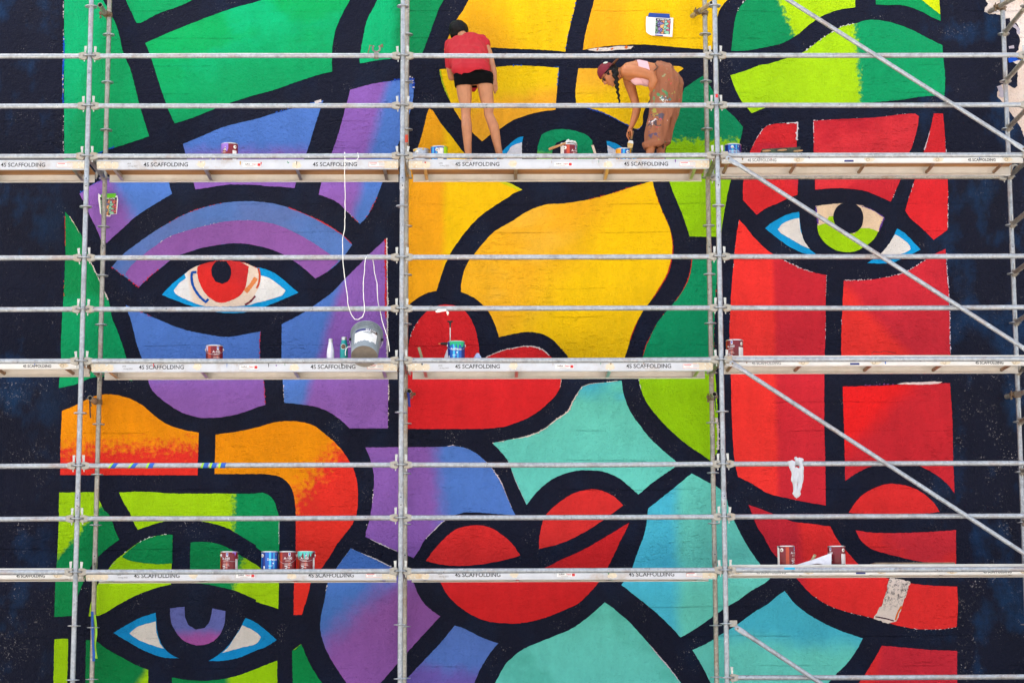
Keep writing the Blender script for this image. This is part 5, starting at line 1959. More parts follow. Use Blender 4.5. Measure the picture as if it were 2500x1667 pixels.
bt = bottle(806.5, 1, 0.36, [(0, 0), (0.034, 0), (0.0362, 0.004), (0.0362, 0.115), (0.033, 0.145), (0.024, 0.185), (0.0205, 0.205), (0.0205, 0.215), (0, 0.215)],
            simple('white_bottle_enamel', (228, 226, 240), 0.35), [(0.019, 0.214), (0.0205, 0.216), (0.0205, 0.246), (0.018, 0.250), (0, 0.250)], M['steel'], 'white slim neck steel bottle with a metal cap')
for k in range(7):
    bm = bmesh.new()
    zz = 0.02 + 0.014 * k
    lathe(bm, [(0.0362, zz - 0.0012), (0.0368, zz), (0.0362, zz + 0.0012)], 28)
    from_bm('bottle_ridge', bm, bpy.data.materials['white_bottle_enamel'], bt, True)
bt = bottle(839.5, 1, 0.36, [(0, 0), (0.036, 0), (0.0385, 0.004), (0.0385, 0.16), (0.036, 0.19), (0.028, 0.215), (0.0265, 0.235), (0, 0.235)],
            simple('teal_bottle_enamel', (0, 148, 150), 0.35), [(0.025, 0.234), (0.0268, 0.237), (0.0268, 0.262), (0.024, 0.266), (0, 0.266)], M['steel'], 'teal steel bottle with a round sticker beside the grey bucket')
def round_decal(parent, ang, z, rad, r, mat, name, off):
    bm = bmesh.new()
    c = bm.verts.new(((r + off) * math.sin(ang), -(r + off) * math.cos(ang), z))
    rg_ = []
    for k in range(20):
        t = 2 * math.pi * k / 20
        a = ang + rad * math.cos(t) / r
        rg_.append(bm.verts.new(((r + off) * math.sin(a), -(r + off) * math.cos(a), z + rad * math.sin(t))))
    for k in range(20):
        bm.faces.new((c, rg_[k], rg_[(k + 1) % 20]))
    bmesh.ops.recalc_face_normals(bm, faces=bm.faces)
    return from_bm(name, bm, mat, parent, True)


round_decal(bt, -0.12, 0.168, 0.027, 0.0378, M['white'], 'sticker', 0.0012)
round_decal(bt, -0.12, 0.168, 0.0235, 0.0378, simple('brown_sticker_print', (96, 66, 48), 0.5, 0, 0.5, 90, stain=(190, 170, 120), stain_amt=0.9), 'sticker_print', 0.0020)
bm = bmesh.new()
tube(bm, [(0.025, 0, 0.225), (0.045, -0.004, 0.222), (0.058, -0.004, 0.208), (0.05, -0.004, 0.192), (0.036, 0, 0.194)], 0.004, 8)
from_bm('strap_loop', bm, M['black'], bt, True)

# grey five gallon bucket tipped on the deck edge
c = at(889.5, 870, 0.075)
ax = Vector((0.02, 0.70, 0.71)).normalized()
bx = Vector((1, 0, 0)); bx = (bx - ax * bx.dot(ax)).normalized()
by = ax.cross(bx)
MB_ = Matrix(((bx.x, by.x, ax.x, 0), (bx.y, by.y, ax.y, 0), (bx.z, by.z, ax.z, 0), (0, 0, 0, 1)))
bk = empty('bucket', c, 'grey plastic bucket tipped so its round bottom shows below the rail', 'bucket')
GREY = simple('grey_bucket_plastic', (126, 137, 144), 0.45, 0, 0.08, 20, stain=(176, 184, 188), stain_amt=0.5)
def blathe(name, prof, mat, parent, seg=48):
    bm = bmesh.new()
    lathe(bm, prof, seg, mtx=MB_)
    o = from_bm(name, bm, mat, parent)
    smooth_by_angle(o, 50)
    return o
blathe('bucket_body', [(0.126, 0.002), (0.1295, 0.006), (0.150, 0.362), (0.146, 0.362), (0.124, 0.02), (0, 0.02)], GREY, bk)
bt_ = blathe('bucket_bottom', [(0, 0.008), (0.018, 0.008), (0.020, 0.0055), (0.030, 0.0055), (0.032, 0.008), (0.10, 0.008), (0.112, 0.004), (0.1265, 0.0)], simple('bucket_bottom_plastic', (124, 115, 104), 0.55), bk)
for zz, rr in ((0.285, 0.153), (0.310, 0.155), (0.335, 0.157)):
    blathe('rib', [(rr - 0.012, zz - 0.006), (rr, zz - 0.005), (rr + 0.002, zz), (rr, zz + 0.005), (rr - 0.012, zz + 0.006)], GREY, bk)
blathe('bucket_rim', [(0.145, 0.356), (0.156, 0.354), (0.160, 0.362), (0.156, 0.369), (0.147, 0.368)], GREY, bk)


def bucket_rect(name, a0, a1, z0, z1, mat, off=0.0012, ragged=0.0):
    bm = bmesh.new()
    n = max(3, int((a1 - a0) / 5)); m = 4
    g = []
    for i in range(n + 1):
        a = math.radians(a0 + (a1 - a0) * i / n)
        row = []
        for j in range(m + 1):
            zz = z0 + (z1 - z0) * j / m
            if j == 0: zz += ragged * mnoise.noise(Vector((i * 0.8, 3.3, z0)))
            r = 0.1295 + (0.150 - 0.1295) * (zz - 0.006) / 0.356 + off
            row.append(bm.verts.new(MB_ @ Vector((r * math.sin(a), -r * math.cos(a), zz))))
        g.append(row)
    for i in range(n):
        for j in range(m):
            bm.faces.new((g[i][j], g[i + 1][j], g[i + 1][j + 1], g[i][j + 1]))
    return from_bm(name, bm, mat, bk, True)


# which side of the bucket faces the camera: by points down-forward or up-back; use the upper front
SGN = 180 if by.z < 0 else 0
def BA(a): return a
top = 0 if (MB_ @ Vector((0, -1, 0))).z > 0 else 180
bucket_rect('bucket_label', top - 46, top + 52, 0.075, 0.225, simple('bucket_label_paper', (236, 238, 240), 0.5, stain=(206, 216, 160), stain_amt=0.4), 0.0012, 0.03)
bucket_rect('label_header', top - 42, top + 20, 0.226, 0.256, M['navy_print'], 0.0014)
bucket_rect('label_header', top + 20, top + 52, 0.214, 0.252, simple('dark_brown_print', (52, 36, 34), 0.5), 0.0016)


def bucket_text(s, ang, z, h, mat, bold=0.0):
    me = text_mesh(s, h, 1.0, bold, 0.0)
    sgn = 1 if top == 0 else 1
    for v in me.vertices:
        zz = z + v.co.y
        r = 0.1295 + (0.150 - 0.1295) * (zz - 0.006) / 0.356 + 0.0026
        a = math.radians(ang) + v.co.x / r
        v.co = MB_ @ Vector((r * math.sin(a), -r * math.cos(a), zz))
    return link('label_lettering', me, mat, bk)


bucket_text('DULUX', top + 22, 0.238, 0.022, M['white'], 0.001)
bucket_text('GRIPPER', top + 10, 0.198, 0.016, M['ink'], 0.0004)
bm = bmesh.new()
pts = []
for i in range(17):
    t = math.pi * i / 16
    pts.append(MB_ @ Vector((0.162 * math.cos(t), (0.10 if top == 180 else 0.10) * math.sin(t), 0.27 - 0.10 * math.sin(t))))
tube(bm, pts, 0.003, 8)
from_bm('bail_wire', bm, M['steel'], bk, True)
for s_ in (1, -1):
    bm = bmesh.new()
    tube(bm, [MB_ @ Vector((0.145 * s_, 0, 0.27)), MB_ @ Vector((0.168 * s_, 0, 0.27))], 0.014, 10)
    from_bm('bail_ear', bm, M['black'], bk, True)

# hand sprayer behind the green topped tin
p = base_pt(1099, 1, 0.52)
sp = empty('hand_sprayer', p, 'white pressure sprayer with black pump head and raised rod', 'sprayer')
bm = bmesh.new()
lathe(bm, [(0, 0), (0.062, 0), (0.066, 0.006), (0.066, 0.055), (0.055, 0.10), (0.036, 0.155), (0.026, 0.175), (0.026, 0.185), (0, 0.185)], 28)
smooth_by_angle(from_bm('tank', bm, simple('white_sprayer_tank', (226, 226, 234), 0.4), sp), 60)
bm = bmesh.new()
lathe(bm, [(0.030, 0.17), (0.032, 0.20), (0.024, 0.215), (0.022, 0.235), (0, 0.235)], 18)
hull(bm, [((0.0, 0, 0.222), 0.018), ((-0.07, 0, 0.224), 0.013)])
hull(bm, [((-0.05, 0, 0.224), 0.015), ((-0.085, 0, 0.224), 0.012)])
hull(bm, [((0.0, 0, 0.225), 0.018), ((0.07, 0, 0.240), 0.012), ((0.03, 0, 0.21), 0.010)])
hull(bm, [((0.06, 0, 0.236), 0.010), ((0.088, 0, 0.205), 0.008)])
smooth_by_angle(from_bm('pump_head', bm, M['black'], sp), 50)
bm = bmesh.new(); tube(bm, [(-0.088, 0, 0.224), (-0.115, 0, 0.224)], [0.006, 0.004], 10)
from_bm('nozzle', bm, simple('orange_nozzle', (230, 150, 80), 0.4), sp, True)
bm = bmesh.new(); tube(bm, [(0, 0, 0.23), (0, 0, 0.405)], 0.005, 10)
from_bm('pump_rod', bm, simple('white_rod', (232, 222, 220), 0.4), sp, True)
bm = bmesh.new(); lathe(bm, [(0.006, 0.385), (0.008, 0.41), (0.010, 0.43), (0.020, 0.44), (0.020, 0.448), (0, 0.45)], 14)
hull(bm, [((-0.022, 0, 0.444), 0.008), ((0.022, 0, 0.444), 0.008)])
smooth_by_angle(from_bm('pump_handle', bm, M['black'], sp), 50)

# white rope tied to the top deck rail, looping down to the bucket
ROPE = simple('white_cord', (238, 236, 228), 0.7)
def rope(name, pts, r, label, mat=None, cat='rope'):
    P = smooth_outline([Vector(p) for p in pts], False, 0.03, 0.0016, 120)
    bm = bmesh.new()
    tube(bm, P, [r * RND.uniform(0.85, 1.15) for _ in P], 8)
    return one(name, bm, mat or ROPE, P[0], label, cat)


yl = -RT - 0.006
rp = [at(842, 376.5, 0.0) + Vector((0, 0, 0.004)), at(841.6, 384, yl), at(841.6, 392, yl - 0.004), at(841.5, 430, yl - 0.01), at(842.5, 470, -0.03), at(841, 560, -0.03),
      at(836.5, 580, -0.03), at(836.5, 610, -0.034), at(837.5, 637, -0.036), at(843, 690, -0.036), at(848, 720, -0.036), at(850, 745, -0.038), at(858, 768, -0.04),
      at(866, 779, -0.04), at(874, 780, -0.04), at(885, 773, -0.04), at(890, 762, -0.04), at(887, 720, -0.036), at(887, 690, -0.036), at(890, 660, -0.036), at(892, 632, -0.034), at(897, 622.5, -0.01), at(903, 622.5, 0.02), at(910, 633, 0.034),
      at(915, 668, 0.034), at(920, 690, 0.036), at(921, 715, 0.036), at(923.5, 740, 0.036), at(927, 754, 0.034), at(935, 790, 0.04), at(945, 820, 0.05), at(950, 845, 0.05), at(951, 858, 0.05), at(949, 870, 0.05)]
rope('rope', rp, 0.0036, 'white cord looped over the rails and hanging down beside the grey bucket')
kp = [at(841.5, 377, -0.005) + Vector((0, 0, 0.02)), at(842.5, 390, yl), at(850, 394.5, yl + 0.0), at(861, 394, yl), at(870, 392, yl), at(875.5, 384, yl - 0.002), at(873, 376.5, -0.01) + Vector((0, 0, 0.012)), at(869, 377, 0.012) + Vector((0, 0, 0.012))]
rope('rope', kp, 0.0038, 'short white cord knotted round the top deck rail above the violet field')
rope('rope', [at(856, 846, 0.06), at(850, 846.5, 0.04), at(845, 851, 0.03), at(843, 860, 0.03), at(844, 868, 0.04), at(847, 873, 0.06)], 0.0035, 'short white cord hanging in front of the teal bottle')

# coupler left on the top guard rail
cp = empty('loose_coupler', at(919, 128, 0.0), 'open tube coupler left hanging on the top guard rail', 'coupler')
q = Vector((0, 0, LEDG[1, 10].data.vertices[0].co.z * 0))
zc = Z0 + 5.0 - cp.location.z
bm = bmesh.new()
for rr, c0 in ((RT + 0.010, Vector((0, 0, zc))),):
    ri = []
    for t in (-0.022, 0.022):
        for r_ in (RT + 0.002, RT + 0.010):
            ri.append([bm.verts.new(c0 + Vector((t, r_ * math.cos(a), r_ * math.sin(a)))) for a in [2 * math.pi * j / 18 for j in range(18)]])
    i0, o0, i1, o1 = ri
    for j in range(18):
        k = (j + 1) % 18
        for f in ((o0[j], o0[k], o1[k], o1[j]), (i0[j], i1[j], i1[k], i0[k]), (i0[j], i0[k], o0[k], o0[j]), (i1[j], o1[j], o1[k], i1[k])):
            bm.faces.new(f)
bmesh.ops.recalc_face_normals(bm, faces=bm.faces)
smooth_by_angle(from_bm('clamp_ring', bm, M['galv_dark'], cp))
zt_ = zc + RT + 0.012
bm = bmesh.new()
arc = [Vector((0.036 * math.cos(a), -0.01, zt_ + 0.034 + 0.034 * math.sin(a))) for a in [math.radians(d_) for d_ in range(130, 411, 20)]]
tube(bm, arc, 0.009, 8)
from_bm('open_jaw', bm, M['galv_dark'], cp, True)
bm = bmesh.new()
tube(bm, [(-0.036, -0.01, zt_ + 0.058), (-0.062, -0.02, zt_ + 0.064), (-0.070, -0.02, zt_ + 0.020), (-0.082, -0.02, zt_ - 0.012)], 0.005, 8)
tube(bm, [(0.036, -0.01, zt_ + 0.06), (0.060, -0.015, zt_ + 0.062)], 0.007, 8)
tube(bm, [(0.056, -0.015, zt_ + 0.045), (0.056, -0.015, zt_ + 0.075)], 0.010, 6)
from_bm('swing_bolt', bm, M['bolt'], cp, True)

# white rag knotted on the rail in front of the red cheek
p = at(1944, 1131, -0.0)
bm = bmesh.new()
hull(bm, [(at(1926, 1127, -0.03), 0.012), (at(1938, 1130, -0.035), 0.02), (at(1936, 1146, -0.035), 0.016)])
hull(bm, [(at(1942, 1119, -0.01), 0.012), (at(1956, 1122, -0.02), 0.016), (at(1957, 1144, -0.036), 0.014), (at(1952, 1130, -0.036), 0.012)])
hull(bm, [(at(1938, 1146, -0.036), 0.018), (at(1955, 1146, -0.036), 0.016), (at(1940, 1172, -0.034), 0.026), (at(1956, 1168, -0.034), 0.020)])
hull(bm, [(at(1939, 1168, -0.034), 0.020), (at(1941, 1196, -0.034), 0.018)])
hull(bm, [(at(1956, 1162, -0.034), 0.022), (at(1951, 1196, -0.034), 0.016)])
hull(bm, [(at(1940, 1194, -0.034), 0.018), (at(1950, 1196, -0.034), 0.014), (at(1937, 1204, -0.034), 0.014), (at(1950, 1212, -0.034), 0.010), (at(1941, 1211, -0.034), 0.010)])
rg = fuse('rag', bm, 0.006, 3, simple('white_rag_cotton', (186, 188, 193), 0.9, var=0.04), None, p, 0.015, 26, stretch=(1, 1, 0.35), ridged=True)
rg.location = p
tag(rg, 'white rag knotted and hanging on the rail before the red cheek', 'rag')

# strip of masking paper caught on the rail before the red hearts
bm = bmesh.new()
P = [at(1062, 760, -0.03), at(1066, 763, -0.032), at(1082, 760.5, -0.034), at(1090, 759, -0.034), at(1089, 754.5, -0.031), at(1070, 754.5, -0.03)]
A = [bm.verts.new(p_) for p_ in P]; B = [bm.verts.new(p_ + Vector((0, 0.003, 0))) for p_ in P]
bm.faces.new(A); bm.faces.new(list(reversed(B)))
for j in range(6): bm.faces.new((A[j], B[j], B[(j + 1) % 6], A[(j + 1) % 6]))
hull(bm, [(at(1092, 760, -0.03), 0.006), (at(1093, 764, -0.03), 0.012), (at(1093, 769, -0.03), 0.004)])
bmesh.ops.recalc_face_normals(bm, faces=bm.faces)
one('paper_scrap', bm, simple('masking_paper', (232, 226, 212), 0.8), P[0], 'torn scrap of white masking paper stuck to the rail above the sprayer', 'paper', None, False)

# painters tape -----------------------------------------------------------
TBLUE = simple('blue_painters_tape', (16, 84, 176), 0.55)
TLIME = simple('lime_painters_tape', (150, 206, 40), 0.55)


def tape_spiral(px_list, k, label):
    z = Z0 + 0.5 * k
    o = empty('painters_tape', (at(px_list[0][0], 1135, 0).x, 0, z), label, 'tape', 'painters tape wound round the lower rail')
    x0 = o.location.x
    for (pa, pb) in px_list:
        xa, xb = at(pa, 1135, 0).x - x0, at(pb, 1135, 0).x - x0
        for mat, s0, s1, rr in ((TLIME, -0.010, 0.016, RT + 0.0010), (TBLUE, 0.010, 0.055, RT + 0.0016)):
            bm = bmesh.new()
            A, B = [], []
            n = 16
            for j in range(n + 1):
                t = j / n
                an = math.radians(-120 + 240 * t)          # around the front of the rail
                xx = xa + (xb - xa - 0.05) * t
                A.append(bm.verts.new((xx + s0, -rr * math.cos(an), rr * math.sin(an))))
                B.append(bm.verts.new((xx + s1, -rr * math.cos(an), rr * math.sin(an))))
            for j in range(n):
                bm.faces.new((A[j], B[j], B[j + 1], A[j + 1]))
            bmesh.ops.recalc_face_normals(bm, faces=bm.faces)
            from_bm('tape_turn', bm, mat, o, True)


tape_spiral([(262, 294), (310, 343), (356, 380)], 2, 'three spiral turns of blue and lime tape on the rail before the orange field')
tape_spiral([(491, 512), (512, 532), (534, 553)], 2, 'three tight turns of blue and lime tape on the rail before the navy bar')


def ribbon(name, pts, w, mat, label, cat='tape', x_dir=Vector((1, 0, 0)), parent=None):
    P = smooth_outline([Vector(p_) for p_ in pts], False, 0.02, 0.0, 120)
    bm = bmesh.new()
    A, B, C, D = [], [], [], []
    for i, p_ in enumerate(P):
        tw = 0.5 * math.sin(i * 0.35)
        d = (x_dir * math.cos(tw) + Vector((0, math.sin(tw), 0))) * w / 2
        A.append(bm.verts.new(p_ - d)); B.append(bm.verts.new(p_ + d))
        C.append(bm.verts.new(p_ - d + Vector((0, 0.0012, 0)))); D.append(bm.verts.new(p_ + d + Vector((0, 0.0012, 0))))
    for i in range(len(P) - 1):
        bm.faces.new((A[i], B[i], B[i + 1], A[i + 1]))
        bm.faces.new((C[i], C[i + 1], D[i + 1], D[i]))
        bm.faces.new((A[i], A[i + 1], C[i + 1], C[i])); bm.faces.new((B[i], D[i], D[i + 1], B[i + 1]))
    bm.faces.new((A[0], C[0], D[0], B[0])); bm.faces.new((A[-1], B[-1], D[-1], C[-1]))
    bmesh.ops.recalc_face_normals(bm, faces=bm.faces)
    if parent is not None:
        return from_bm(name, bm, mat, parent, False, parent.location)
    return one(name, bm, mat, P[0], label, cat, None, False)


yb = SD - RT - 0.012
tp = empty('painters_tape', at(225, 1492, yb), 'long strip of blue and lime tape hanging down the inner left post', 'tape')
ribbon('tape_strip', [at(225, 1492, yb), at(226, 1530, yb - 0.004), at(227, 1570, yb), at(229, 1600, yb - 0.003), at(228, 1620, yb)], 0.026, TBLUE, None, parent=tp)
ribbon('tape_strip', [at(231, 1500, yb + 0.004), at(235, 1540, yb), at(232, 1575, yb + 0.003), at(234, 1600, yb), at(237, 1613, yb)], 0.022, TLIME, None, parent=tp)
DTAPE = simple('dark_cable_tie', (36, 20, 26), 0.6)
ribbon('strap', [TL + Vector((0, -0.004, -RT)), at(219.6, 990, 0.61), at(220.2, 1010, 0.61), at(221.5, 1020, 0.61), at(223, 1026.5, 0.61)], 0.013, DTAPE, 'thin dark strap hanging from the tie tube before the orange field', 'strap')
ribbon('strap', [TM + Vector((-0.012, -0.006, -RT * 0.6)), at(998, 968, 0.65), at(998.5, 980, 0.65), at(1000, 993, 0.65), at(1002, 999, 0.65)], 0.026, simple('dark_blue_tape', (14, 26, 120), 0.5), 'dark blue tape hanging from the tie tube before the red lips', 'tape')
ribbon('strap', [TR + Vector((0.0, -0.006, -RT)), at(1746, 980, 0.65), at(1748, 1000, 0.65), at(1749, 1008, 0.65)], 0.012, simple('navy_strap', (24, 30, 60), 0.6), 'thin navy strap hanging from the tie tube before the lime field', 'strap')
# cyan and red scraps on tubes
def half_wrap(name, c, axis, length, r, a0, a1, mat, label):
    x, y = frame_for(axis)
    bm = bmesh.new()
    A, B = [], []
    for j in range(9):
        an = math.radians(a0 + (a1 - a0) * j / 8)
        off = Vector((0, -math.cos(an), 0)) * r + (Vector((0, 0, math.sin(an))) if abs(axis.x) > 0.5 else Vector((math.sin(an), 0, 0))) * r
        A.append(bm.verts.new(c + off - axis * length / 2)); B.append(bm.verts.new(c + off + axis * length / 2))
    for j in range(8): bm.faces.new((A[j], B[j], B[j + 1], A[j + 1]))
    bmesh.ops.recalc_face_normals(bm, faces=bm.faces)
    return one(name, bm, mat, c, label, 'tape')


X1, Z1 = Vector((1, 0, 0)), Vector((0, 0, 1))
half_wrap('tape_scrap', Vector((at(1927, 1386, 0).x, 0, Z0)), X1, 0.10, RT + 0.0012, 5, 60, simple('cyan_tape', (20, 166, 206), 0.5), 'short scrap of cyan tape on the lowest right rail')
half_wrap('tape_scrap', Vector((BX[2], SD, at(991, 340, SD).z)), Z1, 0.08, RT + 0.0012, -40, 40, simple('orange_red_tape', (214, 74, 46), 0.5), 'small orange red sticker on the inner middle post above the top deck')
half_wrap('tape_scrap', Vector((BX[3], 0, at(1750, 236, 0).z)), Z1, 0.035, RT + 0.0012, -25, 35, simple('red_tape', (214, 30, 40), 0.5), 'small red sticker on the outer right post near the top rails')


# ------------------------------------------------------------------ design sheets taped to the wall
def print_mat(name, o, w, h):
    m, nt, b = new_mat(name)
    L = nt.links.new
    geo = N(nt, 'ShaderNodeNewGeometry')
    sb = N(nt, 'ShaderNodeVectorMath', operation='SUBTRACT')
    L(geo.outputs['Position'], sb.inputs[0]); sb.inputs[1].default_value = o
    mu = N(nt, 'ShaderNodeVectorMath', operation='MULTIPLY')
    L(sb.outputs[0], mu.inputs[0]); mu.inputs[1].default_value = (1 / w, 0, 1 / h)
    v = N(nt, 'ShaderNodeTexVoronoi'); v.inputs['Scale'].default_value = 5.5
    L(mu.outputs[0], v.inputs['Vector'])
    e = N(nt, 'ShaderNodeTexVoronoi', feature='DISTANCE_TO_EDGE'); e.inputs['Scale'].default_value = 5.5
    L(mu.outputs[0], e.inputs['Vector'])
    sx = N(nt, 'ShaderNodeSeparateXYZ'); L(v.outputs['Position'], sx.inputs[0])
    sc = N(nt, 'ShaderNodeMath', operation='DIVIDE'); sc.inputs[1].default_value = 1.0; L(sx.outputs[0], sc.inputs[0])
    r1 = N(nt, 'ShaderNodeValToRGB'); r1.color_ramp.interpolation = 'CONSTANT'
    els = r1.color_ramp.elements
    for k, (ps, c) in enumerate(((0.0, (110, 150, 120)), (0.12, (130, 110, 170)), (0.40, (232, 176, 106)), (0.62, (140, 196, 180)), (0.74, (196, 84, 90)))):
        if k < 2: el = els[k]; el.position = ps
        else: el = els.new(ps)
        el.color = lin(c)
    L(mu.outputs[0], sx.inputs[0]) if False else None
    L(sc.outputs[0], r1.inputs[0])
    mr = N(nt, 'ShaderNodeMapRange'); mr.inputs[1].default_value, mr.inputs[2].default_value = 0.05, 0.09
    L(e.outputs['Distance'], mr.inputs[0])
    hv = N(nt, 'ShaderNodeHueSaturation')
    sr = N(nt, 'ShaderNodeSeparateColor'); L(v.outputs['Color'], sr.inputs[0])
    m2 = N(nt, 'ShaderNodeMapRange'); m2.inputs[3].default_value, m2.inputs[4].default_value = 0.44, 0.56
    L(sr.outputs[0], m2.inputs[0]); L(m2.outputs[0], hv.inputs['Hue']); L(r1.outputs[0], hv.inputs['Color'])
    mx = N(nt, 'ShaderNodeMix', data_type='RGBA')
    L(mr.outputs[0], mx.inputs[0]); mx.inputs[6].default_value = lin((36, 36, 46)); L(hv.outputs[0], mx.inputs[7])
    L(mx.outputs[2], b.inputs['Base Color'])
    b.inputs['Roughness'].default_value = 0.6
    return m


def sheet(name, pts, Y, mat, parent, t=0.001, curl=0.0):
    P = [at(x, y, Y) for x, y in pts]
    bm = bmesh.new()
    c = sum(P, Vector()) / len(P)
    A = []
    for p_ in P:
        A.append(bm.verts.new(p_))
    B = [bm.verts.new(p_ + Vector((0, t, 0))) for p_ in P]
    bm.faces.new(A); bm.faces.new(list(reversed(B)))
    n = len(P)
    for j in range(n): bm.faces.new((A[j], B[j], B[(j + 1) % n], A[(j + 1) % n]))
    bmesh.ops.recalc_face_normals(bm, faces=bm.faces)
    return from_bm(name, bm, mat, parent, False, parent.location)


def Z5(*pts): return [(1560 + x / 19.6, 20 + y / 19.6) for x, y in pts]
def Z6(*pts): return [(230 + x / 19.6, 460 + y / 19.6) for x, y in pts]


s1 = empty('design_sheet', at(1609, 90, YW - 0.02), 'white sheet with a coloured design held to the yellow forehead by blue tape', 'paper sheet', 'design sheets taped to the wall')
PAPER = simple('white_copy_paper', (240, 238, 240), 0.7, var=0.02)
sheet('paper', Z5((350, 400), (1000, 430), (1640, 480), (1620, 900), (1592, 1385), (1100, 1350), (600, 1315), (480, 1260), (350, 1160), (330, 800)), YW - 0.030, PAPER, s1)
pr = sheet('printed_design', Z5((800, 600), (1520, 615), (1480, 1265), (765, 1235)), YW - 0.0315, None, s1)
oo = at(1560 + 765 / 19.6, 20 + 1265 / 19.6, YW - 0.03)
pw = (at(1560 + 1520 / 19.6, 50, YW).x - oo.x)
pr.data.materials.append(print_mat('printed_design', oo, pw, pw))
sheet('title_bar', Z5((805, 492), (1522, 525), (1520, 612), (800, 597)), YW - 0.0316, M['ink'], s1)
tc_ = at(1560 + 1160 / 19.6, 20 + 556 / 19.6, YW - 0.0335)
me = text_mesh('40 YEARS LATER', 0.013, 0.9, 0.0004, 0.0)
me.transform(Matrix(((1, 0, 0, tc_.x - s1.location.x), (0, 0, -1, tc_.y - s1.location.y), (0, 1, 0, tc_.z - s1.location.z), (0, 0, 0, 1))))
link('title_lettering', me, M['white'], s1)
for k in range(7):
    sheet('text_line', Z5((470, 560 + 52 * k), (600 + 60 * (k % 3), 565 + 52 * k), (600 + 60 * (k % 3), 577 + 52 * k), (470, 572 + 52 * k)), YW - 0.0312, simple('pale_grey_print', (214, 210, 216), 0.7) if k == 0 else bpy.data.materials['pale_grey_print'], s1, 0.0003)
sheet('blue_tape', Z5((490, 235), (1460, 290), (1485, 480), (1450, 495), (440, 430), (450, 330)), YW - 0.0335, simple('deep_blue_tape', (8, 60, 146), 0.5), s1)
sheet('blue_tape', Z5((775, 1275), (1165, 1305), (1130, 1365), (765, 1312)), YW - 0.0335, bpy.data.materials['deep_blue_tape'], s1)

s2 = empty('design_sheet', at(262, 525, YW - 0.02), 'curling printed sheet with lime tape on the violet field behind the inner post', 'paper sheet', 'design sheets taped to the wall')
sheet('paper', Z6((195, 240), (320, 350), (700, 340), (1110, 350), (1142, 560), (1110, 900), (1075, 1225), (790, 1250), (765, 1350), (560, 1345), (370, 1295), (280, 1205), (235, 800), (190, 540)), YW - 0.050, PAPER, s2)
pr = sheet('printed_design', Z6((290, 560), (1085, 550), (1050, 1215), (780, 1235), (740, 1310), (330, 1240)), YW - 0.0515, None, s2)
oo = at(230 + 290 / 19.6, 460 + 1260 / 19.6, YW - 0.05)
pw = at(230 + 1080 / 19.6, 500, YW).x - oo.x
pr.data.materials.append(print_mat('printed_design_dark', oo, pw, pw))
sheet('title_bar', Z6((270, 420), (1090, 440), (1085, 548), (288, 556)), YW - 0.0516, M['ink'], s2)
tc_ = at(230 + 690 / 19.6, 460 + 495 / 19.6, YW - 0.0535)
me = text_mesh('40 YEARS LATER', 0.013, 0.95, 0.0004, 0.0)
me.transform(Matrix(((1, 0, 0, tc_.x - s2.location.x), (0, 0, -1, tc_.y - s2.location.y), (0, 1, 0, tc_.z - s2.location.z), (0, 0, 0, 1))))
link('title_lettering', me, M['white'], s2)
sheet('lime_tape', Z6((330, 300), (420, 255), (1050, 240), (1040, 330), (1000, 440), (620, 470), (330, 430)), YW - 0.0535, simple('lime_green_tape', (96, 186, 24), 0.5), s2)

# ------------------------------------------------------------------ people
def skin(name, c):
    return simple(name, c, 0.48, 0, 0.09, 14, 0.08, 160, stain=(c[0] * 0.86, c[1] * 0.66, c[2] * 0.62), stain_amt=0.35, sss=0.06)


def P1(x, y, Y): return at(1060 + x / 4.48, 40 + y / 4.48, Y)
def P2(x, y, Y): return at(1440 + x / 6.03, 130 + y / 6.03, Y)


ZD = LV[2] + 0.013            # standing level on the top deck


def add_hand(bm, wrist, palm, fingers, thumb, r=0.0085):
    """palm as a flattened hull, five tapered two-joint fingers"""
    d = (palm - wrist).normalized()
    n_ = (fingers[-1][0] - fingers[0][0])
    hull(bm, [(wrist, 0.022), (palm + n_ * 0.42, 0.013), (palm - n_ * 0.42, 0.013)])
    for f in fingers:
        chain(bm, [(f[0], r * 1.15), (f[1], r), (f[2], r * 0.8)])
    chain(bm, [(thumb[0], r * 1.3), (thumb[1], r * 1.1), (thumb[2], r * 0.85)])


# --- person in red, back to the camera, bent towards the wall
a1 = P1(376, 1560, 0.45); a2 = P1(722, 1560, 0.47)
base1 = Vector(((a1.x + a2.x) / 2, 0.48, ZD))
H1 = empty('person', base1, 'person in red t-shirt and black shorts seen from behind, bending to the wall', 'person', 'people painting the mural')
SK1 = skin('light_brown_skin', (176, 118, 82))
bm = bmesh.new()
for hx, kx, cx, ax_, Yh, Yk, Ya in ((322, 347, 353, 376, 0.42, 0.43, 0.45), (550, 596, 648, 722, 0.42, 0.44, 0.47)):
    hip, knee, calf, ank = P1(hx, 720, Yh), P1(kx, 1055, Yk), P1(cx, 1215, Yk - 0.008), P1(ax_, 1545, Ya)
    mid = hip.lerp(knee, 0.5)
    chain(bm, [(hip, 0.084), (mid, 0.071), (knee + Vector((0, 0, 0.06)), 0.054), (knee - Vector((0, 0, 0.02)), 0.047), (calf + Vector((0.004, -0.012, 0)), 0.054), (calf.lerp(ank, 0.5), 0.042), (ank, 0.031)])
    heel = Vector((ank.x, ank.y - 0.02, ZD + 0.036)); toe = Vector((ank.x, ank.y + 0.17, ZD + 0.030))
    chain(bm, [(ank, 0.034), (heel, 0.033)])
    hull(bm, [(heel, 0.031), (ank + Vector((0, 0.05, -0.02)), 0.026), (toe, 0.024), (toe + Vector((0.03, -0.02, 0)), 0.022)])
hull(bm, [(P1(335, 665, 0.43), 0.086), (P1(530, 665, 0.43), 0.086), (P1(430, 600, 0.48), 0.11)])
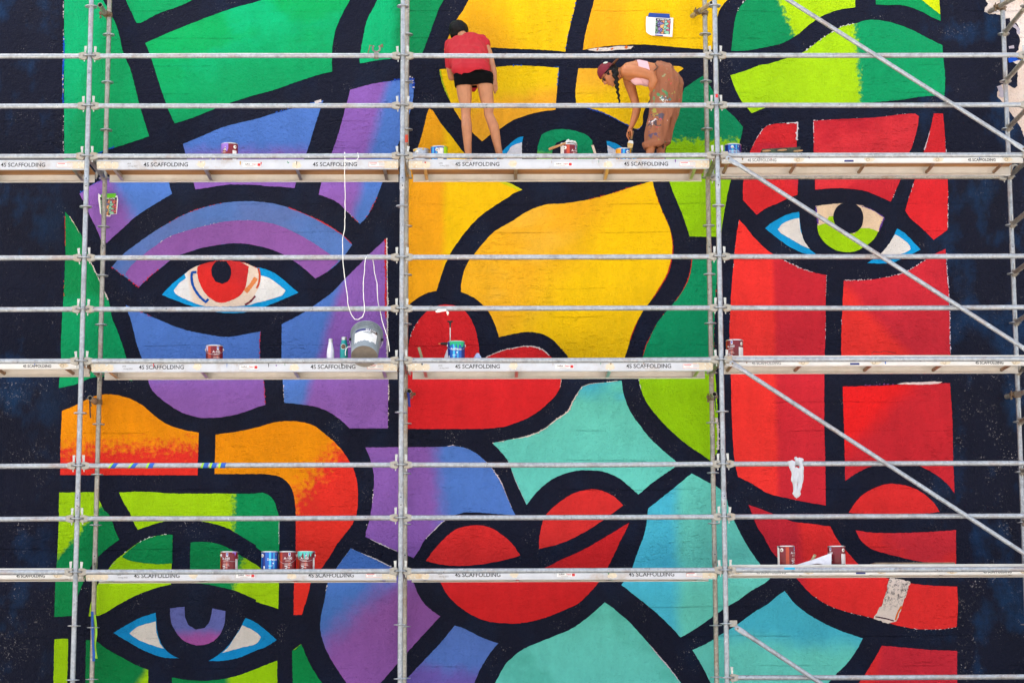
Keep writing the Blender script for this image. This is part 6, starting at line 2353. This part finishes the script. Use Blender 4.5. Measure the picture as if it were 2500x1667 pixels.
hull(bm, [(P1(430, 600, 0.47), 0.12), (P1(330, 340, 0.70), 0.09), (P1(450, 330, 0.70), 0.09)])
chain(bm, [(P1(340, 250, 0.78), 0.058), (P1(295, 195, 0.86), 0.05)])
hc = P1(264, 160, 0.90)
ellipsoid(bm, hc, (Vector((0.074, 0, 0.02)), Vector((0, 0.088, -0.04)), Vector((-0.02, 0.03, 0.095))))
# left arm, sleeve side
chain(bm, [(P1(190, 310, 0.72), 0.05), (P1(172, 560, 0.75), 0.040), (P1(192, 668, 0.80), 0.037), (P1(235, 640, 0.97), 0.027)])
wl = P1(235, 640, 0.97); pl = P1(246, 625, 1.03)
add_hand(bm, wl, pl, [(pl + Vector((dx, 0.02, 0.01)), pl + Vector((dx * 1.1, 0.045, -0.005)), pl + Vector((dx * 1.1, 0.05, -0.03))) for dx in (-0.026, -0.009, 0.009, 0.026)],
         (wl + Vector((0.02, 0.02, 0.0)), wl + Vector((0.045, 0.05, 0.0)), wl + Vector((0.05, 0.075, 0.0))))
# right arm hanging
chain(bm, [(P1(535, 285, 0.70), 0.048), (P1(590, 400, 0.64), 0.044), (P1(628, 540, 0.58), 0.040), (P1(645, 610, 0.56), 0.038), (P1(658, 690, 0.55), 0.027)])
wr, pr_ = P1(658, 690, 0.55), P1(670, 745, 0.55)
fing = []
for x0, y0, x1, y1, x2, y2, dy in ((656, 768, 650, 800, 655, 822, -0.012), (664, 772, 660, 815, 664, 848, 0.0), (674, 768, 676, 806, 671, 834, 0.010), (683, 760, 689, 790, 684, 814, 0.020)):
    fing.append((P1(x0, y0, 0.55 + dy), P1(x1, y1, 0.545 + dy), P1(x2, y2, 0.555 + dy)))
add_hand(bm, wr, pr_, fing, (P1(652, 720, 0.535), P1(643, 752, 0.52), P1(646, 782, 0.52)), 0.0095)
body1 = fuse('body', bm, 0.0058, 4, SK1, H1, base1)

bm = bmesh.new()
hull(bm, [(P1(205, 320, 0.72), 0.078), (P1(495, 290, 0.70), 0.072), (P1(400, 268, 0.72), 0.088), (P1(300, 300, 0.78), 0.09), (P1(262, 590, 0.385), 0.062), (P1(548, 600, 0.385), 0.060), (P1(350, 590, 0.39), 0.105), (P1(480, 595, 0.39), 0.105), (P1(280, 560, 0.62), 0.06), (P1(520, 560, 0.62), 0.06)])
hull(bm, [(P1(250, 560, 0.44), 0.050), (P1(545, 585, 0.44), 0.046), (P1(598, 645, 0.44), 0.016), (P1(440, 570, 0.40), 0.05)])
hull(bm, [(P1(300, 620, 0.68), 0.03), (P1(530, 640, 0.68), 0.03), (P1(432, 800, 0.72), 0.026), (P1(400, 450, 0.70), 0.08)])
chain(bm, [(P1(195, 320, 0.72), 0.074), (P1(170, 420, 0.735), 0.060), (P1(170, 545, 0.75), 0.048)])
chain(bm, [(P1(520, 275, 0.70), 0.068), (P1(566, 312, 0.675), 0.047)])
hemL, hemR = P1(205, 588, 0.36), P1(600, 616, 0.36)
RS = simple('red_cotton_tshirt', (172, 14, 32), 0.85, 0, 0.05, 12, 0.15, 220)
shirt = fuse('t_shirt', bm, 0.0075, 4, RS, H1, base1, 0.011, 8.0, stretch=(1.7, 1, 0.6), cuts=((P1(400, 602, 0.30), Vector((0.10, -0.215, -0.44)).normalized()),), ridged=True)

bm = bmesh.new()
hull(bm, [(P1(330, 650, 0.42), 0.110), (P1(535, 655, 0.42), 0.106), (P1(430, 620, 0.46), 0.105)])
hull(bm, [(P1(350, 690, 0.42), 0.09), (P1(430, 700, 0.43), 0.085), (P1(520, 690, 0.42), 0.09)])
hull(bm, [(P1(325, 690, 0.42), 0.102), (P1(322, 760, 0.42), 0.091)])
hull(bm, [(P1(540, 690, 0.42), 0.100), (P1(548, 745, 0.42), 0.090)])
zc_l = P1(322, 772, 0.42)
SH = simple('black_shorts', (9, 9, 11), 0.95, 0, 0.2, 20)
SH.node_tree.nodes['Principled BSDF'].inputs['Specular IOR Level'].default_value = 0.1
fuse('shorts', bm, 0.0065, 3, SH, H1, base1, 0.003, 14, cuts=((zc_l, Vector((0.07, 0, -1))), (P1(430, 612, 0.42), Vector((0.06, 0, 1)))))

bm = bmesh.new()
ellipsoid(bm, P1(266, 153, 0.895), (Vector((0.101, 0, 0.01)), Vector((0, 0.106, -0.04)), Vector((-0.02, 0.03, 0.092))))
hull(bm, [(P1(215, 175, 0.88), 0.045), (P1(200, 225, 0.90), 0.022)])
hull(bm, [(P1(320, 165, 0.86), 0.045), (P1(345, 175, 0.85), 0.025), (P1(250, 190, 0.84), 0.028)])
HR = simple('black_hair', (11, 10, 11), 0.6, 0, 0.3, 60)
HR.node_tree.nodes['Principled BSDF'].inputs['Specular IOR Level'].default_value = 0.2
fuse('hair', bm, 0.006, 2, HR, H1, base1, 0.006, 24, stretch=(1, 1, 0.5))
for ank, n_ in ((P1(376, 1545, 0.45), 0), (P1(722, 1545, 0.47), 1)):
    bm = bmesh.new()
    z = ZD
    hull(bm, [(Vector((ank.x, ank.y - 0.045, z + 0.022)), 0.022), (Vector((ank.x, ank.y - 0.04, z + 0.052)), 0.016), (Vector((ank.x + 0.02, ank.y + 0.17, z + 0.020)), 0.020), (Vector((ank.x - 0.03, ank.y + 0.16, z + 0.020)), 0.020), (Vector((ank.x, ank.y + 0.06, z + 0.05)), 0.026)])
    fuse('shoe', bm, 0.006, 2, M['black'], H1, base1)

# --- person in tan trousers, side view facing left, reaching down with a brush
base2 = Vector((P2(1000, 1600, 0.5).x, 0.5, ZD))
H2 = empty('person', base2, 'person in tan trousers and pink top stooping to dip a brush, cap worn backwards', 'person', 'people painting the mural')
SK2 = skin('warm_tan_skin', (178, 110, 66))
hcen = P2(282, 312, 0.50)
UP = Vector((-0.80, 0, 0.60)).normalized()          # crown of the bowed head
FA = Vector((-0.60, 0, -0.80)).normalized()         # way the face looks
SDV = Vector((0, 1, 0))


def HD(f, u, s):
    """point on the head: f towards the face, u towards the crown, s sideways (metres)"""
    return hcen + FA * f + UP * u + SDV * s


bm = bmesh.new()
for kx, ky, ax_, Y, toe_dx in ((900, 1380, 876, 0.42, -0.16), (1052, 1370, 1038, 0.58, -0.15)):
    knee, ank = P2(kx + 30, ky - 230, Y), P2(ax_, 1580, Y)
    chain(bm, [(knee, 0.055), (P2(kx, ky, Y), 0.048), (ank + Vector((0, 0, 0.03)), 0.036)])
    heel = Vector((ank.x + 0.03, Y, ZD + 0.034)); toe = Vector((ank.x + toe_dx, Y, ZD + 0.028))
    chain(bm, [(ank + Vector((0, 0, 0.03)), 0.036), (heel, 0.032)])
    hull(bm, [(heel, 0.030), (ank + Vector((-0.05, 0, -0.0)), 0.026), (toe, 0.024), (toe + Vector((0.02, -0.03, 0)), 0.020)])
# trunk
hull(bm, [(P2(585, 268, 0.41), 0.092), (P2(585, 268, 0.59), 0.092), (P2(725, 268, 0.44), 0.112), (P2(725, 268, 0.56), 0.112)])
hull(bm, [(P2(725, 268, 0.44), 0.112), (P2(725, 268, 0.56), 0.112), (P2(900, 322, 0.45), 0.122), (P2(900, 322, 0.55), 0.122)])
hull(bm, [(P2(900, 322, 0.45), 0.122), (P2(900, 322, 0.55), 0.122), (P2(1100, 380, 0.46), 0.12), (P2(1100, 380, 0.54), 0.12)])
hull(bm, [(P2(640, 370, 0.46), 0.055), (P2(710, 390, 0.46), 0.060)])
hull(bm, [(P2(640, 370, 0.54), 0.055), (P2(710, 390, 0.54), 0.060)])
# neck and head
chain(bm, [(P2(540, 270, 0.5), 0.062), (P2(440, 300, 0.5), 0.052), (HD(-0.02, -0.07, 0), 0.052)])
ellipsoid(bm, hcen, (FA * 0.088, SDV * 0.074, UP * 0.108))
hull(bm, [(HD(0.045, -0.02, 0.03), 0.035), (HD(0.045, -0.02, -0.03), 0.035), (HD(0.066, -0.098, 0), 0.020), (HD(0.02, -0.07, 0.035), 0.026), (HD(0.02, -0.07, -0.035), 0.026)])
hull(bm, [(HD(0.083, 0.012, 0), 0.010), (HD(0.104, -0.026, 0), 0.0115), (HD(0.086, -0.032, 0.010), 0.009), (HD(0.086, -0.032, -0.010), 0.009)])
hull(bm, [(HD(0.088, -0.058, 0.014), 0.0075), (HD(0.088, -0.058, -0.014), 0.0075), (HD(0.093, -0.060, 0), 0.008)])
for s_ in (-1, 1):
    hull(bm, [(HD(-0.008, 0.012, 0.074 * s_), 0.010), (HD(-0.020, -0.008, 0.080 * s_), 0.011), (HD(-0.008, -0.034, 0.074 * s_), 0.008)])
# near arm: upper arm back along the trunk, forearm tucked into the lap
chain(bm, [(P2(545, 262, 0.37), 0.066), (P2(640, 270, 0.345), 0.060), (P2(800, 300, 0.335), 0.053), (P2(915, 345, 0.33), 0.045), (P2(935, 400, 0.335), 0.045), (P2(915, 480, 0.36), 0.041), (P2(925, 560, 0.41), 0.029)])
wl, pl = P2(925, 560, 0.41), P2(950, 610, 0.44)
add_hand(bm, wl, pl, [(pl + Vector((0.01 + dx, 0.01, -0.02)), pl + Vector((0.02 + dx, 0.02, -0.045)), pl + Vector((0.03 + dx, 0.03, -0.055))) for dx in (-0.024, -0.008, 0.008, 0.024)],
         (wl + Vector((-0.02, 0, -0.01)), wl + Vector((-0.03, 0.01, -0.04)), wl + Vector((-0.02, 0.02, -0.06))))
# far arm reaching down to the tin
chain(bm, [(P2(575, 330, 0.62), 0.066), (P2(580, 430, 0.63), 0.060), (P2(620, 560, 0.615), 0.050), (P2(675, 740, 0.60), 0.043), (P2(690, 830, 0.59), 0.043), (P2(670, 920, 0.58), 0.041), (P2(632, 1030, 0.56), 0.030), (P2(608, 1085, 0.555), 0.025)])
wr, pr_ = P2(606, 1090, 0.555), P2(585, 1150, 0.55)
fing = [(P2(552, 1175, 0.53), P2(548, 1225, 0.525), P2(578, 1262, 0.53)),
        (P2(558, 1190, 0.545), P2(560, 1245, 0.54), P2(582, 1290, 0.545)),
        (P2(575, 1200, 0.56), P2(588, 1238, 0.57), P2(600, 1250, 0.56)),
        (P2(594, 1190, 0.57), P2(606, 1222, 0.58), P2(612, 1236, 0.568))]
add_hand(bm, wr, pr_, fing, (P2(612, 1140, 0.525), P2(622, 1185, 0.515), P2(612, 1226, 0.520)), 0.0085)
fuse('body', bm, 0.0058, 4, SK2, H2, base2)

# trousers
bm = bmesh.new()
hull(bm, [(P2(1000, 268, 0.44), 0.100), (P2(1000, 268, 0.56), 0.100), (P2(1090, 330, 0.43), 0.128), (P2(1090, 330, 0.57), 0.128)])
hull(bm, [(P2(1090, 330, 0.43), 0.128), (P2(1090, 330, 0.57), 0.128), (P2(1215, 455, 0.43), 0.106), (P2(1215, 455, 0.57), 0.106), (P2(1080, 480, 0.42), 0.105), (P2(1080, 480, 0.58), 0.10)])
hull(bm, [(P2(1075, 500, 0.42), 0.108), (P2(1230, 500, 0.44), 0.092), (P2(1010, 860, 0.42), 0.094), (P2(1090, 880, 0.43), 0.09)])
hull(bm, [(P2(1010, 860, 0.42), 0.094), (P2(1090, 880, 0.43), 0.085), (P2(940, 1190, 0.42), 0.084), (P2(980, 1290, 0.42), 0.084), (P2(930, 1300, 0.42), 0.076)])
hull(bm, [(P2(1150, 520, 0.57), 0.10), (P2(1260, 520, 0.57), 0.078), (P2(1190, 900, 0.575), 0.078), (P2(1120, 900, 0.575), 0.078)])
hull(bm, [(P2(1190, 900, 0.575), 0.078), (P2(1120, 900, 0.575), 0.078), (P2(1100, 1290, 0.58), 0.062), (P2(1060, 1300, 0.58), 0.060)])


def trouser_mat():
    m, nt, b = new_mat('paint_spattered_tan_cotton')
    L = nt.links.new
    geo = N(nt, 'ShaderNodeNewGeometry')
    col = lin((188, 128, 92))
    nz_ = N(nt, 'ShaderNodeTexNoise'); nz_.inputs['Scale'].default_value = 7; nz_.inputs['Detail'].default_value = 4
    L(geo.outputs['Position'], nz_.inputs['Vector'])
    mx0 = N(nt, 'ShaderNodeMix', data_type='RGBA')
    L(nz_.outputs[0], mx0.inputs[0]); mx0.inputs[6].default_value = lin((122, 71, 46)); mx0.inputs[7].default_value = lin((164, 103, 72))
    out = mx0.outputs[2]
    for (x, y, rx, ry, c, sc, th, seed) in ((1040, 660, 0.10, 0.09, (60, 140, 90), 26, 0.52, 1), (1120, 690, 0.07, 0.05, (70, 110, 120), 34, 0.54, 2), (1090, 700, 0.06, 0.04, (226, 222, 216), 40, 0.56, 3),
                                         (930, 1010, 0.07, 0.08, (58, 54, 64), 32, 0.52, 4), (1050, 940, 0.05, 0.07, (70, 72, 90), 26, 0.53, 5), (920, 1000, 0.06, 0.05, (214, 206, 206), 44, 0.57, 9),
                                         (930, 1200, 0.08, 0.05, (76, 70, 100), 24, 0.55, 6), (1200, 440, 0.035, 0.045, (206, 70, 80), 20, 0.50, 7), (960, 850, 0.05, 0.07, (150, 150, 60), 26, 0.53, 8), (1200, 600, 0.05, 0.04, (150, 140, 70), 30, 0.55, 10), (1080, 340, 0.03, 0.03, (140, 150, 110), 24, 0.52, 11)):
        ctr = P2(x, y, 0.34)
        sb = N(nt, 'ShaderNodeVectorMath', operation='SUBTRACT'); L(geo.outputs['Position'], sb.inputs[0]); sb.inputs[1].default_value = ctr
        ml = N(nt, 'ShaderNodeVectorMath', operation='MULTIPLY'); L(sb.outputs[0], ml.inputs[0]); ml.inputs[1].default_value = (1 / rx, 0.0, 1 / ry)
        ln_ = N(nt, 'ShaderNodeVectorMath', operation='LENGTH'); L(ml.outputs[0], ln_.inputs[0])
        fo = N(nt, 'ShaderNodeMapRange'); fo.inputs[1].default_value, fo.inputs[2].default_value, fo.inputs[3].default_value, fo.inputs[4].default_value = 0.0, 1.3, 0.16, -0.20
        L(ln_.outputs['Value'], fo.inputs[0])
        ofs = N(nt, 'ShaderNodeVectorMath', operation='ADD'); L(geo.outputs['Position'], ofs.inputs[0]); ofs.inputs[1].default_value = (seed * 3.7, 0, seed * 1.9)
        n2 = N(nt, 'ShaderNodeTexNoise'); n2.inputs['Scale'].default_value = sc; n2.inputs['Detail'].default_value = 2
        L(ofs.outputs[0], n2.inputs['Vector'])
        ad = N(nt, 'ShaderNodeMath', operation='ADD'); L(n2.outputs[0], ad.inputs[0]); L(fo.outputs[0], ad.inputs[1])
        th_ = N(nt, 'ShaderNodeMapRange'); th_.inputs[1].default_value, th_.inputs[2].default_value, th_.inputs[4].default_value = th, th + 0.05, 0.9
        L(ad.outputs[0], th_.inputs[0])
        mx = N(nt, 'ShaderNodeMix', data_type='RGBA')
        L(th_.outputs[0], mx.inputs[0]); L(out, mx.inputs[6]); mx.inputs[7].default_value = lin(c)
        out = mx.outputs[2]
    L(out, b.inputs['Base Color'])
    b.inputs['Roughness'].default_value = 0.88
    return m


TAN = trouser_mat()
cut_n = P2(1000, 1392, 0.5)
fuse('trousers', bm, 0.0075, 3, TAN, H2, base2, 0.017, 6.0, ridged=True, cuts=((P2(930, 1385, 0.42), Vector((-0.12, 0, -1))), (P2(930, 240, 0.5), Vector((-0.90, 0, 0.42)))), stretch=(2.2, 1.5, 0.45))
# rolled cuffs
for pts_, Y in (((880, 1345, 0.075), (1000, 1315, 0.072)), 0.42), (((1070, 1345, 0.050), (1125, 1335, 0.050)), 0.58):
    bm = bmesh.new()
    hull(bm, [(P2(x, y, Y - 0.02), r) for x, y, r in pts_] + [(P2(x, y, Y + 0.02), r) for x, y, r in pts_])
    zc_ = P2(950, 1385, Y)
    zt_c = P2(950, 1285, Y)
    fuse('trouser_cuff', bm, 0.006, 2, TAN, H2, base2, 0.006, 12, cuts=((zc_, Vector((0.25, 0, -1))), (zt_c, Vector((-0.25, 0, 1)))))
# waist strap
bm = bmesh.new()
pts = [P2(958, 150, 0.42), P2(985, 185, 0.35), P2(1000, 200, 0.33), P2(970, 240, 0.32), P2(945, 262, 0.315), P2(935, 285, 0.312)]
tube(bm, smooth_outline(pts, False, 0.01, 0, 120), 0.007, 8)
from_bm('waist_tie', bm, simple('brown_strap', (96, 62, 44), 0.8), H2, True, base2)

# pink top: band round the trunk and a cup
PINK = simple('pale_pink_top', (224, 176, 182), 0.8, 0, 0.04, 20)
bm = bmesh.new()
hull(bm, [(P2(700, 268, 0.44), 0.118), (P2(700, 268, 0.56), 0.118), (P2(870, 314, 0.45), 0.1265), (P2(870, 314, 0.55), 0.1265)])
fuse('top', bm, 0.0065, 3, PINK, H2, base2, 0, 1, cuts=((P2(690, 200, 0.5), Vector((-0.985, 0, -0.17))), (P2(842, 200, 0.5), Vector((0.985, 0, 0.17)))))
for Y in (0.43, 0.57):
    bm = bmesh.new()
    hull(bm, [(P2(585, 345, Y), 0.020), (P2(690, 385, Y - 0.004), 0.062), (P2(735, 390, Y), 0.058)])
    fuse('top_cup', bm, 0.006, 3, PINK, H2, base2)

# hair and braid
bm = bmesh.new()
ellipsoid(bm, HD(-0.012, 0.006, 0), (FA * 0.086, SDV * 0.080, UP * 0.108))
hull(bm, [(HD(-0.075, 0.0, 0), 0.040), (HD(-0.068, -0.05, 0), 0.036), (HD(-0.035, -0.055, -0.055), 0.026)])
for s_ in (-1, 1):
    hull(bm, [(HD(0.005, 0.045, 0.066 * s_), 0.018), (HD(-0.03, 0.0, 0.068 * s_), 0.022), (HD(0.028, 0.035, 0.064 * s_), 0.010)])
fuse('hair', bm, 0.0055, 2, HR, H2, base2, 0.004, 30, cuts=((HD(0.040, 0, 0), FA),))
bm = bmesh.new()
path = smooth_outline([P2(372, 265, 0.405), P2(382, 340, 0.395), P2(392, 430, 0.40), P2(405, 530, 0.41), P2(420, 620, 0.41), P2(432, 700, 0.41), P2(443, 765, 0.41)], False, 0.022, 0, 120)
nb = len(path)
for i, p in enumerate(path):
    r = 0.026 * (1 - 0.72 * i / nb)
    sd_ = r * 0.5 * (1 if i % 2 else -1)
    nx = path[min(i + 1, nb - 1)]
    hull(bm, [(p + Vector((sd_, 0, 0)), r), (nx + Vector((-sd_ * 0.6, 0, 0)), r * 0.75)])
fuse('braid', bm, 0.005, 1, HR, H2, base2)

# cap worn backwards
MAR = simple('maroon_cap', (108, 8, 32), 0.8, 0, 0.08, 30, 0.15, 200)
bm = bmesh.new()
ellipsoid(bm, HD(-0.006, 0.018, 0), (FA * 0.103, SDV * 0.091, UP * 0.112))
fuse('cap_crown', bm, 0.0055, 2, MAR, H2, base2, cuts=((HD(0, 0.030, 0), UP * -1 + FA * 0.10),))
bm = bmesh.new()
A_, B_ = [], []
for j in range(13):
    an = math.radians(-78 + 156 * j / 12)
    c0 = HD(-0.006 - 0.098 * math.cos(an), 0.032, 0.086 * math.sin(an))
    c1 = HD(-0.006 - (0.098 + 0.080) * math.cos(an) - 0.004, 0.014 + 0.016 * abs(math.sin(an)), 0.090 * math.sin(an))
    A_.append(c0); B_.append(c1)
vA = [bm.verts.new(p) for p in A_]; vB = [bm.verts.new(p) for p in B_]
vC = [bm.verts.new(p + UP * 0.005) for p in A_]; vD = [bm.verts.new(p + UP * 0.005) for p in B_]
for j in range(12):
    bm.faces.new((vA[j], vA[j + 1], vB[j + 1], vB[j])); bm.faces.new((vC[j], vD[j], vD[j + 1], vC[j + 1])); bm.faces.new((vB[j], vB[j + 1], vD[j + 1], vD[j]))
bmesh.ops.recalc_face_normals(bm, faces=bm.faces)
from_bm('cap_peak', bm, simple('brown_cap_peak', (110, 70, 50), 0.8), H2, True, base2)
bm = bmesh.new()
ellipsoid(bm, HD(-0.062, 0.092, -0.05), (FA * 0.020 + UP * 0.012, SDV * 0.014 + UP * 0.010, UP * 0.010))
fuse('cap_badge', bm, 0.004, 1, simple('pale_badge', (206, 220, 206), 0.8, 0, 0.3, 90), H2, base2)
# sunglasses
for s_ in (-1, 1):
    bm = bmesh.new()
    ellipsoid(bm, HD(0.083, 0.004, 0.034 * s_), (FA * 0.012, SDV * 0.024, UP * 0.021))
    fuse('sunglasses_lens', bm, 0.0035, 1, simple('dark_lens', (20, 16, 18), 0.12) if s_ < 0 else bpy.data.materials['dark_lens'], H2, base2)
    bm = bmesh.new()
    tube(bm, [HD(0.078, 0.014, 0.056 * s_), HD(0.03, 0.016, 0.080 * s_), HD(-0.015, 0.010, 0.084 * s_)], 0.0028, 6)
    from_bm('sunglasses_arm', bm, simple('red_frame', (96, 30, 30), 0.4) if s_ < 0 else bpy.data.materials['red_frame'], H2, True, base2)
bm = bmesh.new()
hull(bm, [(HD(0.075, 0.018, 0.02), 0.007), (HD(0.075, 0.018, 0.05), 0.006)])
hull(bm, [(HD(0.075, 0.018, -0.02), 0.007), (HD(0.075, 0.018, -0.05), 0.006)])
fuse('eyebrow', bm, 0.004, 1, HR, H2, base2)
bm = bmesh.new()
ellipsoid(bm, HD(-0.006, -0.038, -0.078), (Vector((0.007, 0, 0)), Vector((0, 0.004, 0)), Vector((0, 0, 0.007))))
from_bm('earring', bm, M['black'], H2, True, base2)
bm = bmesh.new()
q = P2(1078, 1375, 0.535)
for dx, dz, r in ((0, 0, 0.008), (0.006, 0.012, 0.005), (-0.007, 0.012, 0.005), (0, -0.018, 0.006), (0.008, -0.006, 0.004), (-0.008, -0.008, 0.004), (0, 0.022, 0.004)):
    ellipsoid(bm, q + Vector((dx, 0, dz)), (Vector((r, 0, 0)), Vector((0, 0.006, 0)), Vector((0, 0, r * 1.4))))
from_bm('leg_tattoo', bm, simple('tattoo_ink', (58, 48, 46), 0.6), H2, True, base2)
for Y, axp in ((0.42, 876), (0.58, 1038)):
    ank = P2(axp, 1580, Y)
    bm = bmesh.new()
    z = ZD
    hull(bm, [(Vector((ank.x + 0.05, Y, z + 0.022)), 0.022), (Vector((ank.x + 0.045, Y, z + 0.045)), 0.018), (Vector((ank.x - 0.17, Y - 0.02, z + 0.020)), 0.020), (Vector((ank.x - 0.16, Y + 0.03, z + 0.020)), 0.020), (Vector((ank.x - 0.06, Y, z + 0.048)), 0.026)])
    fuse('shoe', bm, 0.006, 2, M['black'] if Y > 0.5 else M['black'], H2, base2)

# paint brush in the hand
bq = P2(598, 1240, 0.535)
br = empty('paint_brush', bq, 'flat paint brush loaded with yellow held over the orange smeared tin', 'paint brush')
d = (P2(588, 1395, 0.55) - P2(632, 1150, 0.54)).normalized()
top_, mid_, fer, tip = P2(634, 1150, 0.545), P2(606, 1290, 0.55), P2(598, 1330, 0.55), P2(590, 1400, 0.55)
bm = bmesh.new()
tube(bm, smooth_outline([top_, P2(628, 1190, 0.545), P2(614, 1250, 0.548), mid_], False, 0.01, 0, 120), 0.010, 10)
from_bm('brush_handle', bm, simple('paint_smeared_handle', (150, 122, 80), 0.6, 0, 0.2, 60, stain=(70, 60, 60), stain_amt=0.7), br, True, bq)
for nm, pa, pb, w0, w1, th, mt in (('ferrule', mid_, fer, 0.020, 0.028, 0.010, M['steel']), ('bristles', fer, tip, 0.028, 0.024, 0.009, simple('ochre_bristles', (214, 176, 92), 0.7, 0, 0.2, 80, stain=(220, 214, 200), stain_amt=0.7))):
    bm = bmesh.new()
    xx = d.cross(Vector((0, 1, 0))).normalized()
    A = [bm.verts.new(pa + xx * a * w0 + Vector((0, b * th, 0))) for a, b in ((-1, -1), (1, -1), (1, 1), (-1, 1))]
    B = [bm.verts.new(pb + xx * a * w1 + Vector((0, b * th * 0.6, 0))) for a, b in ((-1, -1), (1, -1), (1, 1), (-1, 1))]
    bm.faces.new(A); bm.faces.new(B)
    for j in range(4): bm.faces.new((A[j], A[(j + 1) % 4], B[(j + 1) % 4], B[j]))
    bmesh.ops.recalc_face_normals(bm, faces=bm.faces)
    from_bm(nm, bm, mt, br, False, bq)
